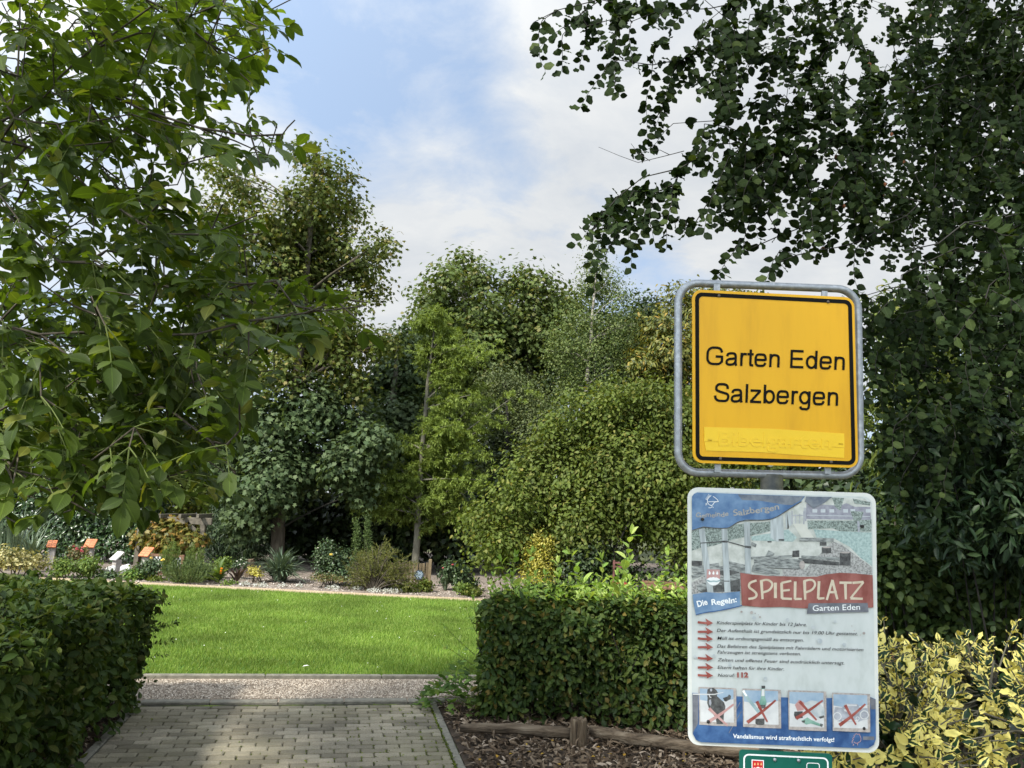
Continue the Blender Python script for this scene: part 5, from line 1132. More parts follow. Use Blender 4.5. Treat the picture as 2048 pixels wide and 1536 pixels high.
# ------------------------------------------------------------------ trees behind the lawn
def tree(name, label, basepx, D, trunkpx, trad, lobes, n, kind, ln, wr, mat, bark='bark_grey', per=7, spread=.16, dspread=.5, group=None, back=.35, br=.35, every=1, base=None, **kw):
    C, Rr = lobes_world(lobes, D, dspread)
    p = at(*basepx, D) if base is None else np.array(base, float); p[2] = 0
    root = empty(name, p, label, 'tree', group)
    if back > 0:                                        # the crown's far side, so that it is a full round crown
        k_ = RNG.random(len(C)) < .55; C2_, R2_ = C[k_].copy(), Rr[k_] * .92; cx = C.mean(0)
        C2_[:, 1] += Rr[:, 0].max() * back + np.abs(RNG.normal(0, .4, len(C2_))) + .3; C2_[:, 0] = C2_[:, 0] * .85 + cx[0] * .15; C2_[:, 2] = C2_[:, 2] * .93 + cx[2] * .07
        Ca, Ra = np.concatenate([C, C2_]), np.concatenate([Rr, R2_])
    else: Ca, Ra = C, Rr
    P, ax, nr = lobe_leaves(Ca, Ra, n, per, spread, **kw)
    leaves('crown', kind, P, ax, nr, RNG.uniform(*ln, len(P)), RNG.uniform(*ln, len(P)) * wr, mat, root)
    tp = [at(x, y, D) for x, y in trunkpx]; tp[0][2] = -.15
    K = 12; tt = np.linspace(0, 1, K); src = np.linspace(0, 1, len(tp)); tp = np.array(tp)
    tr = np.array([[np.interp(t, src, tp[:, j]) for j in range(3)] for t in tt]); tr[1:, :2] += RNG.normal(0, .012, (K - 1, 2))
    rr_ = np.interp(tt, np.linspace(0, 1, len(trad)), trad); rr_[0] *= 1.25
    b = MB(); limbs(b, tr, rr_, Ca, Ra, br=br, every=every)
    b.build('trunk', M[bark], root, smooth=True)
    return root
M['maple'] = leaf_mat('maple_leaf', [(0, (.046, .072, .015)), (.5, (.078, .104, .022)), (.85, (.115, .125, .032)), (1, (.21, .155, .055))], rough=.55, trans=.32, spec=.2, patch=.3, gain=1.25, calm=.3)
M['lime'] = leaf_mat('lime_leaf', [(0, (.042, .066, .018)), (.5, (.068, .098, .026)), (.88, (.10, .122, .034)), (1, (.17, .145, .055))], rough=.55, trans=.32, spec=.2, patch=.28, gain=1.3, calm=.35)
M['syc'] = leaf_mat('sycamore_leaf', [(0, (.038, .064, .026)), (.5, (.068, .100, .042)), (1, (.11, .145, .062))], rough=.55, trans=.28, spec=.2, patch=.2, gain=1.15, calm=.3)
M['birch'] = leaf_mat('birch_leaf', [(0, (.045, .070, .018)), (.6, (.082, .112, .030)), (1, (.15, .175, .06))], rough=.5, trans=.3, spec=.2, patch=.15, gain=1.25)
M['grey_birch'] = leaf_mat('grey_birch_leaf', [(0, (.042, .060, .020)), (.6, (.076, .098, .034)), (1, (.14, .16, .065))], rough=.5, trans=.28, spec=.2, patch=.15, gain=1.15)
M['chestnut'] = leaf_mat('chestnut_leaf', [(0, (.040, .055, .012)), (.5, (.085, .098, .020)), (.85, (.15, .145, .03)), (1, (.24, .16, .03))], rough=.5, trans=.3, spec=.3, patch=.25, gain=1.30)
M['cypress'] = leaf_mat('swamp_cypress_leaf', [(0, (.085, .125, .024)), (.5, (.14, .19, .036)), (1, (.21, .26, .06))], rough=.55, trans=.35, spec=.2, patch=.15, gain=1.2, calm=.2)
M['hazel'] = leaf_mat('hazel_leaf', [(0, (.058, .088, .016)), (.5, (.105, .145, .026)), (.88, (.155, .185, .04)), (1, (.24, .20, .05))], rough=.55, trans=.34, spec=.2, patch=.22, gain=1.0, calm=.3)
M['yew'] = leaf_mat('yew_needle', [(0, (.016, .034, .014)), (.6, (.034, .062, .024)), (1, (.06, .095, .035))], rough=.5, trans=.1, spec=.3, patch=.15)
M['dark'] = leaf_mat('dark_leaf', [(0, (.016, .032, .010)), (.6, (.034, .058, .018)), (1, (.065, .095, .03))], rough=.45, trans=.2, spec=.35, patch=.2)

mp_ = tree('maple_tree', 'tall maple with thin browning top and blue-green lower boughs, grey trunk behind spiky clump', (553, 1140), 16.3,
     [(553, 1140), (556, 1060), (575, 880), (598, 740), (612, 560), (625, 420), (635, 300)], [.155, .14, .13, .10, .07, .045, .02],
     [(610, 308, 34), (655, 338, 34), (690, 362, 26), (640, 395, 50), (692, 412, 34), (588, 405, 38), (420, 325, 20), (447, 347, 32), (492, 388, 44), (540, 445, 52), (622, 475, 58), (682, 482, 38), (748, 500, 38, 28), (772, 482, 22, 18), (722, 535, 42, 30), (652, 552, 55), (560, 545, 62), (480, 505, 62), (430, 435, 50), (748, 588, 32, 24), (692, 615, 45, 34), (600, 640, 55), (612, 575, 48), (650, 655, 50), (690, 725, 36), (600, 700, 55), (540, 640, 55), (570, 480, 48), (600, 540, 45), (500, 625, 75), (430, 565, 65), (765, 690, 42, 28), (705, 682, 42, 32), (640, 715, 48, 38), (560, 750, 55), (480, 720, 75), (420, 660, 60), (700, 775, 45, 30)],
     36000, 'maple', (.075, .115), 1.0, M['maple'], bark='bark', per=9, spread=.17, dspread=.9, back=.3, jit=.45, up=.55, shell=.5)
SL = [(620, 820, 60), (545, 855, 70), (470, 830, 55), (625, 925, 55), (545, 950, 70), (480, 985, 42), (555, 985, 34), (498, 1028, 30), (690, 850, 55), (695, 925, 50), (650, 790, 45), (720, 985, 30), (450, 900, 50), (740, 880, 40), (478, 1065, 24)]
C, Rr = lobes_world(SL, 15.9, .5); k_ = RNG.random(len(C)) < .5; C2_ = C[k_] + [0, .9, -.05]
P, ax, nr = lobe_leaves(np.concatenate([C, C2_]), np.concatenate([Rr, Rr[k_] * .9]), 20000, 8, .16, up=.6)
leaves('lower_crown', 'maple', P, ax, nr, RNG.uniform(.085, .14, len(P)), RNG.uniform(.085, .14, len(P)) * 1.02, M['syc'], mp_)
b = MB()
for c_ in C:
    s0 = at(556, 1060, 16.3) if c_[2] < 2.2 else at(572, 900, 16.3); md = (s0 + c_) / 2 + [0, 0, .15]
    b.tube([s0 * (1 - t) ** 2 + 2 * t * (1 - t) * md + t * t * c_ for t in np.linspace(0, 1, 6)], np.linspace(.024, .006, 6), 5)
b.build('lower_limbs', M['bark_dark'], mp_, smooth=True)
tree('lime_tree', 'tall rounded green tree with the highest top in the middle of the wood', (930, 1120), 24,
     [(930, 1120), (930, 900), (930, 700), (928, 560)], [.25, .2, .14, .05],
     [(925, 537, 36), (888, 562, 36), (958, 562, 38), (860, 605, 38), (910, 625, 58), (972, 625, 46), (850, 662, 44), (902, 712, 60), (962, 702, 58), (842, 735, 50), (880, 790, 60), (960, 800, 60), (830, 800, 50), (900, 880, 70)],
     26000, 'maple', (.11, .17), 1.0, M['lime'], per=9, spread=.24, dspread=1.0, up=.55)
tree('lime_tree', 'broad rounded green tree between the highest one and the white-stemmed birch', (1060, 1120), 24.5,
     [(1060, 1120), (1060, 900), (1058, 720), (1055, 580)], [.25, .2, .14, .05],
     [(1055, 562, 30), (1085, 580, 34), (1022, 582, 32), (1112, 615, 40), (1050, 645, 58), (1002, 682, 46), (1105, 680, 50), (1050, 740, 60), (1120, 740, 50), (990, 745, 45), (1060, 820, 70), (1140, 610, 26)],
     20000, 'maple', (.11, .17), 1.0, M['lime'], per=9, spread=.24, dspread=1.0, up=.55)
tree('sycamore_tree', 'pale-leaved sycamore between the tall maple and the bright feathery tree', (780, 1130), 19.5,
     [(780, 1130), (780, 980), (785, 800), (795, 690)], [.14, .12, .09, .03],
     [(805, 690, 38), (775, 745, 46, 38), (830, 750, 40), (740, 790, 40, 30), (795, 840, 58), (750, 865, 48), (730, 935, 55), (795, 945, 58), (850, 900, 50), (760, 1010, 50), (830, 1000, 50)],
     17000, 'maple', (.10, .155), 1.0, M['syc'], per=8, spread=.2, dspread=.7)
tree('birch_tree', 'slender white-stemmed birch with a wispy pointed top', (1160, 1120), 20,
     [(1158, 1120), (1165, 950), (1172, 800), (1180, 700), (1188, 600), (1196, 490)], [.09, .075, .06, .048, .032, .010],
     [(1194, 500, 14, 22), (1190, 535, 28, 30), (1214, 565, 38, 30), (1178, 582, 34, 30), (1245, 592, 30, 22), (1160, 640, 52, 45), (1230, 645, 52, 42), (1190, 705, 60, 50), (1125, 700, 46, 50), (1252, 718, 46, 45), (1150, 770, 50, 40), (1225, 780, 50, 40), (1272, 650, 24, 20)],
     17000, 'diamond', (.045, .07), .8, M['birch'], bark='bark_birch', per=9, spread=.17, dspread=.5, droop=.6, back=.2, br=.2, shell=.6)
tree('grey_birch_tree', 'small-leaved greyish birch low between the bright feathery tree and the white-stemmed birch', (1010, 1130), 19,
     [(1010, 1130), (1012, 1000), (1015, 860), (1010, 760)], [.08, .07, .05, .02],
     [(1000, 762, 42), (1040, 800, 58), (982, 835, 48), (1060, 865, 58), (1030, 925, 66), (1090, 930, 45), (990, 960, 40), (1100, 830, 40)],
     15000, 'diamond', (.045, .07), .8, M['grey_birch'], bark='bark_dark', per=9, spread=.18, dspread=.5, droop=.7, br=.2)
tree('chestnut_tree', 'olive-yellow chestnut tree behind the yellow sign', (1390, 1120), 20,
     [(1390, 1120), (1390, 950), (1395, 780), (1400, 640)], [.2, .17, .12, .05],
     [(1362, 605, 42), (1315, 655, 44), (1292, 722, 40), (1350, 705, 58), (1405, 645, 58), (1300, 780, 36), (1360, 790, 58), (1445, 612, 42), (1492, 605, 34), (1460, 700, 70), (1440, 800, 70), (1530, 680, 60), (1420, 590, 26)],
     22000, 'lance', (.11, .18), .38, M['chestnut'], per=7, spread=.14, dspread=.7, droop=.55, up=.5)
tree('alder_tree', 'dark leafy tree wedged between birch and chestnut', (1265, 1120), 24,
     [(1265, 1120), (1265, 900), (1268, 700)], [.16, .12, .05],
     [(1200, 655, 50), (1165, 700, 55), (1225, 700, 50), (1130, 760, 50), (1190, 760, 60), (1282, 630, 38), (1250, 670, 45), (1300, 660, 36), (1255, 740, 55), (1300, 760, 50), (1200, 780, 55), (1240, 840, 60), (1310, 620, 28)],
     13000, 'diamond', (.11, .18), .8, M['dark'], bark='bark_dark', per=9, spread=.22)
# bright feathery conifer: short sprays of fine leaves on rising limbs
cy = empty('swamp_cypress', at(830, 1150, 16.6) * [1, 1, 0], 'bright yellow-green feathery conifer behind the picket fence, one bare stem', 'tree')
ct = np.array([at(x, y, 16.6) for x, y in ((828, 1150), (834, 1080), (840, 960), (848, 860), (856, 760), (866, 680), (872, 610))]); ct[0][2] = -.1
b = MB(); cr = [.085, .072, .06, .05, .038, .024, .010]; b.tube(ct, cr, 10)
CL = [((840, 930), (1035, 788), 46, 28), ((840, 930), (960, 900), 42, 26), ((838, 960), (960, 960), 46, 30), ((845, 900), (800, 880), 34, 26), ((836, 1000), (760, 930), 30, 34), ((834, 1030), (735, 1010), 30, 26), ((848, 870), (905, 850), 40, 26), ((853, 800), (972, 700), 40, 30), ((856, 770), (915, 740), 40, 34), ((862, 700), (895, 665), 36, 34), ((866, 660), (845, 640), 34, 26), ((870, 630), (875, 625), 26, 22), ((862, 720), (930, 690), 30, 26), ((850, 820), (940, 790), 36, 28), ((842, 940), (900, 985), 42, 28), ((838, 1010), (870, 1000), 30, 26), ((836, 1040), (790, 985), 34, 28), ((846, 890), (880, 900), 40, 28), ((860, 740), (850, 690), 34, 30), ((834, 1050), (940, 1010), 40, 24), ((836, 1060), (855, 1040), 22, 24), ((836, 1030), (965, 930), 36, 26), ((842, 950), (850, 930), 40, 30), ((840, 980), (810, 960), 36, 30), ((846, 900), (930, 870), 40, 28), ((850, 850), (870, 830), 34, 26), ((838, 1010), (750, 960), 30, 30), ((836, 1030), (720, 1000), 26, 24), ((842, 940), (990, 840), 38, 24)]
Pl, Al, Nl = [], [], []
for (p0, p1, rx, ry) in CL:
    z0 = np.interp(at(p0[0], p0[1], 16.6)[2], ct[:, 2], np.arange(len(ct))); i0 = int(z0); f_ = z0 - i0; a = ct[i0] * (1 - f_) + ct[min(i0 + 1, 6)] * f_
    for side in (0, 1):
        e = at(p1[0], p1[1], 16.6 + (RNG.uniform(-.7, .3) if side == 0 else RNG.uniform(.5, 1.4)))
        if side: e[0] = a[0] + (e[0] - a[0]) * .6
        mid = (a + e) / 2 + [0, 0, .05]
        pts = [(1 - t) ** 2 * a + 2 * t * (1 - t) * mid + t * t * e for t in np.linspace(0, 1, 6)]; b.tube(pts, np.linspace(.022, .006, 6), 5)
        nt_ = int(6 + rx * ry / 19)
        for _ in range(nt_):
            t = RNG.uniform(.25, 1.05); q = a + (e - a) * t + rnd_unit(1)[0] * np.array([rx, rx, ry]) * .0078 * RNG.random() ** .5
            d = unit(unit(e - a) * .6 + rnd_unit(1)[0] * [1, 1, .4] + [0, 0, -.30]); ln_ = RNG.uniform(.14, .32)
            K = 26; ts = RNG.random(K); sd = unit(np.cross(d, rnd_unit(K)))
            pp = q + d[None] * (ts * ln_)[:, None] + [0, 0, -.05] * (ts ** 2)[:, None]
            Pl.append(pp); Al.append(unit(sd + d * .7 + [0, 0, -.35])); Nl.append(unit(np.array([0, -.2, 1.]) + RNG.normal(0, .5, (K, 3))))
Pl, Al, Nl = map(np.concatenate, (Pl, Al, Nl))
leaves('crown', 'lance', Pl, Al, Nl, RNG.uniform(.05, .10, len(Pl)), RNG.uniform(.014, .026, len(Pl)), M['cypress'], cy)
b.build('trunk', M['bark_grey'], cy, smooth=True); print('cypress', len(Pl))
# the big round shrub on the right
bush('hazel_bush', 'huge rounded yellow-green shrub left of and behind the signs', 'bush', (1180, 1195), 13.2,
     [(1000, 1015, 40), (960, 1045, 34), (1012, 1080, 45), (1060, 955, 62), (1120, 885, 62), (1190, 838, 55), (1252, 828, 55), (1322, 825, 55), (1385, 850, 60), (1150, 965, 85), (1250, 930, 85), (1340, 950, 80), (1080, 1050, 55), (1165, 1055, 62), (1260, 1035, 66), (1350, 1060, 60), (985, 1100, 28), (1420, 960, 70), (1430, 1080, 70), (1500, 900, 70), (1290, 800, 34), (1225, 800, 30), (1120, 1110, 40), (940, 1035, 18, 14), (1390, 1130, 50), (1105, 845, 20), (1145, 800, 20), (1205, 785, 18), (1260, 778, 18), (1300, 772, 16), (1350, 785, 20), (1065, 905, 20), (1025, 960, 18), (985, 1055, 16, 10), (945, 1070, 16, 10), (962, 1120, 18, 12), (1010, 1135, 20, 12), (1050, 1005, 26), (1230, 870, 30), (1110, 1000, 34), (1215, 1000, 60), (1300, 1000, 60), (1215, 940, 50), (1290, 890, 50), (1180, 900, 50)],
     50000, 'lance', (.055, .09), .62, M['hazel'], 'bark_dark', per=8, spread=.14, dspread=.5, stems=9, shell=.55, sr=.02, up=.5, droop=.45, outw=.8)
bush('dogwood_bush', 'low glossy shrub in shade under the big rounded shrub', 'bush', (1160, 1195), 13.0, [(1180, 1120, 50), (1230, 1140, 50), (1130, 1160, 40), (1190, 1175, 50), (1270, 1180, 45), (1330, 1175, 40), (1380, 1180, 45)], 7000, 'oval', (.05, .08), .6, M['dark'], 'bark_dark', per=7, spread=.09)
# left background
tree('weeping_birch', 'grey-green weeping birch seen through the walnut leaves', (230, 1080), 23,
     [(225, 1080), (228, 900), (232, 760), (240, 620)], [.14, .12, .09, .03],
     [(240, 640, 45), (190, 690, 60), (290, 690, 60), (140, 760, 65), (240, 770, 75), (330, 770, 60), (180, 850, 75), (290, 860, 70), (110, 850, 60), (340, 900, 50), (230, 930, 65), (60, 800, 50)],
     12000, 'diamond', (.06, .10), .8, M['grey_birch'], bark='bark_birch', per=9, spread=.22, droop=.7, br=.2)
tree('field_maple', 'yellowish-green leafy tree behind the vine pergola', (330, 1090), 20,
     [(272, 1090), (272, 1010), (285, 940)], [.15, .13, .06], [(330, 985, 50), (380, 960, 55), (300, 930, 50), (350, 900, 55), (400, 1010, 40), (330, 1025, 34)],
     6500, 'diamond', (.09, .14), .85, M['hazel'], bark='bark_dark', per=8, spread=.16, back=.3)
tree('field_maple', 'loose green tree at the far left beyond the dark hedge', (40, 1100), 22,
     [(30, 1100), (30, 960), (35, 820)], [.15, .12, .05], [(40, 830, 55), (0, 900, 60), (80, 920, 55), (30, 980, 60), (-60, 860, 70), (-80, 960, 70), (120, 990, 40)],
     6500, 'diamond', (.09, .14), .85, M['hazel'], bark='bark_dark', per=8, spread=.18, back=.3)
tree('yew_tree', 'dark drooping yew right of the vine pergola', (470, 1140), 16.9,
     [(480, 1140), (478, 1050), (470, 970)], [.08, .07, .03],
     [(465, 985, 34), (440, 1035, 34), (480, 1030, 34), (450, 1080, 42), (495, 1080, 32), (432, 1105, 32), (478, 1112, 38), (510, 1120, 24), (418, 1062, 24)],
     17000, 'needle', (.09, .17), .13, M['yew'], bark='bark_dark', per=10, spread=.11, dspread=.3, droop=.9, back=.3, outw=.5)
# dark hedge and understorey that close the wood at the back
hb = [(760, 1010), (700, 1060), (640, 1010), (590, 1080), (650, 1110), (720, 1120), (800, 1100), (880, 1050), (940, 1090), (860, 1120), (1000, 1060), (1060, 1110), (960, 1130), (620, 950), (880, 960), (1000, 990)]
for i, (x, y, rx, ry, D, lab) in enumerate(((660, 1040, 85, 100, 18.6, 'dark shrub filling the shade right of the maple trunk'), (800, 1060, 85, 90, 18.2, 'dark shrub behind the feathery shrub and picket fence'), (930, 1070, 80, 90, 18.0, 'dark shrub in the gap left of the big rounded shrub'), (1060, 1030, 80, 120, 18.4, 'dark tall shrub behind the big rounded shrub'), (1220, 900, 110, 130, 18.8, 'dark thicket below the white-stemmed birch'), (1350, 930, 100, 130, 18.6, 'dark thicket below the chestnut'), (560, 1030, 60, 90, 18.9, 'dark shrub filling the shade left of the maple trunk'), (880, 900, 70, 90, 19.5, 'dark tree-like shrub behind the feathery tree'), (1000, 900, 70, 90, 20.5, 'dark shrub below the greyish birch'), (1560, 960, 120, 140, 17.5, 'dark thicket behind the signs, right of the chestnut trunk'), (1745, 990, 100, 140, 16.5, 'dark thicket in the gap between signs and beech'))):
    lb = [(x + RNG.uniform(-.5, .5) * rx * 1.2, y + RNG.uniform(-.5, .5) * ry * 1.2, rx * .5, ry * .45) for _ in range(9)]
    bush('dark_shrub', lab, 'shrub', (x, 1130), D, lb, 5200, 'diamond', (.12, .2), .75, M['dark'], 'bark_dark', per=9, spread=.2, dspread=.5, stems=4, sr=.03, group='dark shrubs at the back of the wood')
bush('bamboo_bush', 'light green willowy bush seen between the sign frame and the beech', 'bush', (1800, 1100), 9.5, [(1790, 700, 55), (1840, 660, 50), (1830, 760, 60), (1780, 800, 60), (1860, 830, 60), (1790, 900, 60), (1880, 720, 50), (1930, 800, 60), (1850, 920, 70), (1780, 620, 40)], 6000, 'lance', (.10, .17), .22, M['hazel'], 'bark', per=7, spread=.12, droop=.7, dspread=.4)
tree('holm_oak', 'big dark tree filling the view behind the beech at the right edge', (1950, 1100), 12,
     [(1980, 1130), (1975, 900), (1970, 700)], [.2, .16, .08],
     [(1900, 620, 80), (2000, 560, 100), (2080, 640, 100), (1900, 760, 90), (2000, 760, 100), (2090, 800, 100), (1880, 900, 90), (1990, 920, 100), (2080, 960, 100), (1850, 1020, 80), (1960, 1060, 100), (1780, 960, 70), (1760, 1050, 70), (2060, 1090, 100), (1690, 980, 70), (1640, 1060, 80)],
     11000, 'diamond', (.10, .17), .8, M['dark'], bark='bark_dark', per=9, spread=.18, dspread=.5)

# far wood that closes the horizon
n = 9000; th = RNG.uniform(-1.15, 1.15, n); rr_ = RNG.uniform(46, 58, n); hh = (3.2 + 1.0 * np.sin(th * 23) + .7 * np.sin(th * 57 + 1)) * RNG.random(n) ** .7
P = np.stack([np.sin(th) * rr_, np.cos(th) * rr_, hh], 1)
tag(leaves('far_wood', 'diamond', P, rnd_unit(n), rnd_unit(n) + [0, -.5, .6], RNG.uniform(.5, 1.1, n), RNG.uniform(.4, .8, n), M['lime']), kind='stuff')
# ------------------------------------------------------------------ flower border and garden things beyond the lawn
PX = FPX
# clipped laurel hedge at the back left
p0 = at(-60, 1100, 16.2); p1 = at(292, 1100, 15.9); v = (p1 - p0)[:2]; Ln = float(np.linalg.norm(v)); av = v / Ln
M['laurel2'] = leaf_mat('cherry_laurel_leaf', [(0, (.020, .045, .016)), (.6, (.042, .080, .026)), (1, (.085, .13, .05))], rough=.3, trans=.15, spec=.5, patch=.15)
hedge('laurel_hedge', 'dark glossy hedge behind the orange plaques at the back left', p0[:2], av, Ln, np.array([-av[1], av[0]]), .8, 1.55, 9000, M['laurel2'], (.07, .12), .5, kind='lance', wob=.06, skip_back=True)
# vine pergola
D = 15.2
pg = empty('pergola', at(340, 1130, D) * [1, 1, 0], 'grey weathered wooden pergola overgrown with a yellowing vine', 'pergola')
def bar(p, q, wd, name, mat, parent):
    p, q = np.array(p, float), np.array(q, float); d = q - p; ln_ = np.linalg.norm(d); b = MB()
    rot = Vector(d).to_track_quat('X', 'Z').to_matrix().to_4x4()
    Mx = Matrix.Translation(Vector((p + q) / 2)) @ rot; bb = MB(); bb.box((0, 0, 0), (ln_, wd[0], wd[1]), bev=.006); b.add([Mx @ Vector(v_) for v_ in bb.v], bb.f)
    return b.build(name, mat, parent)
tl, tr_ = at(262, 1038, D), at(424, 1043, D)
for x in (283, 408):
    e = at(x, 1042, D); bar((e[0], e[1], -.1), e, (.09, .09), 'post', M['wood_grey'], pg)
    for sg in (-1, 1):
        if (x < 300 and sg > 0) or (x > 300 and sg < 0): bar((e[0], e[1] - .01, e[2] - .33), (e[0] + sg * .30, e[1] - .01, e[2] - .04), (.05, .07), 'brace', M['wood_grey'], pg)
bar(tl, tr_, (.07, .13), 'beam', M['wood_grey'], pg)
for x in (290, 330, 370, 405): e = at(x, 1034, D); bar(e + [0, -.25, .02], e + [0, .55, .02], (.05, .08), 'rafter', M['wood_grey'], pg)
M['vine'] = leaf_mat('vine_leaf', [(0, (.07, .085, .018)), (.4, (.15, .15, .03)), (.75, (.25, .20, .045)), (1, (.27, .14, .035))], rough=.5, trans=.35, spec=.3, patch=.2)
bush('grape_vine', 'yellow and brown vine leaves hanging from the pergola', 'vine', (300, 1130), D + .05, [(300, 1068, 20), (325, 1060, 22), (350, 1062, 22), (375, 1068, 24), (395, 1080, 18), (310, 1085, 22), (340, 1090, 24), (370, 1092, 24), (280, 1085, 12), (330, 1045, 16, 10), (355, 1048, 16, 10), (300, 1105, 14, 8), (350, 1112, 20, 8), (272, 1075, 10)], 3600, 'maple', (.07, .12), 1.0, M['vine'], 'bark', per=6, spread=.05, dspread=.1, sr=.01)
# bench with checkered tile back, under the pergola
bn = empty('tiled_bench', at(345, 1130, 14.9) * [1, 1, 0], 'brown bench with black and white chequered panels in its back, under the vine', 'bench')
M['brown_wood'] = surf('brown_wood', [(.3, (.10, .05, .03)), (.7, (.22, .13, .08))], scale=14, rough=.8)
M['white_tile'] = flat('white_tile', (.62, .64, .62), .3); M['black_tile'] = flat('black_tile', (.02, .025, .04), .3)
l0, r0_ = at(306, 1108, 14.9), at(367, 1110, 14.9); wB = r0_[0] - l0[0]; zt = l0[2] + .0
b = MB(); b.box(((l0[0] + r0_[0]) / 2, 14.9, zt - .02), (wB, .04, .05), bev=.004); b.box(((l0[0] + r0_[0]) / 2, 14.9, zt - .26), (wB, .04, .05), bev=.004)
for x in (l0[0], l0[0] + wB * .42, l0[0] + wB * .58, r0_[0]): b.box((x, 14.9, zt - .30), (.05, .045, .62), bev=.004)
b.build('back_frame', M['brown_wood'], bn)
b = MB(); b.box(((l0[0] + r0_[0]) / 2, 14.68, zt - .31), (wB, .42, .04), bev=.006); b.build('seat', M['brown_wood'], bn)
for x in (l0[0] + .05, r0_[0] - .05): b = MB(); b.box((x, 14.55, (zt - .33) / 2), (.05, .05, zt - .33), bev=.004); b.build('leg', M['brown_wood'], bn); b = MB(); b.box((x, 14.86, (zt - .33) / 2), (.05, .05, zt - .33), bev=.004); b.build('leg', M['brown_wood'], bn)
for xa, xb in ((l0[0] + .03, l0[0] + wB * .40), (l0[0] + wB * .6, r0_[0] - .03)):
    wt, bt_ = MB(), MB(); nx = 6; nz_ = 5
    for i in range(nx):
        for j in range(nz_):
            cx = xa + (i + .5) * (xb - xa) / nx; cz = zt - .24 + (j + .5) * .20 / nz_
            (wt if (i + j) % 2 else bt_).box((cx, 14.89, cz), ((xb - xa) / nx - .002, .02, .20 / nz_ - .002))
    o1 = wt.build('tile_panel', M['white_tile'], bn); bt_.build('black_tiles', M['black_tile'], o1)
# plaques on posts
M['terracotta'] = surf('terracotta_plaque', [(.3, (.42, .13, .055)), (.7, (.62, .24, .12))], scale=10, rough=.75)
M['stone_white'] = surf('pale_stone', [(.3, (.42, .41, .38)), (.7, (.66, .66, .62))], scale=8, rough=.7)
M['stone_post'] = surf('stone_post', [(.3, (.22, .20, .18)), (.7, (.46, .43, .40))], scale=9, rough=.9, bump=.4)
def plaque(x, y, D, wd, mat, label, group, yaw, posth=None, name='garden_plaque', line=True):
    c = at(x, y, D); root = empty(name, (c[0], c[1], 0), label, 'plaque', group)
    b = MB(); b.box(c, (wd, wd * 1.15, .03), yaw, R(42), bev=.004); pl_ = b.build('plaque', mat, root)
    Mx = Matrix.Translation(Vector(c)) @ Matrix.Rotation(yaw, 4, 'Z') @ Matrix.Rotation(R(42), 4, 'X')
    if line:
        b = MB(); bb = MB(); bb.box((0, 0, .0155), (.008, wd * 1.1, .004))
        for k_ in (-1, 1):
            for j in range(3): bb.box((k_ * wd * .24, wd * (.3 - .3 * j), .0155), (wd * .3, .01, .002))
        b.add([Mx @ Vector(v_) for v_ in bb.v], bb.f); b.build('engraved_lines', M['brown_wood'], pl_)
    b = MB(); b.box((c[0], c[1] + .03, (c[2] - .06) / 2 - .02), (.11, .11, c[2] - .02), yaw, bev=.01); b.build('post', M['stone_post'], root)
    return root
gpq = 'orange plaques on posts in the border'
plaque(104, 1088, 14.6, .155, M['terracotta'], 'orange plaque on a pale stone post, leftmost in front of the dark hedge', gpq, .35)
plaque(181, 1087, 14.7, .185, M['terracotta'], 'orange plaque in the middle of the dark hedge, above yellow-green shoots', gpq, .15)
plaque(293, 1104, 14.3, .195, M['terracotta'], 'orange plaque in front of the pergola post, beside the tiled bench', gpq, -.2)
plaque(234, 1112, 14.2, .18, M['stone_white'], 'white tilted plaque on a short stone post before the dark hedge', None, -.5, line=False)
# lamp post and building beyond
c = at(207, 1000, 18.5); lp = empty('lamp_post', (c[0], c[1], 0), 'pale lamp post half hidden by the walnut leaves', 'lamp')
b = MB(); tz = at(208, 885, 18.5)[2]; b.tube([(c[0], c[1], -.1), (c[0], c[1], 1), (c[0] + .02, c[1], tz)], [.055, .05, .04], 12); b.build('pole', M['stone_white'], lp, smooth=True)
b = MB(); b.tube([(c[0], c[1], tz), (c[0], c[1], tz + .05), (c[0], c[1], tz + .08), (c[0], c[1], tz + .10)], [.06, .20, .20, .05], 14); b.build('lamp_head', M['bolt_black'], lp, smooth=True)
M['wallwhite'] = surf('white_render', [(.3, (.62, .63, .64)), (.7, (.74, .75, .76))], scale=3, rough=.9); M['blue_panel'] = flat('blue_panel', (.06, .28, .62), .5); M['roof'] = surf('grey_roof', [(.3, (.08, .075, .07)), (.7, (.15, .14, .13))], scale=4, rough=.9)
c = at(180, 1040, 34); hs = empty('distant_house', (c[0], c[1], 0), 'white building with a blue panel far behind the hedge', 'building')
b = MB(); b.box((c[0], c[1] + 2, 1.2), (7, 4, 2.4)); b.build('wall', M['wallwhite'], hs)
b = MB(); b.add([(c[0] - 3.7, c[1] - .3, 2.38), (c[0] + 3.7, c[1] - .3, 2.38), (c[0] + 3.7, c[1] + 4.3, 2.38), (c[0] - 3.7, c[1] + 4.3, 2.38), (c[0] - 3.7, c[1] + 2, 3.5), (c[0] + 3.7, c[1] + 2, 3.5)], [(0, 1, 5, 4), (2, 3, 4, 5), (0, 4, 3), (1, 2, 5), (0, 3, 2, 1)]); b.build('roof', M['roof'], hs)
e = at(283, 1022, 33.9); b = MB(); b.box((e[0], c[1] - .03, e[2]), (.5, .05, .45)); b.build('blue_panel', M['blue_panel'], hs)
for k_ in range(3): b = MB(); b.box((c[0] - 2.4 + k_ * 1.5, c[1] - .02, 1.3), (.9, .06, 1.0)); b.build('window', M['black_tile'], hs)

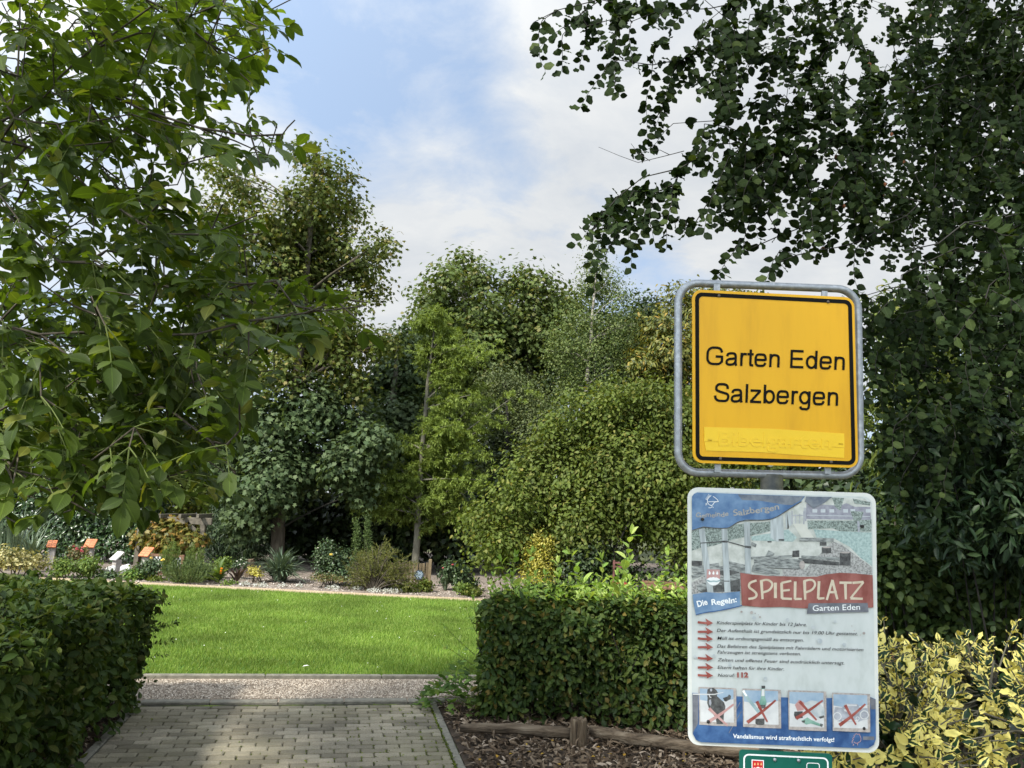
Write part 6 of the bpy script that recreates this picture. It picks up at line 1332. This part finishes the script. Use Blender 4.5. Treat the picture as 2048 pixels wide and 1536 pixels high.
# picket fence with round sign
fl, frr = ground(752, 1172), ground(852, 1172); fd = (frr - fl); FL = float(np.linalg.norm(fd)); fd /= FL
fn = empty('picket_fence', (fl + frr) / 2, 'low brown picket fence at the foot of the feathery tree', 'fence')
hgt = .42; nP = 15
for i in range(nP):
    q = fl + fd * FL * i / (nP - 1); b = MB(); w2 = .022; h_ = hgt * RNG.uniform(.95, 1.03); b.box((q[0], q[1], h_ / 2), (w2 * 2, .014, h_), math.atan2(fd[1], fd[0]) + RNG.normal(0, .05), 0, bev=.004, roll=RNG.normal(0, .02)); b.build('picket', M['picket'], fn)
for z in (.11, .33):
    b = MB(); q = (fl + frr) / 2; b.box((q[0], q[1] + .018, z), (FL + .06, .016, .03), math.atan2(fd[1], fd[0])); b.build('rail', M['picket'], fn)
b = MB(); b.box((frr[0] + .05, frr[1] + .02, .24), (.055, .055, .50), bev=.006); b.build('post', M['picket'], fn)
c = at(838, 1150, 14.1); rs = empty('round_sign', (c[0], c[1], 0), 'small round slate sign with pale writing in front of the picket fence', 'sign')
M['slate'] = flat('slate', (.035, .05, .07), .5); M['pale_blue'] = flat('pale_blue_paint', (.42, .54, .64), .5)
b = MB(); b.tube([(c[0], c[1] + .008, c[2]), (c[0], c[1] - .008, c[2])], .085, 20); b.build('disc', M['slate'], rs)
b = MB(); b.tube([(c[0], c[1] + .02, -.05), (c[0], c[1] + .02, .1), (c[0], c[1] + .02, c[2])], .008, 6); b.build('stake', M['bolt_black'], rs)
b = MB()
for j in range(5):
    z = c[2] + .05 - j * .024; hw = [.03, .055, .06, .05, .03][j]; x = c[0] - hw
    while x < c[0] + hw: 
        wq = RNG.uniform(.012, .03); b.box((x + wq / 2, c[1] - .0095, z + RNG.normal(0, .002)), (wq, .002, .011)); x += wq + .006
b.build('writing', M['pale_blue'], rs)
# white marker stake, bench and red chair at the right
c = at(1171, 1182, 12.6); b = MB(); b.box((c[0], c[1], c[2] / 2), (.028, .012, c[2]), bev=.003); b.add([(c[0] - .014, c[1] - .006, c[2]), (c[0] + .014, c[1] - .006, c[2]), (c[0] + .006, c[1], c[2] + .06)], [(0, 1, 2)])
o = b.build('marker_stake', M['white_tile'], None, (c[0], c[1], 0)); tag(o, 'thin white marker stake rising just above the hedge top', 'stake')
D = 12.2; a_, z_ = at(1284, 1164, D), at(1362, 1170, D); wb = z_[0] - a_[0]; bn = empty('garden_bench', ((a_[0] + z_[0]) / 2, D, 0), 'brown slatted bench in the shade, seen over the hedge', 'bench')
for j, zz_ in enumerate((.0, -.065, -.13)):
    b = MB(); b.box(((a_[0] + z_[0]) / 2, D, a_[2] + zz_), (wb, .025, .045), bev=.004); b.build('back_slat', M['brown_wood'], bn)
for x in (a_[0] + .04, z_[0] - .04):
    b = MB(); b.box((x, D + .03, a_[2] / 2), (.05, .05, a_[2] + .03), bev=.004); b.build('leg', M['brown_wood'], bn); b = MB(); b.box((x, D - .4, .22), (.05, .05, .44), bev=.004); b.build('leg', M['brown_wood'], bn)
for j in range(4): b = MB(); b.box(((a_[0] + z_[0]) / 2, D - .06 - j * .11, .45), (wb, .09, .03), bev=.004); b.build('seat_slat', M['brown_wood'], bn)
M['redpaint'] = flat('red_paint', (.28, .045, .03), .5); M['oldred'] = surf('faded_red', [(.3, (.10, .045, .04)), (.7, (.19, .085, .075))], scale=20, rough=.8)
D = 12.6; rc = empty('red_chair', at(1240, 1160, D) * [1, 1, 0], 'faded red folding chair half hidden behind the tallest hedge shoots', 'chair')
q1, q2 = at(1228, 1120, D), at(1250, 1118, D)
for q in (q1, q2): b = MB(); b.box((q[0], D, q[2] / 2), (.03, .03, q[2]), bev=.003); b.build('leg', M['oldred'], rc)
for y in (1126, 1134, 1142): q = at(1239, y, D); b = MB(); b.box((q[0], D, q[2]), (q2[0] - q1[0], .02, .03), bev=.003); b.build('back_slat', M['oldred'], rc)
b = MB(); b.box(((q1[0] + q2[0]) / 2, D - .18, .42), (q2[0] - q1[0] + .06, .36, .025), bev=.003); b.build('seat', M['redpaint'], rc)
for q in (q1, q2): b = MB(); b.box((q[0], D - .33, .2), (.03, .03, .42), bev=.003); b.build('leg', M['oldred'], rc)

# ---- planting
def clump(name, label, cat, base, n, kind, ln, wr, mat, tilt=(.25, 1.1), height=0, spread=.03, group=None, root=None, bend=0, lift=0):
    base = np.array(base, float); r_ = root or empty(name, (base[0], base[1], 0), label, cat, group)
    th = RNG.uniform(0, 2 * math.pi, n); tl_ = RNG.uniform(*tilt, n)
    ax = np.stack([np.cos(th) * np.sin(tl_), np.sin(th) * np.sin(tl_), np.cos(tl_)], 1); nr = np.stack([-np.cos(th) * np.cos(tl_), -np.sin(th) * np.cos(tl_), np.sin(tl_)], 1) * -1 + RNG.normal(0, .15, (n, 3))
    P = base + np.stack([np.cos(th), np.sin(th), 0 * th], 1) * spread * RNG.random((n, 1)); P[:, 2] = lift + RNG.random(n) * height
    l_ = RNG.uniform(*ln, n); leaves('foliage', kind, P, ax, -nr, l_, wr * np.ones(n), mat, r_); return r_
M['yucca'] = leaf_mat('yucca_leaf', [(0, (.06, .095, .055)), (.6, (.11, .155, .095)), (1, (.20, .25, .16))], rough=.45, trans=.15, spec=.4)
g0 = ground(558, 1163); yu = clump('yucca', 'large spiky grey-green clump at the foot of the maple trunk', 'plant', g0, 330, 'sword', (.32, .62), .032, M['yucca'], (.1, 1.45), .12, .12)
M['rosemary'] = leaf_mat('rosemary_leaf', [(0, (.05, .085, .025)), (.6, (.095, .145, .045)), (1, (.16, .21, .08))], rough=.5, trans=.2, spec=.3)
def spiky(name, label, basepx, w_, h_, n, mat, ln=(.03, .05), K=26, wr=.18, group=None, cat='plant', D=None, tilt=.7):
    g0 = ground(*basepx) if D is None else at(*basepx, D) * [1, 1, 0]; root = empty(name, g0, label, cat, group); b = MB(); Pl, Al = [], []
    for i in range(n):
        th = RNG.uniform(0, 6.28); s = RNG.random() ** .6; o = np.array([math.cos(th), math.sin(th), 0]); q = g0 + o * w_ * .5 * s * .5; e = g0 + o * w_ * .5 * s * (1 + tilt * .1) + [0, 0, h_ * RNG.uniform(.7, 1.05) * (1 - .45 * s * s)]
        mid = (q + e) / 2 + o * w_ * .06 * s; b.tube([q, mid, e], [.004, .003, .0015], 3)
        t = RNG.random(K) * .9 + .1; pp = (1 - t)[:, None] ** 2 * q + (2 * t * (1 - t))[:, None] * mid + (t ** 2)[:, None] * e; Pl.append(pp); Al.append(unit(unit(e - q) * .9 + RNG.normal(0, .55, (K, 3))))
    P, A = np.concatenate(Pl), np.concatenate(Al); l_ = RNG.uniform(*ln, len(P)); leaves('foliage', 'diamond', P, A, rnd_unit(len(P)), l_, l_ * wr, mat, root); b.build('stems', M['twig_green'], root); return root
spiky('rosemary', 'dense green rosemary mound at the lawn edge below the tiled bench', (375, 1164), .85, .42, 150, M['rosemary'], (.03, .055), 40, .2)
M['lightgreen'] = leaf_mat('light_green_leaf', [(0, (.07, .12, .025)), (.6, (.13, .20, .04)), (1, (.22, .28, .07))], rough=.5, trans=.35, spec=.25)
spiky('feathery_herb', 'tall light green feathery herb before the middle of the tiled bench', (335, 1158), .35, .70, 50, M['lightgreen'], (.03, .06), 40, .18, 'tall herbs by the bench', D=14.2)
spiky('feathery_herb', 'tall light green feathery herb right of the tiled bench', (385, 1158), .4, .62, 50, M['lightgreen'], (.03, .06), 40, .18, 'tall herbs by the bench', D=14.4)
M['rose'] = leaf_mat('rose_leaf', [(0, (.028, .055, .022)), (.6, (.055, .092, .036)), (1, (.10, .14, .06))], rough=.4, trans=.2, spec=.4)
def flowers(root, pts, r_, mat, name='flower'):
    for q in pts:
        n = 12; th = np.arange(n) * 2.4; el = np.linspace(.2, 1.3, n); ax = np.stack([np.cos(th) * np.sin(el), np.sin(th) * np.sin(el), np.cos(el)], 1)
        leaves(name, 'diamond', np.tile(np.array(q)[None], (n, 1)), ax, rnd_unit(n), r_ * .72, r_ * .66, mat, root)
M['rose_white'] = flat('white_petal', (.8, .8, .7), .6); M['rose_yellow'] = flat('yellow_petal', (.85, .68, .16), .6); M['rose_pink'] = flat('pink_petal', (.62, .16, .18), .6); M['orange_petal'] = flat('orange_petal', (.8, .30, .02), .6); M['purple_petal'] = flat('mauve_petal', (.25, .12, .22), .6)
D = 14.2; rb1 = bush('rose_bush', 'rose bush with white and yellow blooms right of the dark gap', 'bush', (668, 1172), D, [(660, 1105, 26, 22), (648, 1120, 22), (680, 1125, 26), (665, 1145, 30, 22), (690, 1150, 26, 20), (650, 1150, 22)], 3000, 'oval', (.035, .06), .65, M['rose'], 'bark', per=6, spread=.05)
flowers(rb1, [at(662, 1110, D - .28), at(650, 1086, D - .1), at(661, 1097, D - .25), at(636, 1097, D - .1)][1:], .035, M['rose_white'], 'white_flower'); flowers(rb1, [at(662, 1111, D - .32)], .06, M['rose_yellow'], 'yellow_flower')
rb2 = bush('rose_bush', 'round rose bush with a few pink blooms right of the picket fence', 'bush', (910, 1172), 14.3, [(912, 1135, 20, 16), (900, 1148, 22), (922, 1150, 22), (910, 1160, 26, 14)], 2200, 'oval', (.035, .06), .65, M['rose'], 'bark', per=6, spread=.045)
flowers(rb2, [at(912, 1125, 14.0), at(886, 1137, 14.1), at(905, 1130, 14.0)], .035, M['rose_pink'], 'pink_flower')
M['spirea'] = leaf_mat('low_shrub_leaf', [(0, (.06, .08, .025)), (.5, (.12, .13, .04)), (1, (.22, .13, .07))], rough=.5, trans=.3, spec=.3)
bush('low_shrub', 'low brownish-green shrub at the foot of the white and yellow rose bush', 'shrub', (650, 1178), 13.75, [(640, 1160, 18, 12), (660, 1165, 22, 12), (682, 1168, 18, 10)], 1300, 'diamond', (.03, .05), .6, M['spirea'], 'bark', per=6, spread=.04)
# feathery tamarisk
M['tamarisk'] = leaf_mat('tamarisk_leaf', [(0, (.085, .10, .025)), (.6, (.14, .155, .04)), (1, (.21, .20, .07))], rough=.6, trans=.3, spec=.2, patch=.15)
tm = empty('tamarisk', ground(748, 1182), 'olive feathery shrub arching over the picket fence', 'shrub'); g0 = ground(748, 1182); b = MB(); Pl, Al = [], []
for i in range(110):
    tx_, ty_ = RNG.uniform(675, 845), 0; u = (tx_ - 760) / 85; ty_ = 1082 + 55 * u * u + RNG.uniform(0, 1) ** .8 * 75
    e = at(tx_, ty_, RNG.uniform(13.4, 14.5)); mid = g0 * .45 + e * .55 + [0, 0, .22]
    ts = np.linspace(0, 1, 6); pts = (1 - ts)[:, None] ** 2 * g0 + (2 * ts * (1 - ts))[:, None] * mid + (ts ** 2)[:, None] * e; b.tube(pts, np.linspace(.010, .002, 6), 4)
    for _ in range(9):
        t = RNG.uniform(.35, 1); q = (1 - t) ** 2 * g0 + 2 * t * (1 - t) * mid + t * t * e; d = unit(rnd_unit(1)[0] + [0, 0, -.2] + unit(e - g0) * .4); l_ = RNG.uniform(.08, .2); K = 16; s_ = RNG.random(K)
        Pl.append(q + d * (s_ * l_)[:, None]); Al.append(unit(d + RNG.normal(0, .55, (K, 3))))
P, A = np.concatenate(Pl), np.concatenate(Al); leaves('foliage', 'diamond', P, A, rnd_unit(len(P)), RNG.uniform(.025, .06, len(P)), RNG.uniform(.005, .009, len(P)), M['tamarisk'], tm); b.build('stems', M['bark'], tm)
M['thuja'] = leaf_mat('thuja_leaf', [(0, (.05, .085, .025)), (.6, (.09, .14, .04)), (1, (.15, .20, .07))], rough=.55, trans=.2, spec=.2)
for x, y0, lab in ((713, 1048, 'slim upright conifer behind the feathery shrub, the left one of the pair'), (734, 1035, 'slim upright conifer behind the feathery shrub, the right one of the pair')):
    bush('slim_conifer', lab, 'shrub', (x, 1150), 15.2, [(x + (yy - y0) * .02, yy, 3 + (yy - y0) * .09, 12) for yy in np.arange(y0, 1120, 13)], 1500, 'diamond', (.03, .06), .3, M['thuja'], 'bark', per=6, spread=.025, dspread=.03, group='pair of slim conifers', droop=-.6, sr=.006)
# canna, dark plant, golden low bush
M['canna'] = leaf_mat('canna_leaf', [(0, (.085, .14, .03)), (.6, (.15, .22, .05)), (1, (.25, .30, .09))], rough=.4, trans=.35, spec=.35)
g0 = ground(436, 1166); ca = clump('canna_lily', 'broad-leaved light green plant with an orange bloom at the lawn edge', 'plant', g0, 34, 'oval', (.16, .30), .075, M['canna'], (.15, 1.25), .18, .03); flowers(ca, [at(443, 1138, g0[1] - .1), at(442, 1143, g0[1] - .1), at(441, 1148, g0[1] - .1)], .04, M['orange_petal'], 'orange_flower')
b = MB(); b.tube([g0, g0 + [0, 0, .15], at(443, 1140, g0[1] - .08)], .006, 5); b.build('stem', M['twig_green'], ca)
M['darkplant'] = leaf_mat('purple_leaf', [(0, (.03, .02, .018)), (1, (.09, .055, .04))], rough=.4, trans=.2, spec=.4)
g0 = ground(473, 1168); clump('purple_canna', 'small dark purple-leaved plant between the orange-flowered one and the golden bush', 'plant', g0, 22, 'lance', (.14, .30), .05, M['darkplant'], (.1, .8), .15, .03)
M['golden'] = leaf_mat('golden_leaf', [(0, (.22, .21, .035)), (.5, (.42, .38, .06)), (1, (.60, .55, .16))], rough=.5, trans=.35, spec=.3, patch=.15)
bush('golden_shrub', 'small round golden shrub left of the spiky clump', 'shrub', (511, 1164), 14.05, [(510, 1143, 11), (504, 1152, 10), (517, 1152, 10), (510, 1156, 12, 7)], 900, 'oval', (.025, .04), .6, M['spirea' if False else 'golden'], 'bark', per=5, spread=.025)
M['cream_leaf'] = leaf_mat('cream_mottled_leaf', [(0, (.07, .08, .025)), (.4, (.22, .20, .07)), (1, (.55, .50, .26))], rough=.5, trans=.3, spec=.25, patch=.15)
bush('golden_euonymus', 'tall bright yellow shrub behind the hedge top', 'shrub', (1082, 1200), 12.9, [(1078, 1075, 12, 16), (1070, 1098, 22, 20), (1095, 1095, 16, 18), (1080, 1125, 30, 24), (1060, 1145, 24, 20), (1105, 1140, 22, 20), (1085, 1165, 30, 20), (1085, 1190, 22, 16)], 4200, 'oval', (.03, .05), .6, M['golden'], 'bark', per=6, spread=.05, dspread=.1, droop=0)
bush('variegated_shrub', 'cream-yellow mottled shrub at the far left over the shaded hedge', 'shrub', (30, 1150), 13.2, [(20, 1110, 26, 16), (50, 1112, 28, 16), (0, 1122, 30, 16), (75, 1122, 22, 14), (40, 1130, 40, 14), (-20, 1120, 26)], 1700, 'oval', (.04, .07), .55, M['cream_leaf'], 'bark', per=6, spread=.05)
g0 = at(20, 1130, 14.3) * [1, 1, 0]; clump('reed_grass', 'tall blue-green reeds at the far left before the dark hedge', 'plant', g0, 160, 'sword', (.7, 1.15), .02, M['yucca'], (.02, .35), .1, .5)
g0 = at(60, 1130, 13.9) * [1, 1, 0]; clump('iris_clump', 'grey-green sword-leaved clump behind the cream-yellow shrub', 'plant', g0, 70, 'sword', (.5, .8), .03, M['yucca'], (.1, .7), .1, .15)
# border filler plants
for (x, y, D, rx, ry, mt, nm, lab, n) in (
    (170, 1128, 13.6, 26, 26, 'lightgreen', 'leafy_plant', 'bushy yellow-green plant below the middle orange plaque', 1500), (125, 1135, 13.4, 30, 14, 'lightgreen', 'leafy_plant', 'low green plant below the leftmost orange plaque', 1100),
    (215, 1150, 13.6, 26, 14, 'rose', 'leafy_plant', 'dark green plant below the white tilted plaque', 900), (265, 1150, 13.6, 24, 14, 'mantle', 'leafy_plant', 'pale green plant between the white plaque and the yellow-flowered bush', 900),
    (300, 1138, 13.7, 26, 20, 'rose', 'flowering_bush', 'green bush with yellow blooms in front of the tiled bench', 1500), (415, 1145, 14.0, 22, 18, 'birch', 'leafy_plant', 'grey-green bushy plant right of the rosemary', 1100),
    (447, 1128, 14.4, 16, 12, 'lightgreen', 'leafy_plant', 'yellow-green mound just behind the orange-flowered plant', 700), (480, 1132, 14.4, 14, 14, 'rose', 'leafy_plant', 'leggy rose with small white blooms left of the old post', 500),
    (155, 1103, 14.4, 18, 14, 'spirea', 'sedum_plant', 'reddish flower heads between the two left orange plaques', 700), (940, 1160, 14.4, 26, 12, 'dark', 'leafy_plant', 'dark low plant right of the pink rose bush', 900),
    (820, 1175, 13.7, 20, 8, 'hazel', 'ground_plant', 'low yellowish plant at the lawn edge in front of the round sign', 700), (848, 1172, 13.8, 14, 10, 'hazel', 'ground_plant', 'low yellowish plant right of the round sign', 600),
    (925, 1178, 13.6, 16, 8, 'lightgreen', 'ground_plant', 'low bright plant right of the spiky iris', 600), (945, 1184, 13.5, 18, 8, 'hazel', 'ground_plant', 'low yellowish plant at the corner of the right hedge', 500),
    (455, 1170, 13.5, 12, 3, 'lightgreen', 'ground_plant', 'flat lime-green cushion at the lawn edge', 350), (770, 1165, 14.0, 16, 8, 'lightgreen', 'ground_plant', 'low green plant under the feathery shrub', 500), (350, 1165, 13.5, 30, 4, 'mantle', 'ground_plant', 'flat pale plant left of the rosemary', 500), (310, 1160, 13.5, 22, 6, 'hazel', 'ground_plant', 'low yellow-green plant where border meets the shaded hedge', 500)):
    lb = [(x + RNG.uniform(-.5, .5) * rx, y + RNG.uniform(-.5, .5) * ry, rx * .6, ry * .6) for _ in range(4)]
    o = bush(nm, lab, 'plant', (x, y + ry), D, lb, n, 'oval', (.03, .06), .6, M[mt], 'twig_green', per=5, spread=.04, dspread=.1, sr=.005, low=.01)
    if nm == 'flowering_bush': flowers(o, [at(323, 1122, 13.4), at(326, 1120, 13.4), at(302, 1117, 13.5)], .045, M['rose_yellow'], 'yellow_flower')
    if 'small white blooms' in lab: flowers(o, [at(482, 1120, 14.2), at(474, 1123, 14.2), at(488, 1128, 14.2), at(479, 1130, 14.1)], .03, M['rose_white'], 'white_flower')
    if nm == 'sedum_plant': flowers(o, [at(RNG.uniform(140, 172), RNG.uniform(1092, 1106), 14.1) for _ in range(8)], .035, M['rose_pink'], 'red_flower')
g0 = ground(890, 1180); clump('iris', 'small spiky iris at the lawn edge right of the picket fence', 'plant', g0, 40, 'sword', (.22, .36), .022, M['yucca'], (.1, .9), .03, .04)
# silver cushions on the bare soil
M['silver'] = leaf_mat('silver_leaf', [(0, (.30, .31, .28)), (1, (.62, .63, .58))], rough=.8, trans=.15, spec=.2)
for i, (x, y, wx) in enumerate(((667, 1177, 14), (715, 1178, 12), (752, 1183, 18), (785, 1184, 20), (520, 1172, 14), (565, 1173, 9), (598, 1173, 7), (490, 1170, 10))):
    g0 = ground(x, y); n = 60 * max(1, wx // 5); r_ = wx * g0[1] / FPX
    th = RNG.uniform(0, 6.28, n); rr_ = np.sqrt(RNG.random(n)); P = np.stack([g0[0] + np.cos(th) * rr_ * r_, g0[1] + np.sin(th) * rr_ * r_ * 1.1, .01 + .05 * (1 - rr_ ** 2) * RNG.random(n)], 1)
    o = leaves('silver_cushion', 'diamond', P, rnd_unit(n) + [0, 0, .3], rnd_unit(n) + [0, 0, .8], RNG.uniform(.02, .05, n), .016, M['silver'], None, g0)
    tag(o, ['silver-white cushion plant in front of the white and yellow rose bush', 'silver cushion plant left end of the row before the feathery shrub', 'silver cushion plant under the middle of the feathery shrub', 'silver cushion plant beside the low yellowish plant at the round sign', 'silver cushion plant below the golden shrub', 'silver cushion plant before the spiky clump', 'small silver cushion plant right of the spiky clump', 'silver cushion plant below the purple-leaved plant'][i], 'plant', 'silver cushion plants on the bare soil')
# old post by the maple
c = ground(500, 1158); c = at(499, 1145, 14.9); b = MB(); b.tube([(c[0], c[1], -.05), (c[0], c[1], .3), (c[0] + .02, c[1], at(502, 1122, 14.9)[2])], [.10, .085, .075], 12); o = b.build('old_post', M['wood_stump'], None, (c[0], c[1], 0)); tag(o, 'short grey wooden post just left of the maple trunk', 'post')
for x, y, lab in ((222, 1140, 'pale rock below the white tilted plaque'), (252, 1137, 'pale rock right of the white tilted plaque')):
    c = at(x, y, 13.9); me = bpy.data.meshes.new('rock'); bm = bmesh.new(); bmesh.ops.create_icosphere(bm, subdivisions=3, radius=.09)
    for v_ in bm.verts: v_.co *= 1 + .25 * math.sin(v_.co.x * 40) * math.sin(v_.co.y * 37 + 1) + RNG.normal(0, .03)
    bm.to_mesh(me); bm.free(); o = link('rock', me, M['stone_white'], None, (c[0], c[1], max(c[2] - .02, .05))); tag(o, lab, 'rock')
# feather and a few leaves on the lawn
c = ground(605, 1333, .05); o = leaves('feather', 'lance', np.array([c]), np.array([[.7, .6, .15]]), np.array([[0, -.3, 1.]]), .07, .016, M['rose_white'], None, c); tag(o, 'single white feather lying on the near part of the lawn', 'feather')
